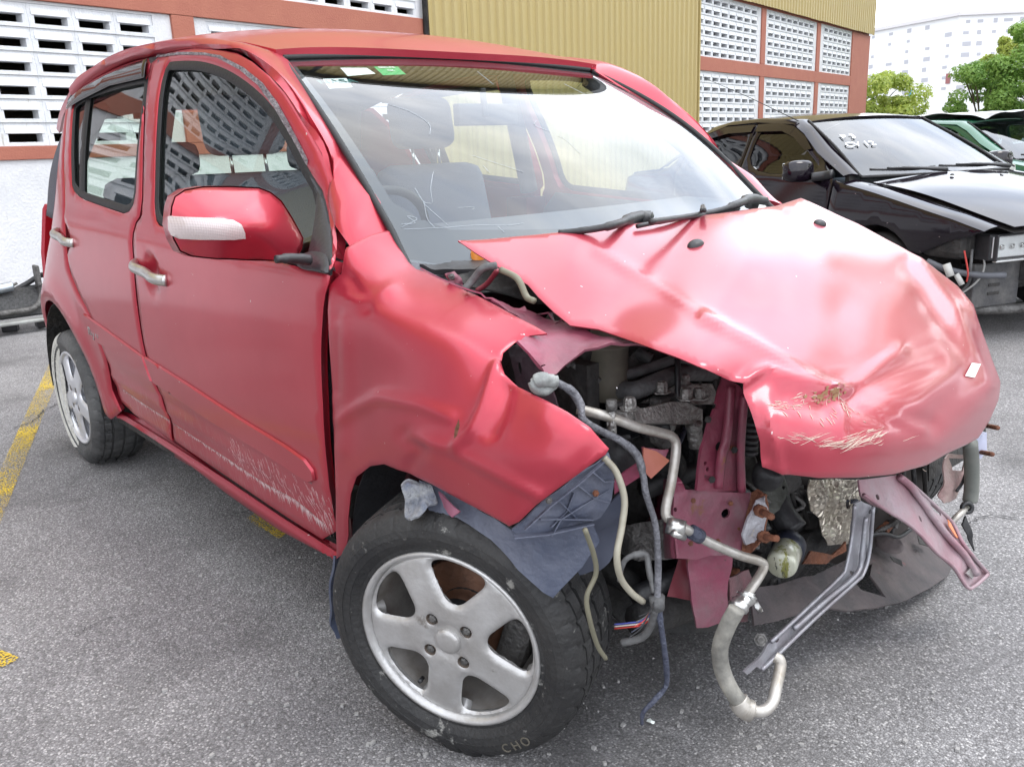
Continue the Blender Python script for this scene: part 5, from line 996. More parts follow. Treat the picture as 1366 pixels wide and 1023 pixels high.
hz = [(0.450,-0.533,0.387),(0.450,-0.560,0.366),(0.440,-0.561,0.327),(0.430,-0.542,0.271),(0.420,-0.506,0.211),(0.420,-0.474,0.165),(0.420,-0.462,0.151)]
hz = [(0.581,-0.730,0.520),(0.573,-0.739,0.494),(0.564,-0.742,0.459),(0.565,-0.739,0.425),(0.578,-0.737,0.398),(0.593,-0.731,0.376)]
add('rubber_hose', tube(hz, .0118, 14), mat('dusty_rubber_hose', (.09, .087, .08), .7, var=1, vs=24, vcol=(.26, .25, .22), bump=.2), ac)
add('hose_ferrule', tube([(0.589,-0.731,0.379),(0.596,-0.728,0.369),(0.603,-0.720,0.364)], .0155, 14, rib=.1), alupipe, ac)
add('hose_end_pipe', tube([(0.601,-0.721,0.364),(0.612,-0.703,0.360),(0.614,-0.683,0.365),(0.607,-0.663,0.378),(0.599,-0.641,0.395),(0.595,-0.637,0.404),(0.588,-0.639,0.407)], .0083, 12), alupipe, ac)
bolt('loose_bolt', (0.605,-0.706,0.472), (.5, -.6, .3), .006, .008, grime)
# charging valve
add('service_valve', tube([(0.305,-0.679,0.700),(0.305,-0.677,0.720),(0.305,-0.679,0.737)], [.008, .006, .007], 10, smooth=False), cast, car)
add('service_valve_cap', tube([(0.305,-0.679,0.739),(0.305,-0.679,0.755)], .009, 12, smooth=False), grime, car)
# grey twisted hose stub and wiring loom
add('hose_stub', tube([(0.260,-0.803,0.800),(0.270,-0.796,0.806),(0.275,-0.781,0.802),(0.280,-0.772,0.801)], [.009, .0125, .011, .009], 10), mat('pale_grey_hose', (.26, .27, .26), .6, var=1, vs=25, vcol=(.13, .14, .14), bump=.4), car)
add('hose_stub', tube([(0.260,-0.803,0.804),(0.265,-0.802,0.794),(0.270,-0.791,0.789),(0.270,-0.772,0.795)], .0095, 10), mat('pale_grey_hose', (.26, .27, .26)), car)
loom = [(0.270,-0.765,0.796),(0.280,-0.743,0.779),(0.290,-0.734,0.757),(0.300,-0.738,0.736),(0.310,-0.712,0.714),(0.325,-0.680,0.692),(0.340,-0.658,0.665),(0.350,-0.655,0.631),(0.360,-0.660,0.605),(0.370,-0.649,0.552),(0.380,-0.654,0.498),(0.385,-0.661,0.443),(0.385,-0.663,0.416)]
lm_ = add('wiring_loom', tube(loom, [.0060, .0072, .0058, .0060, .0068, .0056, .0052, .0058, .0066], 10), mat('taped_grey_loom', (.06, .06, .07), .6, var=1, vs=16, vcol=(.21, .21, .23), bump=.6, bs=90), car)
add('loom_tape', tube([(0.386,-0.664,0.437),(0.386,-0.662,0.414)], .013, 10, smooth=False, rib=.1), hosem, lm_)
add('loom_branch', tube([(0.386,-0.660,0.413),(0.390,-0.653,0.359),(0.390,-0.643,0.298),(0.385,-0.638,0.258),(0.380,-0.663,0.239),(0.375,-0.684,0.225),(0.370,-0.682,0.198)], [.006, .0048, .0052, .0045, .005, .004, .003], 8), blacktape, lm_)
add('loom_branch', tube([(0.386,-0.668,0.416),(0.370,-0.660,0.374),(0.350,-0.661,0.345),(0.320,-0.674,0.328)], .0068, 8), hosem, lm_)
add('loom_branch', tube([(0.380,-0.665,0.442),(0.370,-0.664,0.478),(0.360,-0.660,0.500),(0.350,-0.679,0.503),(0.340,-0.692,0.491),(0.330,-0.692,0.454)], [.004, .0055, .006, .005, .004], 6), hosem, lm_)
for k, cc in enumerate(((.5, .05, .04), (.6, .55, .5), (.08, .1, .4))): add('thin_wire', tube([(0.370,-0.660,0.387),(0.350,-0.661,0.368),(0.330,-0.670,0.360),(0.300,-0.671,0.345)], .0014, 5), mat(('red_wire', 'white_wire', 'blue_wire')[k], cc), lm_).location = (0, 0, k * .004)
# translucent washer tubes
add('washer_tube', tube([(0.335,-0.730,0.680),(0.350,-0.719,0.657),(0.360,-0.712,0.614),(0.365,-0.723,0.575),(0.370,-0.741,0.532),(0.370,-0.733,0.491),(0.370,-0.708,0.455),(0.370,-0.679,0.427)], .0055, 8), tubem, car)
add('washer_tube', tube([(0.350,-0.790,0.585),(0.340,-0.761,0.529),(0.335,-0.752,0.491),(0.330,-0.768,0.456),(0.330,-0.763,0.415),(0.320,-0.735,0.350),(0.320,-0.715,0.316)], .0042, 8), mat('olive_washer_tube', (.16, .15, .105), .5), car)
add('washer_tube', tube([(0.020,-0.655,0.937),(0.060,-0.652,0.924),(0.080,-0.650,0.894),(0.100,-0.650,0.888)], .006, 8), mat('olive_washer_tube', (.16, .15, .105), .5), car)
add('scuttle_hose', tube([(-0.030,-0.700,0.903),(-0.020,-0.686,0.921),(0.000,-0.679,0.941),(0.020,-0.665,0.946)], .007, 8), hosem, car)
add('scuttle_hose', tube([(-0.050,-0.656,0.893),(-0.030,-0.647,0.907),(0.000,-0.646,0.934)], .005, 8), mat('dull_crimson', (.2, .02, .035)), car)
pl('hinge_bracket', [(-0.100,-0.691,0.924),(-0.100,-0.668,0.927),(-0.080,-0.667,0.914),(-0.080,-0.664,0.900),(-0.100,-0.680,0.908)], dusty_pink, .004)
bolt('hinge_bolt', (-0.090,-0.683,0.920), (.5, -.5, .5), .004, .006, grime)
# torn headlamp carrier in blue-grey plastic with ribs
hc = [(0.335,-0.719,0.685),(0.340,-0.715,0.663),(0.335,-0.706,0.637),(0.325,-0.704,0.602),(0.310,-0.715,0.568),(0.290,-0.746,0.553),(0.275,-0.790,0.552),(0.260,-0.833,0.551),(0.250,-0.850,0.572),(0.270,-0.816,0.603),(0.310,-0.756,0.653)]
carr = pl('headlamp_carrier', hc, bluegrey, .004, crumple=.008, cs=18)
def rib(P, w=.012): 
    a = [Vector(q) for q in P]; v = []; 
    for q in a: v += [q + Vector((.002, -.003, 0)), q + Vector((w * .8, -w * .6, w * .1))]
    add('rib', (v, [(2 * i, 2 * i + 2, 2 * i + 3, 2 * i + 1) for i in range(len(a) - 1)]), bluegrey, carr, solid=(.002, 0))
rib([(0.270,-0.841,0.579),(0.290,-0.802,0.613),(0.310,-0.756,0.644),(0.330,-0.724,0.675)]); rib([(0.275,-0.790,0.553),(0.285,-0.778,0.581),(0.300,-0.747,0.598),(0.320,-0.704,0.619)])
rib([(0.275,-0.813,0.589),(0.285,-0.774,0.580),(0.305,-0.727,0.570)]); rib([(0.290,-0.786,0.616),(0.290,-0.746,0.572),(0.290,-0.726,0.550)]); rib([(0.305,-0.759,0.638),(0.310,-0.728,0.608),(0.320,-0.704,0.596)])
rib([(0.300,-0.763,0.625),(0.285,-0.766,0.590),(0.275,-0.790,0.569)]); rib([(0.320,-0.741,0.658),(0.325,-0.721,0.638),(0.330,-0.704,0.635)]); rib([(0.255,-0.851,0.567),(0.270,-0.794,0.558),(0.305,-0.727,0.565)], .02)
bolt('carrier_screw', (0.300,-0.816,0.625), (.6, -.7, .2), .0035, .005, grime); bolt('carrier_screw', (0.325,-0.739,0.621), (.6, -.7, .2), .0035, .004, rust)
# wheel arch liner hanging over the tyre
pl('torn_arch_liner', [(-0.020,-0.833,0.577),(0.020,-0.821,0.571),(0.070,-0.802,0.554),(0.130,-0.785,0.535),(0.180,-0.779,0.519),(0.240,-0.749,0.537),(0.290,-0.712,0.548),(0.290,-0.695,0.512),(0.270,-0.714,0.467),(0.240,-0.757,0.414),(0.230,-0.769,0.425),(0.190,-0.791,0.460),(0.140,-0.804,0.503),(0.070,-0.821,0.528),(0.010,-0.834,0.528)], bluegrey, .004, crumple=.016, cs=10, label='blue-grey arch liner torn down over the tyre')
pl('liner_back', [(0.200,-0.711,0.512),(0.260,-0.662,0.536),(0.300,-0.640,0.595),(0.250,-0.594,0.468),(0.220,-0.622,0.408),(0.200,-0.659,0.400)], mat('slate_liner', (.055, .065, .10), .55, var=.8, vs=8, vcol=(.10, .11, .15)), .004, crumple=.01)
pl('torn_liner_end', [(-0.040,-0.863,0.578),(-0.030,-0.850,0.584),(-0.010,-0.836,0.581),(0.020,-0.833,0.571),(0.040,-0.840,0.557),(0.040,-0.859,0.545),(0.040,-0.882,0.539),(0.030,-0.892,0.535),(0.010,-0.892,0.541),(-0.010,-0.874,0.557)], torn, .004, crumple=.03, cs=30)
pl('liner_tongue', [(0.030,-0.832,0.569),(0.070,-0.835,0.564),(0.100,-0.834,0.553),(0.090,-0.843,0.542),(0.050,-0.834,0.546)], mat('pinkish_plastic', (.26, .09, .14), .6), .003, crumple=.01)
# side member, red, beside the loom
pl('wing_stay', [(0.280,-0.646,0.578),(0.330,-0.575,0.635),(0.330,-0.565,0.648),(0.310,-0.593,0.653),(0.310,-0.608,0.660),(0.320,-0.613,0.643),(0.280,-0.646,0.602)], dusty_pink, .004, crumple=.008)
pl('wing_stay_end', [(0.325,-0.626,0.667),(0.335,-0.606,0.658),(0.345,-0.583,0.638),(0.335,-0.619,0.614),(0.330,-0.632,0.630)], mat('rusty_orange_paint', (.40, .13, .10), .6, var=.8, vs=14, vcol=(.30, .09, .04)), .004, crumple=.006)
pl('battery_tray', [(0.200,-0.596,0.646),(0.220,-0.539,0.643),(0.250,-0.554,0.626),(0.260,-0.555,0.594),(0.220,-0.580,0.555),(0.200,-0.597,0.597)], black, .004)
# heat shield in stamped foil, oil filter, fan shroud
sh = [(0.290,-0.042,0.433),(0.310,0.154,0.381),(0.310,0.177,0.262),(0.310,0.119,0.251),(0.305,0.128,0.229),(0.300,0.027,0.261),(0.300,0.001,0.295),(0.295,-0.004,0.335),(0.290,-0.029,0.359)]
def foil():
    m = mat('stamped_foil_shield', (.62, .58, .50), .32, .85, var=.8, vs=20, vcol=(.40, .34, .26), spots=[(9, .70, (.24, .12, .06), (1, 1, 1))])
    n = m.node_tree.nodes; l = m.node_tree.links; t = n.new('ShaderNodeTexCoord'); a = n.new('ShaderNodeTexVoronoi'); a.feature = 'DISTANCE_TO_EDGE'; a.inputs['Scale'].default_value = 62
    g = n.new('ShaderNodeMapping'); g.inputs['Scale'].default_value = (1, 1, 1.3); l.new(t.outputs['Object'], g.inputs[0]); l.new(g.outputs[0], a.inputs['Vector'])
    u = n.new('ShaderNodeBump'); u.inputs['Strength'].default_value = .7; u.inputs['Distance'].default_value = .012; l.new(a.outputs['Distance'], u.inputs['Height']); l.new(u.outputs[0], n['Principled BSDF'].inputs['Normal']); return m
pl('heat_shield', sh, foil(), .003, [hole((0.308,0.106,0.336), .011)], step=.008, crumple=.020, cs=16)
pl('fan_shroud', [(0.240,-0.038,0.557),(0.270,0.337,0.474),(0.300,0.614,0.414),(0.320,0.558,0.350),(0.320,0.483,0.289),(0.300,0.507,0.171),(0.260,0.339,0.067),(0.220,0.109,0.168),(0.220,0.032,0.300),(0.220,-0.008,0.404)], mat('brown_black_shroud', (.030, .024, .022), .6, var=.6, vs=6, vcol=(.06, .05, .045)), .006, crumple=.01)
for k in range(5): add('shroud_rib', tube([[(0.335,0.315,0.365),(0.330,0.353,0.274)],[(0.340,0.354,0.370),(0.330,0.407,0.266)],[(0.345,0.398,0.375),(0.335,0.456,0.256)],[(0.260,-0.037,0.406),(0.260,0.022,0.297)],[(0.260,-0.067,0.432),(0.260,-0.039,0.353)]][k], .006, 6, smooth=False), dark, car)
of = frame((0.335,-0.197,0.323), Vector((0.300,-0.097,0.322)) - Vector((0.360,-0.252,0.309)))
flt = add('oil_filter', lathe([(0, -.040), (.026, -.040), (.030, -.035), (.031, -.026), (.031, .024), (.029, .028)], 32, of), mat('cream_filter_can', (.55, .56, .45), .35, .2, 1, .1, var=.8, vs=30, vcol=(.42, .42, .30), spots=[(40, .56, (.22, .22, .05), (1, 1, .5)), (90, .60, (.07, .07, .06), (1, 1, .35))]), car)
add('filter_cap', lathe([(.030, .020), (.034, .024), (.034, .052), (.028, .062), (0, .064)], 32, of), mat('navy_black_plastic', (.015, .018, .03), .4), flt)
add('filter_neck', tube([(0.300,-0.104,0.337),(0.260,-0.100,0.372),(0.220,-0.070,0.422)], .03, 12), black, car)
blob('alternator', (0.250,-0.120,0.475), (.05, .05, .06), dark, 21, .015); add('alternator_pulley', lathe([(0, .02), (.010, .02), (.012, .012), (.022, .010), (.024, 0), (.03, -.002), (.032, -.02)], 24, frame((0.335,-0.259,0.514), (1, -.3, .1))), black, car)
pl('alternator_bracket', [(0.270,-0.238,0.563),(0.300,-0.249,0.519),(0.330,-0.208,0.499),(0.330,-0.186,0.461),(0.310,-0.183,0.413),(0.300,-0.199,0.399),(0.290,-0.221,0.444),(0.270,-0.254,0.489),(0.260,-0.253,0.549)], mat('dark_olive_cast', (.045, .048, .042), .6, .3, var=.8, vs=14, vcol=(.10, .10, .09), bump=.4), .012, [hole((0.330,-0.203,0.467), .005)], crumple=.008)
for k in range(6): add('corrugated_tube', tube([Vector((0.300,-0.286,0.628)) + Vector((0, 0, -.012 * k)), Vector((0.300,-0.286,0.628)) + Vector((0, 0, -.012 * k - .008))], .018, 10, smooth=False), black, car)
pl('rusty_sub_bracket', [(0.330,-0.091,0.296),(0.340,-0.006,0.260),(0.340,0.044,0.275),(0.350,0.034,0.259),(0.350,-0.046,0.257),(0.340,-0.131,0.284)], rust, .006, crumple=.008)
# lower undertray
tray = [(0.330,-0.310,0.268),(0.330,-0.285,0.283),(0.330,-0.116,0.244),(0.310,0.048,0.203),(0.270,0.270,0.148),(0.220,0.585,0.088),(0.300,0.692,0.044),(0.360,0.623,0.032),(0.380,0.544,0.024),(0.390,0.394,0.043),(0.400,0.205,0.084),(0.400,0.074,0.120),(0.400,-0.048,0.164),(0.380,-0.168,0.205),(0.370,-0.278,0.224),(0.360,-0.341,0.235)]
tm = mat('dusty_black_undertray', (.050, .044, .046), .7, var=1, vs=7, vcol=(.11, .085, .085), spots=[(11, .66, (.20, .07, .07), (1, 1, 1)), (25, .68, (.02, .02, .02), (1, 1, 1))], bump=.4, bs=30)
tr_ = pl('undertray', tray, tm, .005, [[(0.310,0.138,0.156),(0.300,0.253,0.124),(0.330,0.182,0.131),(0.380,0.163,0.099),(0.360,0.096,0.146),(0.340,0.092,0.154)]], crumple=.018, cs=8, label='dusty undertray hanging below the missing bumper')
add('tray_dimple', lathe([(0, .004), (.012, .006), (.02, .002), (.03, .006), (.036, 0)], 28, frame((0.300,0.349,0.151), (.3, -.2, 1))), tm, tr_)
for P_ in ([(0.330,0.284,0.148),(0.345,0.313,0.132),(0.350,0.313,0.118),(0.340,0.284,0.137)], [(0.280,0.552,0.096),(0.300,0.573,0.080),(0.310,0.561,0.070),(0.300,0.518,0.090)]): plate('tray_slot', [Vector(q) + Vector((.006, -.004, .006)) for q in P_], dark, tr_, .002)
# narrow silver brace hanging down in front
br = [(0.430,-0.108,0.439),(0.430,-0.084,0.438),(0.440,-0.049,0.417),(0.440,-0.050,0.319),(0.445,-0.080,0.284),(0.450,-0.126,0.284),(0.455,-0.276,0.272),(0.460,-0.411,0.257),(0.465,-0.477,0.252),(0.465,-0.494,0.267),(0.465,-0.523,0.265),(0.465,-0.534,0.276),(0.455,-0.429,0.283),(0.450,-0.296,0.297),(0.440,-0.163,0.305),(0.435,-0.132,0.313),(0.430,-0.106,0.376)]
brace = pl('hanging_brace', br, mat('blue_grey_galvanised', (.31, .315, .34), .4, .5, var=1, vs=14, vcol=(.22, .20, .22), spots=[(11, .66, (.36, .13, .07), (1, 1, 1))], bump=.2), .004, [hole((0.460,-0.412,0.281), .007), hole((0.435,-0.059,0.409), .005), hole((0.445,-0.125,0.298), .005)], step=.012)
add('brace_fold', tube([(0.445,-0.088,0.408),(0.448,-0.100,0.339),(0.452,-0.123,0.300),(0.460,-0.260,0.296),(0.463,-0.369,0.286)], .005, 6), brace.data.materials[0], brace)
add('brace_edge', tube([(0.445,-0.059,0.421),(0.447,-0.065,0.327),(0.452,-0.095,0.291),(0.456,-0.138,0.287),(0.462,-0.289,0.277),(0.466,-0.420,0.261),(0.468,-0.479,0.255)], .004, 6), brace.data.materials[0], brace)
add('brace_edge', tube([(0.435,-0.118,0.440),(0.435,-0.119,0.379),(0.440,-0.145,0.320),(0.443,-0.172,0.308),(0.453,-0.304,0.300),(0.458,-0.436,0.286)], .004, 6), brace.data.materials[0], brace)
# broad upper cross bar bent forward and down
arm = [(0.400,-0.029,0.459),(0.400,0.149,0.419),(0.410,0.187,0.390),(0.440,0.242,0.333),(0.460,0.307,0.272),(0.490,0.304,0.230),(0.510,0.350,0.173),(0.520,0.391,0.133),(0.520,0.366,0.128),(0.525,0.299,0.140),(0.520,0.269,0.146),(0.500,0.233,0.203),(0.490,0.152,0.265),(0.470,0.116,0.311),(0.450,0.083,0.345),(0.430,0.042,0.375),(0.420,-0.007,0.404),(0.410,-0.032,0.429)]
arm = [Vector(q) + Vector((.03, 0, 0)) * 0 for q in arm]
am = mat('grey_and_pink_steel', (.33, .27, .29), .45, .3, var=1, vs=5, vcol=(.34, .13, .17), spots=[(8, .70, (.40, .15, .09), (1, 1, 1))], bump=.2)
armo = pl('upper_cross_bar', arm, am, .004, [hole((0.450,0.150,0.329), .008), hole((0.420,0.024,0.412), .007), [(0.445,0.229,0.342),(0.450,0.238,0.337),(0.455,0.263,0.309),(0.455,0.256,0.304),(0.450,0.233,0.324)]], step=.014, crumple=.008, label='long pink and grey cross bar bent out of the nose')
add('bar_fold', tube([(0.410,0.127,0.423),(0.420,0.169,0.389),(0.450,0.202,0.327),(0.475,0.239,0.271),(0.500,0.282,0.217),(0.525,0.306,0.164)], .008, 8), am, armo)
add('bar_edge', tube([(0.415,-0.042,0.434),(0.435,0.031,0.380),(0.455,0.072,0.349),(0.475,0.104,0.315),(0.493,0.145,0.267),(0.505,0.220,0.207),(0.525,0.255,0.152),(0.530,0.290,0.144),(0.528,0.367,0.142)], .0045, 6), am, armo)
add('bar_edge', tube([(0.400,0.149,0.419),(0.410,0.187,0.390),(0.440,0.242,0.333),(0.463,0.299,0.276),(0.492,0.298,0.233),(0.513,0.342,0.177),(0.523,0.382,0.137)], .0045, 6), am, armo)
pl('bar_slot_plate', [(0.517,0.260,0.182),(0.514,0.292,0.183),(0.522,0.305,0.163),(0.524,0.284,0.161)], dull_chrome, .003)
pl('orange_mark', [(0.467,0.261,0.297),(0.468,0.277,0.284),(0.485,0.297,0.244),(0.483,0.284,0.252),(0.472,0.260,0.282)], mat('orange_sealant', (.65, .24, .12), .6), .002)
# far side: coolant pipe, torn bracket, crash box with studs
add('radiator_hose', tube([(0.440,0.418,0.435),(0.440,0.442,0.372),(0.440,0.457,0.310),(0.440,0.456,0.274)], .017, 12), mat('olive_grey_hose', (.13, .14, .125), .55, var=.8, vs=12, vcol=(.20, .20, .18)), car)
add('hose_end_ring', lathe([(.016, .004), (.010, .006), (.006, 0), (.016, -.004)], 16, frame((0.445,0.428,0.267), (.7, -.6, .2)), closed=True), black, car)
add('drain_pipe', tube([(0.440,0.442,0.261),(0.440,0.392,0.256),(0.430,0.370,0.236)], .008, 8), alupipe, car)
pl('torn_bracket', [(0.400,0.391,0.391),(0.400,0.424,0.393),(0.410,0.489,0.378),(0.410,0.492,0.311),(0.410,0.452,0.273),(0.410,0.392,0.278),(0.400,0.378,0.299),(0.400,0.384,0.349)], mat('beige_pink_steel', (.38, .30, .27), .6, var=1, vs=12, vcol=(.28, .15, .15), bump=.4), .003, [[(0.405,0.423,0.383),(0.405,0.468,0.373),(0.405,0.476,0.338),(0.405,0.435,0.349)]], crumple=.012, cs=20)
add('bracket_strut', tube([(0.420,0.465,0.337),(0.420,0.448,0.316),(0.420,0.421,0.305)], .004, 6), black, car)
pl('pivot_fin', [(0.440,0.438,0.241),(0.440,0.421,0.223),(0.450,0.445,0.178),(0.460,0.464,0.145),(0.455,0.451,0.194)], black, .004)
pl('far_crash_box', [(0.440,0.452,0.435),(0.450,0.486,0.445),(0.455,0.483,0.403),(0.450,0.466,0.383),(0.440,0.446,0.390)], mat('pale_blue_primer', (.45, .47, .60), .5, .1, var=.6, vs=12, vcol=(.3, .3, .38)), .012)
for q, q2 in (((0.450,0.481,0.463), (0.490,0.437,0.477)), ((0.450,0.466,0.400), (0.490,0.422,0.416))): add('rusty_stud', tube([q, q2], .0055, 8, smooth=False), rust, car)
pl('lower_lip', [(0.340,-0.317,0.255),(0.350,-0.313,0.244),(0.360,-0.309,0.255),(0.330,-0.298,0.279)], dull_chrome, .002)
for k, (a_, b_) in enumerate((((.20, -.5, .30), (.23, .45, .28)), ((.18, -.45, .5), (.2, .4, .5)))): add('radiator_tank', tube([a_, b_], .02, 10, smooth=False), black, car)
add('radiator_core', box((.17, .08, .43), (.03, .80, .34)), mat('dark_radiator_fins', (.03, .03, .032), .6, .4, bump=1, bs=300), car, False)
# dark well between block and firewall, both sides
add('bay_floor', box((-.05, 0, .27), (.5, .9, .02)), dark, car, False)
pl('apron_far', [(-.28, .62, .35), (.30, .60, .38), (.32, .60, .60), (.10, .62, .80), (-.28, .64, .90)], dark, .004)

# a tangle of cables, clips and pipes inside the bay
random.seed(21)
def cable(a, b, r, m, sag=.05):
    a, b = Vector(a), Vector(b); pts = [a]
    for t in (.25, .5, .75): pts.append(a.lerp(b, t) + Vector((random.uniform(-sag, sag) * .5, random.uniform(-sag, sag), random.uniform(-sag, sag))))
    pts.append(b); add('cable', tube(pts, r, 6, 5), m, car)
for _ in range(34):
    a = (random.uniform(-.1, .22), random.uniform(-.52, .35), random.uniform(.40, .82)); b = (a[0] + random.uniform(-.15, .15), a[1] + random.uniform(-.28, .28), a[2] + random.uniform(-.25, .15))
    b = (min(b[0], .24), b[1], min(b[2], .84)); cable(a, b, random.uniform(.003, .009), random.choice([dark, hosem, black, black, grime, blacktape]))
for _ in range(26):
    q = Vector((random.uniform(.12, .24), random.uniform(-.50, .40), random.uniform(.34, .80))); d = Vector((random.uniform(-.3, 1), random.uniform(-1, .3), random.uniform(-.5, 1)))
    if random.random() < .5: add('fitting', lathe([(0, .03), (.012, .03), (.014, .02), (.014, 0), (.02, -.002), (.02, -.02)], 12, frame(q, d)), random.choice([grime, dark, black, cast]), car)
    else: add('connector_block', box(q, (random.uniform(.02, .05), random.uniform(.02, .06), random.uniform(.015, .04)), Matrix.Rotation(random.uniform(0, 2), 3, 'Z')), random.choice([black, dark, grime]), car, False, bev=.003)
for k in range(5): add('wire_clip', tube([(.13 + k * .012, -.64 + k * .012, .80 - k * .01), (.14 + k * .012, -.63 + k * .012, .785 - k * .01)], .006, 6, smooth=False), grime, car)
add('coiled_line', tube([(0.300,0.259,0.208),(0.320,0.292,0.223),(0.340,0.325,0.242),(0.340,0.394,0.240)], .007, 8, 12, rib=.35), grime, car)
add('coiled_line', tube([(0.300,0.202,0.219),(0.320,0.268,0.212),(0.330,0.328,0.186),(0.330,0.397,0.183)], .005, 8), black, car)
for k in range(6): add('bracket_piece', box(Vector((0.300,0.318,0.196)) + Vector((random.uniform(-.02, .02), random.uniform(-.05, .09), random.uniform(-.02, .03))), (.02, .03, .015), Matrix.Rotation(random.uniform(0, 2), 3, 'X')), random.choice([grime, black, rust]), car, False, bev=.002)

# more dirt-dark detail low in the nose, behind the hanging brace
random.seed(33)
for _ in range(16):
    a = Vector((0.280,-0.181,0.267)) + Vector((random.uniform(-.06, .04), random.uniform(-.12, .35), random.uniform(-.04, .10))); b = a + Vector((random.uniform(-.06, .04), random.uniform(-.12, .12), random.uniform(-.08, .06)))
    cable(a, b, random.uniform(.002, .006), random.choice([black, hosem, grime, blacktape]), .03)
for _ in range(14):
    q = Vector((0.260,-0.205,0.251)) + Vector((random.uniform(-.05, .03), random.uniform(-.10, .30), random.uniform(-.04, .08)))
    add('connector_block', box(q, (random.uniform(.02, .05), random.uniform(.02, .06), random.uniform(.015, .04)), Matrix.Rotation(random.uniform(0, 2), 3, 'Z')), random.choice([black, dark, grime, rust]), car, False, bev=.003)
pl('bent_lower_panel', [(0.310,-0.365,0.330),(0.310,-0.283,0.316),(0.320,-0.269,0.264),(0.330,-0.300,0.214),(0.330,-0.372,0.241)], mat('dirty_rose_steel', (.20, .075, .09), .6, var=1, vs=10, vcol=(.08, .06, .06), bump=.4), .004, crumple=.02, cs=14)
for k in range(5): add('frayed_wire', tube([Vector((0.390,-0.673,0.436)), Vector((0.385,-0.682,0.417)) + Vector((0, -.004 * k, -.005 * k)), Vector((0.375,-0.696,0.409)) + Vector((0, -.006 * k, -.007 * k))], .0011, 4), (black, hosem, mat('red_wire', (.5, .05, .04)), blacktape, black)[k], lm_)

# secondary pieces of the crushed rail and scattered small fixings
for q in ((0.352,-0.526,0.551), (0.362,-0.430,0.519), (0.365,-0.409,0.465), (0.355,-0.535,0.475), (0.362,-0.466,0.458)): bolt('spot_weld', q, (1, -.5, .2), .003, .002, rust)
for q in ((0.345,-0.479,0.684), (0.360,-0.421,0.617), (0.350,-0.471,0.573)): bolt('clip_hole', q, (1, -.5, .2), .004, .001, dark)

# crushed condenser, dark castings and shields packed behind the rail so that no gap shows the ground
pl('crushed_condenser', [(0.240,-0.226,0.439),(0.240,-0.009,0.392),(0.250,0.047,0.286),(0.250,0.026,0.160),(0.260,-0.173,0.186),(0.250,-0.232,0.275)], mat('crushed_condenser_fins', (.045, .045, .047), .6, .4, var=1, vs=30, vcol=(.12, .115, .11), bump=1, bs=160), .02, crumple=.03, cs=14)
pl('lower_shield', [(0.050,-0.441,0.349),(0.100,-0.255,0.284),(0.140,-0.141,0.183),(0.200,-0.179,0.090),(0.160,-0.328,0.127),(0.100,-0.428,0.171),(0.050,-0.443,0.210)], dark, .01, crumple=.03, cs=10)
blob('starter_motor', (0.200,-0.115,0.241), (.05, .07, .05), grime, 44, .015)
for k, (u_, v_) in enumerate(((0, 0), (1, 0), (2, 0))): add('kinked_line', tube([(.26 + .01 * k, -.48 + .03 * k, .56 - .05 * k), (.30, -.40 + .05 * k, .50 - .06 * k), (.27, -.30 + .04 * k, .52 - .05 * k), (.31, -.22, .44 - .03 * k)], .004 + .0015 * k, 8), (grime, hosem, black)[k], car)
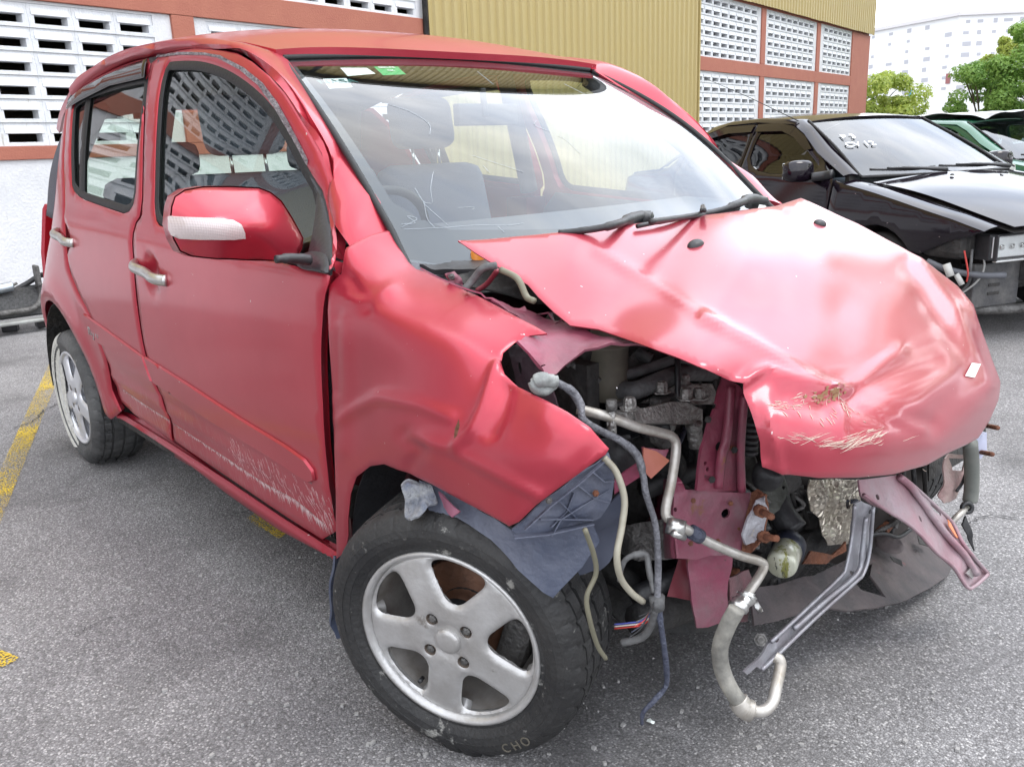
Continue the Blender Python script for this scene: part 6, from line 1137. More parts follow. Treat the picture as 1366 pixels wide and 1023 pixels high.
# ------------------------------------------------------------------ neighbouring cars
ZB = [0, .2, .5, .7, .93, 1.0, 1.3, 1.40]; YB = [.76, .80, .84, .845, .80, .765, .615, .52]
def build_car(t, Xs, body, kind):
    inv = Xs
    def side_surf(sg, off=0):
        def f(P):
            x, z = P[:, 0], P[:, 1]; y = hermv(ZB, YB, z) - .10 * np.clip(x - .1, 0, 9) ** 2 - .06 * np.clip(-2.6 - x, 0, 9) ** 2 - .06 * np.clip(x + 1.5, 0, 1.2) ** 2 * np.clip((z - .93) / .1, 0, 1) - .035 * np.clip(-2.0 - x, 0, 2) * np.clip((z - .93) / .1, 0, 1)
            V = np.stack([x, sg * (y + off), z], 1); M = np.array(Xs); return V @ M[:3, :3].T + M[:3, 3]
        return f
    L = lambda rows: ([Xs @ Vector(p) for p in loft(rows)[0]], loft(rows)[1])
    W_ = lambda q: Xs @ Vector(q)
    ac_ = lambda cx, a0, a1: arc(cx, .31, .345, a0, a1, 12)
    for sg in (-1, 1):
        s = side_surf(sg); f = tuple(Xs @ Vector((0, sg * 30, 1)))
        fen_ = [(-.46, .93), (-.46, .26)] + ac_(0, 188, -8) + [(.42, .28), (.50, .45), (.56, .60), (.60, .70), (.30, .79), (0, .86), (-.3, .915)]
        if kind == 'black': fen_ = [(-.46, .93), (-.46, .26)] + ac_(0, 188, 36) + [(.36, .50), (.48, .555), (.58, .60), (.70, .63), (.79, .664), (.58, .722), (.18, .808), (-.1, .862), (-.38, .905)]
        panel('front_fender', fen_, s, body, t, .05, .004, flip=f, lip=.006, ring=.01)
        # soft shoulder into the engine bay
        rows = []
        for x in np.linspace(-.36, .60, 12):
            if kind == 'black': x = -.36 + (x + .36) * 1.19
            zt = float(np.interp(x, [-.36, 0, .3, .62], [.922, .862, .79, .70]) if kind != 'black' else np.interp(x, [-.38, -.1, .18, .58, .80], [.904, .860, .806, .720, .660])); P0 = s(np.array([[x, zt - .001]]))[0]; row = []
            for k in np.linspace(0, 1, 6): q = Xs.inverted() @ Vector(P0); row.append(Vector((q.x, q.y - sg * .13 * k, q.z + .022 * math.sin(k * 1.9))))
            rows.append(row)
        add('fender_top', L(rows), body, t, solid=(.004, 1))
        hole_f = [(-.62, .955), (-1.52, .955), (-1.56, 1.285), (-1.40, 1.30), (-1.25, 1.285), (-1.08, 1.22), (-.85, 1.09)]
        hole_r = [(-1.66, .955), (-2.36, .975), (-2.46, 1.03), (-2.40, 1.12), (-2.22, 1.24), (-1.95, 1.285), (-1.66, 1.285)]
        hole_f = rounded(hole_f, 2); hole_r = rounded(hole_r, 2)
        fd_ = [(-.475, .93), (-.475, .26), (-1.58, .24), (-1.58, .6), (-1.60, .95), (-1.62, 1.335), (-1.35, 1.335), (-1.15, 1.305), (-.98, 1.235), (-.75, 1.10)]
        rd_ = [(-1.59, .24), (-2.18, .25), (-2.24, .40), (-2.34, .52), (-2.50, .66), (-2.56, .95), (-2.52, 1.12), (-2.35, 1.26), (-2.05, 1.33), (-1.63, 1.335), (-1.61, .95), (-1.59, .6)]
        d1 = panel('front_door', fd_, s, body, t, .035, .03, [hole_f], flip=f, lip=.005, ring=.01); d2 = panel('rear_door', rd_, s, body, t, .035, .03, [hole_r], flip=f, lip=.005, ring=.01)
        gm = MATS['dark_tinted_glass'] if kind != 'green' else winglass
        if not (kind == 'green' and sg < 0):
            panel('window', hole_f, side_surf(sg, -.012), gm, d1, .04, .003, flip=f, lip=0, ring=None); panel('window', hole_r, side_surf(sg, -.012), gm, d2, .04, .003, flip=f, lip=0, ring=None)
        if kind == 'black':
            vis = [(-1.60, 1.325), (-1.35, 1.328), (-1.13, 1.295), (-.95, 1.215), (-.84, 1.13), (-.90, 1.12), (-1.08, 1.215), (-1.25, 1.265), (-1.58, 1.27)]
            vr = [(-1.64, 1.325), (-2.05, 1.322), (-2.34, 1.25), (-2.46, 1.13), (-2.38, 1.14), (-2.2, 1.235), (-1.95, 1.268), (-1.64, 1.27)]
            for v_, d_ in ((vis, d1), (vr, d2)): panel('rain_visor', v_, side_surf(sg, .018), MATS['glossy_smoked_visor'], d_, .04, .003, flip=f, lip=0, ring=None)
        add('door_handle', tube([W_((-1.30, sg * .835, .80)), W_((-1.42, sg * .855, .80)), W_((-1.54, sg * .835, .80))], .014, 8), body, d1)
        q_ = [(-2.26, .26)] + [( -2.60 + .345 * math.cos(R(a)), .31 + .345 * math.sin(R(a))) for a in range(12, 176, 12)] + [(-2.98, .30), (-3.5, .34), (-3.58, .5), (-3.56, .90), (-3.3, .95), (-2.9, .96), (-2.75, 1.0), (-2.55, 1.15), (-2.54, 1.12), (-2.575, .95), (-2.52, .66), (-2.36, .52)]
        panel('quarter_panel', q_, s, body, t, .07, .006, flip=f, lip=.005, ring=.012)
        # cant rail and A pillar
        rows = []
        for a, b in (((-.40, .775, .945), (-.37, .665, .945)), ((-.75, .715, 1.10), (-.70, .615, 1.12)), ((-.98, .655, 1.235), (-.98, .55, 1.27)), ((-1.15, .62, 1.305), (-1.10, .53, 1.335)), ((-1.62, .60, 1.337), (-1.62, .53, 1.365)), ((-2.05, .585, 1.33), (-2.05, .51, 1.36)), ((-2.35, .62, 1.26), (-2.33, .50, 1.335)), ((-2.56, .68, 1.12), (-2.58, .56, 1.23)), ((-2.95, .74, .965), (-2.98, .63, 1.0))):
            rows.append([Vector((a[0] + (b[0] - a[0]) * k, sg * (a[1] + (b[1] - a[1]) * k), a[2] + (b[2] - a[2]) * k + .012 * math.sin(k * 3.14))) for k in np.linspace(0, 1, 5)])
        add('cant_rail', L(rows), body, t, solid=(.01, 0))
        for cx in (0, -2.60):
            Xw = frame(W_((cx, sg * .80, .30)), Xs.to_3x3() @ Vector((0, sg, 0))); w = bpy.data.objects.new('wheel', None); C.objects.link(w); w.parent = t; w.matrix_parent_inverse = WM(t).inverted()
            add('tyre', lathe([(.18, 0), (.20, .015), (.25, .018), (.285, 0), (.29, -.02), (.29, -.16), (.28, -.18), (.2, -.19)], 40, Xw), mat('plain_tyre', (.02, .02, .021), .7), w)
            add('rim', lathe([(0, 0), (.05, .006), (.06, -.01), (.15, -.012), (.165, .004), (.185, .006), (.185, -.1)], 40, Xw), dull_chrome, w)
            add('wheel_arch_liner', (lambda vf: ([W_(q) for q in vf[0]], vf[1]))((lambda: (lambda v, ff_: (v, ff_))([(cx + .35 * math.cos(a), sg * y, .31 + .35 * math.sin(a)) for a in np.linspace(-.1, 3.24, 14) for y in (.45, .80)], [(2 * i, 2 * i + 1, 2 * i + 3, 2 * i + 2) for i in range(13)]))()), dark, t)
    # roof, screens, bonnet, boot
    rows = []
    for x, w, z in ((-1.06, .535, 1.325), (-1.2, .54, 1.348), (-1.6, .54, 1.368), (-2.05, .52, 1.363), (-2.33, .50, 1.335)):
        rows.append([Vector((x + .04 * (1 - k * k) * (1 if x > -1.1 else 0), w * k, z + .028 * (1 - k * k))) for k in np.linspace(-1, 1, 17)])
    add('roof', L(rows), body, t, solid=(.01, -1))
    def scr(x0, w0, z0, x1, w1, z1, bow, n=9):
        return [[Vector((x0 + (x1 - x0) * s_ + bow * (1 - k * k) * (1 - .6 * s_), (w0 + (w1 - w0) * s_) * k, z0 + (z1 - z0) * s_ + .03 * math.sin(3.14 * s_) * .5 + .02 * (1 - k * k) * s_)) for k in np.linspace(-1, 1, 21)] for s_ in np.linspace(0, 1, n)]
    wg = glass(kind + '_car_windscreen', (.34, .42, .46), 1.95)
    wsn = add('windscreen', L(scr(-.36, .665, .935, -1.08, .535, 1.325, .10)), wg, t)
    add('rear_window', L(scr(-2.95, .60, .985, -2.34, .50, 1.335, -.08)), MATS['dark_tinted_glass'], t)
    add('windscreen_seal', tube([W_((-.36 + .10 * (1 - k * k), .665 * k, .936)) for k in np.linspace(-1, 1, 14)], .012, 6), rubber, wsn)
    for sg in (-1, 1): add('windscreen_seal', tube([W_((-.355, sg * .668, .94)), W_((-.70, sg * .605, 1.14)), W_((-1.085, sg * .538, 1.33))], .010, 6), rubber, wsn)
    rows = []
    if kind == 'black':   # bonnet sprung up along the right edge
        for s_ in np.linspace(0, 1, 14):
            row = []
            for k in np.linspace(-1, 1, 17):
                x = -.22 + .06 * (1 - k * k) + s_ * (1.17 - .10 * k * k); z = .900 - .17 * s_ - .04 * s_ ** 3 + .045 * (1 - k * k) * (1 - .3 * s_) + .012 * math.sin(s_ * 5) * (k < 0) * -k
                row.append(Vector((x, (.685 - .03 * s_ ** 3) * k, z)))
            rows.append(row)
    else:
        for s_ in np.linspace(0, 1, 14): rows.append([Vector((-.22 + .06 * (1 - k * k) + s_ * (.9 - .12 * k * k), (.70 - .05 * s_ ** 3) * k, .925 - .05 * s_ - .16 * s_ ** 3 + .03 * (1 - k * k))) for k in np.linspace(-1, 1, 17)])
    bn_ = add('bonnet', L(rows), body, t, solid=(.006, -1))
    if kind == 'black': add('bonnet_underside', L([[q - Vector((0, 0, .03)) for q in r_] for r_ in rows]), dark, bn_)
    for y in (-.22, .22): add('washer_nozzle', lathe([(0, .012), (.01, .01), (.014, 0)], 10, frame(W_((-.02, y, .932 if kind == 'black' else .956)), (0, 0, 1))), black, bn_)
    rows = [[Vector((x, w * k, z + .02 * (1 - k * k))) for k in np.linspace(-1, 1, 11)] for x, w, z in ((-2.93, .66, .985), (-3.2, .70, .965), (-3.5, .70, .945), (-3.57, .70, .90), (-3.62, .70, .60), (-3.55, .70, .35))]
    add('boot_lid', L(rows), body, t, solid=(.01, -1))
    add('floor_pan', ([W_(q) for q in box((-1.6, 0, .25), (3.9, 1.45, .06))[0]], box((0, 0, 0), (1, 1, 1))[1]), dark, t, False)
    add('firewall', ([W_(q) for q in box((-.42, 0, .62), (.04, 1.45, .66))[0]], box((0, 0, 0), (1, 1, 1))[1]), dark, t, False)
    add('dashboard', ([W_(q) for q in box((-.62, 0, .82), (.40, 1.36, .20))[0]], box((0, 0, 0), (1, 1, 1))[1]), interior, t, True, bev=.05)
    for y in (-.36, .36):
        add('front_seat', ([W_(q) for q in box((-1.50, y, .80), (.14, .48, .56), Matrix.Rotation(R(-14), 3, 'Y'))[0]], box((0, 0, 0), (1, 1, 1))[1]), mat('dark_seat_cloth', (.03, .03, .034), .9), t, True, bev=.05)
        add('headrest', ([W_(q) for q in box((-1.58, y, 1.17), (.10, .26, .17), Matrix.Rotation(R(-10), 3, 'Y'))[0]], box((0, 0, 0), (1, 1, 1))[1]), mat('dark_seat_cloth', (.03, .03, .034), .9), t, True, bev=.04)
    # mirrors and wipers
    for sg in (-1, 1):
        mq = W_((-.66, sg * .93, .985)); bm = bmesh.new(); bmesh.ops.create_icosphere(bm, subdivisions=3, radius=1)
        for v in bm.verts: 
            c_ = [math.copysign(abs(a) ** .6, a) for a in v.co]; v.co = Xs.to_3x3() @ Vector((c_[0] * .055 - .02 * abs(c_[1]), c_[1] * .115, c_[2] * .075)) + mq
        me = bpy.data.meshes.new('door_mirror'); bm.to_mesh(me); bm.free(); dm = link('door_mirror', me, body, t, True)
        add('mirror_stalk', tube([W_((-.62, sg * .86, .94)), W_((-.56, sg * .80, .95)), W_((-.50, sg * .78, .96))], .03, 8), black, dm)
        add('mirror_glass', ([W_(q) for q in box((-.725, sg * .93, .985), (.004, .19, .11))[0]], box((0, 0, 0), (1, 1, 1))[1]), chrome, dm, False, bev=.002)
    for y0, y1 in ((-.10, -.62), (.52, -.02)):
        w = bpy.data.objects.new('wiper', None); C.objects.link(w); w.parent = t; w.matrix_parent_inverse = WM(t).inverted()
        add('wiper_arm', tube([W_((-.17 - .12 * abs(y0), y0, .965)), W_((-.21, (y0 + y1) / 2, .985)), W_((-.28, y1 + .1, .99))], [.014, .010, .006], 8), black, w)
        add('wiper_blade', tube([W_((-.25 - .1 * abs(y0), y0 - .03, .985)), W_((-.23, (y0 + y1) / 2, .975)), W_((-.33, y1, .985))], .008, 6), black, w)
    return W_
blackpaint = paint('dusty_black_car_paint', (.007, .004, .008), .0, .09, 0, .04)
SQ = (-1.063, 4.247, .0, -.366, .949)
bt = thing('black_sedan', 'black sedan with its front bumper missing and bonnet sprung up beside the red hatchback', 'car', SQ[:3], SQ[3])
Xb = WM(bt) @ Matrix.Scale(SQ[4], 4)
Wb = build_car(bt, Xb, blackpaint, 'black')
def wb(P): return [Xb @ Vector(q) for q in P]
# stripped nose of the sedan
def wb(P): return [Xb @ Vector((q[0] + .09, q[1] + (-.03 if q[1] < 0 else .03), q[2] - .05)) for q in P]
def hbox(nm, c, s, m, rot=None, bev=.008, par=bt): v, f = box((c[0] + .09, c[1] + (-.04 if c[1] < 0 else .04 if c[1] > 0 else 0), c[2]), s, rot); return add(nm, ([Xb @ q for q in v], f), m, par, False, bev=bev)
for sg in (-1, 1):
    hl = bpy.data.objects.new('headlight', None); C.objects.link(hl); hl.parent = bt; hl.matrix_parent_inverse = WM(bt).inverted()
    hbox('headlight_housing', (.60, sg * .46, .56), (.10, .40, .15), black, par=hl)
    hbox('reflector', (.652, sg * .46, .56), (.01, .36, .12), mat('lamp_reflector_silver', (.8, .8, .8), .35, .3), par=hl); hbox('headlight_lens', (.69, sg * .46, .56), (.002, .38, .135), glass('headlight_lens_glass_%d' % (sg + 2), (.95, .96, .96), 1.5), par=hl)
    hbox('lens_rim', (.69, sg * .265, .56), (.03, .014, .15), dull_chrome, par=hl); hbox('lens_rim', (.69, sg * .655, .56), (.03, .014, .15), black, par=hl)
    hbox('lens_rim', (.69, sg * .46, .485), (.03, .40, .014), dull_chrome, par=hl)
    for k in range(3): hbox('bulb', (.665, sg * (.42 + .08 * k), .56), (.014, .03, .03), chrome, par=hl)
    add('bumper_bracket', tube(wb([(.38, sg * .84, .52), (.50, sg * .80, .48), (.62, sg * .70, .455), (.68, sg * .56, .45)]), .018, 8), mat('grey_dusty_plastic', (.12, .125, .14), .6, var=.7, vs=10), bt)
    hbox('headlamp_well', (.40, sg * .66, .565), (.30, .22, .16), dark, bev=.04)
    hbox('radiator_support', (.56, sg * .50, .33), (.05, .36, .26), mat('dusty_black_steel', (.045, .045, .05), .6, .2, var=1, vs=9, vcol=(.12, .115, .11), bump=.3))
    for k in range(3): hbox('support_slot', (.588, sg * .52, .38 - .05 * k), (.006, .09, .018), dark, bev=.004)
    add('towing_eye', lathe([(.035, .008), (.045, 0), (.035, -.008), (.028, 0)], 20, frame(Xb @ Vector((.60, sg * .38, .40)), Xb.to_3x3() @ Vector((1, 0, 0))), closed=True), dark, bt)
    add('loose_wire', tube(wb([(.58, sg * .72, .60), (.60, sg * .74, .50), (.56, sg * .70, .40), (.50, sg * .74, .30)]), .008, 6), hosem, bt)
    add('loose_wire', tube(wb([(.60, sg * .80, .60), (.62, sg * .78, .48), (.60, sg * .76, .42)]), .005, 6), mat('red_wire', (.5, .05, .04)), bt)
    add('loose_wire', tube(wb([(.60, sg * .66, .58), (.63, sg * .67, .50), (.62, sg * .70, .42), (.56, sg * .77, .33)]), .006, 6), mat('grey_wire', (.25, .25, .24)), bt)
    add('connector', tube(wb([(.52, sg * .84, .52), (.55, sg * .83, .45)]), .022, 8), mat('pale_connector', (.5, .5, .47)), bt)
    add('connector', tube(wb([(.55, sg * .79, .46), (.58, sg * .77, .40)]), .016, 8), mat('pale_connector', (.5, .5, .47)), bt)
hbox('upper_support', (.50, 0, .66), (.07, 1.25, .03), dark); hbox('bumper_beam', (.60, 0, .40), (.06, .72, .12), mat('dusty_black_steel', (.045, .045, .05))); hbox('radiator', (.50, 0, .50), (.04, .66, .40), dark)
hbox('grille_panel', (.66, 0, .57), (.04, .60, .10), black)
add('lower_tube', tube(wb([(.50, -.70, .24), (.58, -.4, .22), (.60, 0, .22), (.58, .4, .22), (.50, .70, .24)]), .03, 10), grime, bt)
blobm = blob('engine', Xb @ Vector((.15, 0, .60)), (.30, .42, .20), dark, 31, .03, bt)
# white grease pencil on the sedan's windscreen, door antenna
wr = mat('white_marker', (.8, .82, .85), .6)
def bws(k, s_, off=.006): return Xb @ Vector((-.36 - .72 * s_ + .10 * (1 - k * k) * (1 - .6 * s_) + off, (.665 - .13 * s_) * k, .935 + .39 * s_ + .015 * math.sin(3.14 * s_) + .02 * (1 - k * k) * s_ + off * 1.5))
def bwt(txt, k0, k1, s_, size):
    a, b = bws(k0, s_), bws(k1, s_); x = (b - a).normalized(); up = bws(k0, s_ + .06) - a; z = x.cross(up).normalized(); m = Matrix((x, z.cross(x), z)).transposed().to_4x4(); m.translation = (a + b) / 2
    textmesh('windscreen_writing', txt, size, m, wr, bt, .0004, .0006)
bwt('P 3', -.86, -.62, .62, .085); bwt('CV 12', -.86, -.52, .48, .085)
add('antenna', tube([Xb @ Vector((-1.12, -.60, 1.33)), Xb @ Vector((-1.45, -.80, 1.52)), Xb @ Vector((-1.8, -1.0, 1.70))], [.004, .0025, .0015], 6, smooth=False), black, bt)
# green car behind it
greenpaint = paint('green_car_paint', (.008, .105, .050), .25, .4, 1, .05)
GQ = (-1.491, 8.002, -.01, -.345, .939)
gt = thing('green_car', 'green car with an open side window and a crumpled silver panel lying on its roof', 'car', GQ[:3], GQ[3]); Xg = WM(gt) @ Matrix.Scale(GQ[4], 4)
Wg = build_car(gt, Xg, greenpaint, 'green')
rows = []
random.seed(11)
sv = []; 
cr_ = [[Xg @ Vector((-.95 - 1.5 * s_ + .55 * (k > 0) * k, -.34 + 1.0 * k, 1.385 + .05 * math.sin(s_ * 5 + k * 4) + .035 * noise.noise(Vector((s_ * 5, k * 6, 3))) - .05 * abs(k))) for k in np.linspace(-.1, 1.3, 34)] for s_ in np.linspace(0, 1, 26)]
sp_ = add('crumpled_bonnet', loft(cr_), mat('crumpled_silver_panel', (.36, .36, .36), .35, .6, .4, .1, var=1, vs=5, vcol=(.16, .14, .13), spots=[(6, .66, (.35, .14, .08), (1, 1, 1))], bump=.4, bs=12), None, solid=(.006, 1))
tag(sp_, 'crumpled silver bonnet panel lying on the roof of the green car', 'car part')
tag_ = add('paper_tag', ([Xg @ Vector(q) for q in [(-.30, -.842, .90), (-.20, -.852, .905), (-.17, -.86, .80), (-.155, -.865, .70), (-.24, -.865, .69), (-.26, -.855, .80), (-.33, -.845, .86)]], [tuple(range(7))]), white, None, False, solid=(.001, 0))
tag(tag_, 'white paper tag taped to the front fender of the green car', 'tag')
# a dark car beyond the green one
KQ = (-.9, 13.6, 0, -.345, .98)
kt = thing('dark_car', 'dark car half hidden beyond the green car at the edge of the trees', 'car', KQ[:3], KQ[3]); Xk = WM(kt) @ Matrix.Scale(KQ[4], 4)
build_car(kt, Xk, paint('grey_black_paint', (.03, .03, .035), .4, .35, 1, .05), 'dark')
# ------------------------------------------------------------------ scrap front end leaning by the wall
dt_ = thing('scrap_front_end', 'scrap car front end with a radiator and silver canister lying by the white wall', 'scrap', (-6.0, -.6, 0))
def dpt(nm, vf, m, **k): return add(nm, vf, m, dt_, **k)
meshm = mat('perforated_black_mesh', (.06, .06, .062), .5, .3, var=1, vs=50, vcol=(.15, .15, .15), bump=1, bs=200)
dpt('radiator_mesh', box((-6.00, -.75, .20), (.30, 1.45, .02), Matrix.Rotation(R(38), 3, 'Y')), meshm, smooth=False)
dpt('lower_rail', box((-5.78, -.75, .085), (.10, 1.50, .025)), mat('grey_rail_steel', (.38, .39, .37), .5, .4, var=1, vs=9, vcol=(.22, .22, .21)), smooth=False, bev=.008)
dpt('silver_bar', tube([(-5.86, -1.2, .145), (-5.86, -.50, .15), (-5.86, -.42, .15)], .024, 10, smooth=False), alupipe)
dpt('dark_bar', tube([(-5.86, -.42, .15), (-5.86, -.20, .155), (-5.90, -.12, .20), (-5.95, -.09, .25)], .022, 10), grime)
dpt('silver_canister', lathe([(0, .13), (.03, .13), (.036, .12), (.036, -.12), (.03, -.13), (0, -.13)], 20, frame((-6.05, -.38, .30), (0, 1, .12))), mat('silver_blue_can', (.50, .55, .60), .3, .8))
dpt('crumpled_foil', box((-6.0, -.70, .27), (.10, .42, .03)), alupipe, smooth=False, bev=.01)
dpt('black_hose', tube([(-6.1, -.42, .24), (-6.12, -.28, .26), (-6.12, -.15, .31), (-6.10, -.06, .36), (-6.08, -.02, .37)], .02, 10), black)
for i, (y, r_) in enumerate(((-.75, .17), (-1.15, .15))): dpt('navy_fender_piece', lathe([(r_, -.02), (r_, .02), (r_ * .8, .03), (r_ * .5, .025)], 24, frame((-6.2, y, .32), (1, .2, .1))), mat('navy_plastic', (.03, .04, .07), .5))
for i in range(7):
    y = -1.35 + i * .2; dpt('black_bracket', box((-5.86 + random.uniform(-.05, .08), y, .045), (random.uniform(.08, .2), random.uniform(.06, .14), .07), Matrix.Rotation(random.uniform(-.5, .5), 3, 'Z')), black, smooth=False, bev=.01)
dpt('side_bracket', box((-6.05, -.08, .34), (.10, .03, .22)), grime, smooth=False, bev=.01)
for i in range(14):
    y = random.uniform(-1.3, -.1); dpt('scrap_fitting', tube([(-6.05 + random.uniform(-.1, .12), y, .26 + random.uniform(0, .05)), (-6.0 + random.uniform(-.1, .12), y + random.uniform(-.15, .15), .29 + random.uniform(0, .06))], random.uniform(.008, .02), 8, smooth=False), random.choice([alupipe, grime, black, cast]))
# ------------------------------------------------------------------ litter
def scrap(nm, c, r_, lab, m=white):
    v = [Vector((c[0] + r_ * math.cos(a) * random.uniform(.5, 1.2), c[1] + r_ * math.sin(a) * random.uniform(.4, 1), .005 + random.uniform(0, .008))) for a in np.linspace(0, 5.6, 8)] + [Vector((c[0], c[1], .012))]
    o = add(nm, (v, [(i, (i + 1) % 8, 8) for i in range(8)]), m, None, False); tag(o, lab, 'litter')
scrap('paper_scrap', (0.213,-0.467,0.000), .012, 'tiny white paper scrap under the dangling blue-black wire')
random.seed(5)
gv = []
for _ in range(1500):
    r_ = abs(random.gauss(0, 1.0)); a = random.uniform(0, 6.28); x, y = .6 + r_ * math.cos(a) * 1.4, -.9 + r_ * math.sin(a) * 1.2; s_ = random.uniform(.0015, .0060)
    v, f = box((x, y, s_ * .6), (s_ * random.uniform(1, 2.2), s_ * 1.2, s_), Matrix.Rotation(random.uniform(0, 3), 3, 'Z')); gv.append((v, f))
gr_ = add('loose_grit', join(*gv), mat('pale_grit', (.34, .33, .32), .8), None, False, kind='stuff'); gr_['label'] = 'fine loose grit scattered on the asphalt'; gr_['category'] = 'grit'
for i, (u_, w_, lab) in enumerate((((.95, -1.05), .010, 'small black plastic shard on the asphalt right of the hanging hose'), ((.20, -1.42), .008, 'small dark chip on the asphalt in front of the front wheel'))): scrap('plastic_shard', (*u_, 0), w_, lab, black)
# ------------------------------------------------------------------ trees
def leafmat(nm, c, c2):
    m = bpy.data.materials.new(nm); m.use_nodes = True; n = m.node_tree.nodes; l = m.node_tree.links; b = n['Principled BSDF']; b.inputs['Roughness'].default_value = .5
    g_ = n.new('ShaderNodeNewGeometry'); t = n.new('ShaderNodeTexCoord'); a = n.new('ShaderNodeTexNoise'); a.inputs['Scale'].default_value = 1.2; a.inputs['Detail'].default_value = 4; l.new(t.outputs['Object'], a.inputs['Vector'])
    ad_ = n.new('ShaderNodeMath'); ad_.operation = 'MULTIPLY_ADD'; ad_.inputs[1].default_value = .4; l.new(g_.outputs['Random Per Island'], ad_.inputs[0]); l.new(a.outputs[0], ad_.inputs[2])
    r = n.new('ShaderNodeValToRGB'); r.color_ramp.elements[0].position = .35; r.color_ramp.elements[1].position = .95; r.color_ramp.elements[0].color = (*c, 1); r.color_ramp.elements[1].color = (*c2, 1)
    l.new(ad_.outputs[0], r.inputs[0]); l.new(r.outputs[0], b.inputs['Base Color'])
    tr = n.new('ShaderNodeBsdfTranslucent'); l.new(r.outputs[0], tr.inputs[0]); x = n.new('ShaderNodeMixShader'); x.inputs[0].default_value = .4; l.new(b.outputs[0], x.inputs[1]); l.new(tr.outputs[0], x.inputs[2]); l.new(x.outputs[0], n['Material Output'].inputs[0]); return m
leafA = leafmat('yellow_green_leaves', (.20, .30, .04), (.45, .50, .10)); leafB = leafmat('fresh_green_leaves', (.12, .26, .05), (.30, .46, .10))
bark = mat('grey_brown_bark', (.14, .11, .08), .9, var=.6, vs=9, bump=.8, bs=20)
def tree(c, h, w, lab, lm_, seed, n=2600, base=.25, leaf=.13, group=None):
    random.seed(seed); t = thing('leafy_tree', lab, 'tree', c, group=group); c = Vector(c)
    clumps = []
    for i in range(34 if base != .25 and base != .3 else 64):
        a = random.uniform(0, 6.28); zz = random.uniform(base, 1) ; rad = w * math.sqrt(max(.05, 1 - ((zz - .55) / .55) ** 2)) * random.uniform(.35, 1)
        clumps.append((c + Vector((rad * math.cos(a), rad * math.sin(a), zz * h)), random.uniform(.16, .30) * w))
    tr_p = [tube([c + Vector((0, 0, -.1)), c + Vector((.1 * w, .03 * w, h * .3)), c + Vector((0, .05 * w, h * .55)), c + Vector((.05 * w, 0, h * .85))], [.05 * h ** .8 * .5, .035 * h ** .8 * .5, .02 * h ** .8 * .5, .01], 8)]
    for q, r_ in clumps[:14]: tr_p.append(tube([c + Vector((0, 0, h * random.uniform(.2, .45))), (c + Vector((0, 0, h * .45))).lerp(q, .6), q], [.03, .02, .008], 5, 3))
    add('trunk', join(*tr_p), bark, t)
    v = []; f = []
    for q, r_ in clumps:
        for _ in range(n // len(clumps)):
            d = Vector((random.gauss(0, 1), random.gauss(0, 1), random.gauss(0, 1))); d = d.normalized() * r_ * random.uniform(.5, 1.05) ** .6; d.z *= .75; p_ = q + d
            nn = (d.normalized() + Vector((random.uniform(-.7, .7), random.uniform(-.7, .7), random.uniform(-.2, .9)))).normalized(); x = nn.orthogonal().normalized(); x.rotate(Matrix.Rotation(random.uniform(0, 6.28), 3, nn)); y = nn.cross(x); s_ = leaf * random.uniform(.6, 1.3)
            k = len(v); v += [p_ - x * s_, p_ - y * s_ * .45 + nn * s_ * .1, p_ + x * s_, p_ + y * s_ * .45 + nn * s_ * .1]; f.append((k, k + 1, k + 2, k + 3))
    add('crown', (v, f), lm_, t, False)
tree((-17.5, 34.5, 0), 3.7, 2.2, 'low yellow-green tree at the far corner of the factory', leafA, 1, 10000, .1, .09)
tree((-16.2, 34.5, 0), 2.55, 1.1, 'spreading yellow-green bush right of the factory corner', leafA, 2, 4500, .05, .11)
tree((-8.9, 24.6, 0), 2.9, 1.15, 'bright green tree behind the crumpled green car', leafB, 3, 18000, .3, .05)
tree((-7.6, 25.0, 0), 4.0, 1.35, 'taller bright green tree at the right edge of the photo above the dark car', leafB, 4, 18000, .25, .055)
tree((-10.4, 30.0, 0), 3.9, 1.1, 'greyish green tree in front of the tower block', leafA, 5, 7000, .2, .085)
for k, (x, y, h_) in enumerate(((-4.5, 31, 9.5), (-.5, 29, 10.5), (4, 27, 9.5), (9, 24, 10), (14, 20, 9))):
    tree((x, y, 0), h_, h_ * .42, ('rounded green tree across the yard nearest the dark car', 'tallest green tree in the row across the yard', 'broad green tree in the middle of the row across the yard', 'spreading green tree at the corner of the row across the yard', 'last green tree of the row, opposite the red car nose')[k], leafB, 20 + k, 5000, .15, .22, 'trees across the yard')
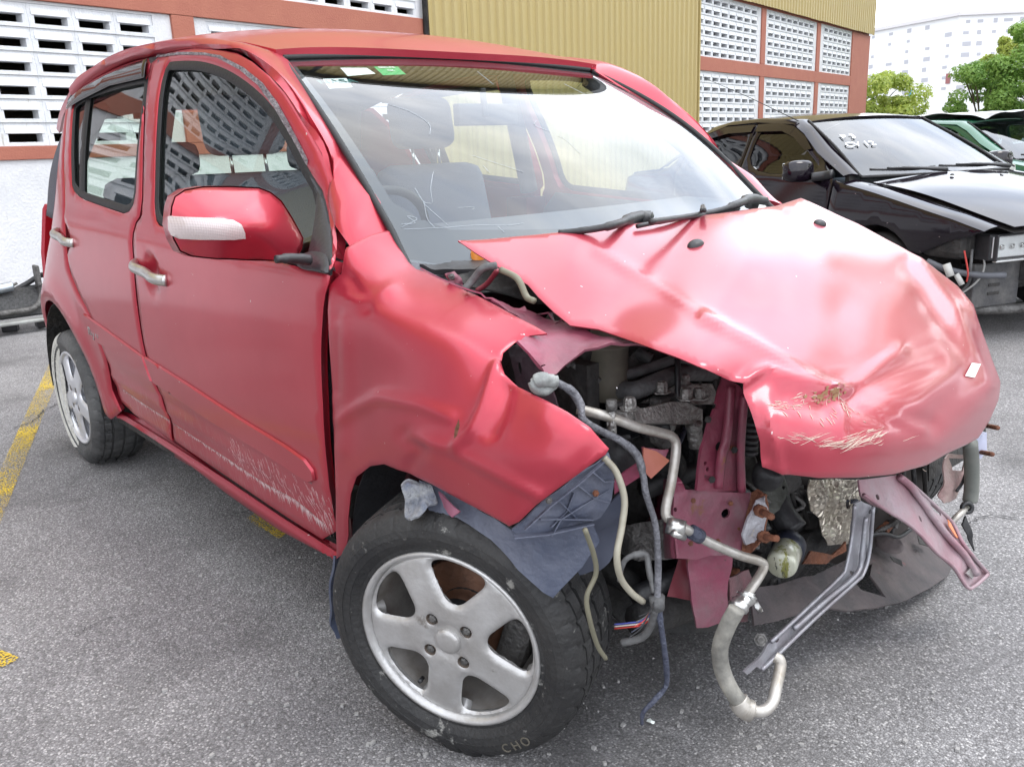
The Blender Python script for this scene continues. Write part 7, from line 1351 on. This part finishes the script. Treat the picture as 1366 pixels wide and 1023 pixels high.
# ------------------------------------------------------------------ far tower block and low white building
tw = thing('tower_block', 'tall white apartment tower with rows of small dark windows', 'building', (-95, 228, 0))
twm = mat('white_tower_render', (.80, .80, .79), .8, var=.4, vs=.05, vcol=(.70, .70, .70)); winm = mat('dim_window', (.42, .42, .45), .5); lin = mat('hanging_laundry', (.30, .12, .12), .8)
C0 = Vector((-95, 228, 0)); u1 = (Vector((-137, 243, 0)) - C0); L1 = u1.length; u1.normalize(); u2 = (Vector((-66, 259, 0)) - C0); L2 = u2.length; u2.normalize(); H = 28.2
def prism(a, l1, l2, z0, z1, d1=u1, d2=u2): P = [a, a + d1 * l1, a + d1 * l1 + d2 * l2, a + d2 * l2]; v = [p + Vector((0, 0, z0)) for p in P] + [p + Vector((0, 0, z1)) for p in P]; return v, [(0, 1, 2, 3), (4, 5, 6, 7), (0, 1, 5, 4), (1, 2, 6, 5), (2, 3, 7, 6), (3, 0, 4, 7)]
add('tower_wall', prism(C0, L1, L2, 0, H), twm, tw, False)
add('parapet', prism(C0 - u1 * .8 - u2 * .8, L1 + 1.6, L2 + 1.6, H, H + .8), mat('grey_parapet', (.62, .60, .60), .8), tw, False)
add('lift_house', prism(C0 + u1 * 6 + u2 * 5, 22, 10, H + .8, H + 3.6), twm, tw, False); add('lift_house', prism(C0 + u1 * 4 + u2 * 20, 8, 10, H + .8, H + 3.0), twm, tw, False)
wv = box((0, 0, 0), (1, 1, 1)); wme = {}
for face, (d, Lf, nn) in enumerate(((u1, L1, -u2), (u2, L2, -u1))):
    for fl_ in range(11):
        for c_ in (np.arange(3, Lf - 2, 6.2) if face == 0 else np.arange(2, Lf - 1, 3.2)):
            if random.random() < (.25 if face == 0 else .12): continue
            q = C0 + d * (c_ + random.uniform(-.3, .3)) + Vector((0, 0, 1.8 + fl_ * 2.5)) + nn * .02; w_ = random.choice((.9, 1.3, 2.0)); rot = Matrix((d, nn, Vector((0, 0, 1)))).transposed()
            add('window', box(q, (w_, .12, random.choice((.7, 1.0))), rot), winm, tw, False)
for q_, cc in ((C0 + u1 * 1.5 + Vector((0, 0, 14)), lin), (C0 + u1 * 13 + Vector((0, 0, 11)), mat('blue_sheet', (.10, .30, .42), .8))): add('hanging_sheet', box(q_ - u2 * .3, (1.2, .1, 2.4), Matrix((u1, -u2, Vector((0, 0, 1)))).transposed()), cc, tw, False)
lb = thing('low_white_building', 'plain low white building in front of the apartment tower', 'building', (-43, 110, 0))
add('building_wall', box((-43.5, 112, 2.9), (12, 8, 5.8), Matrix.Rotation(R(20), 3, 'Z')), twm, lb, False); add('flat_roof', box((-43.5, 112, 1.0), (40, 9, .5), Matrix.Rotation(R(22), 3, 'Z')), mat('grey_flat_roof', (.30, .31, .30), .8), lb, False)
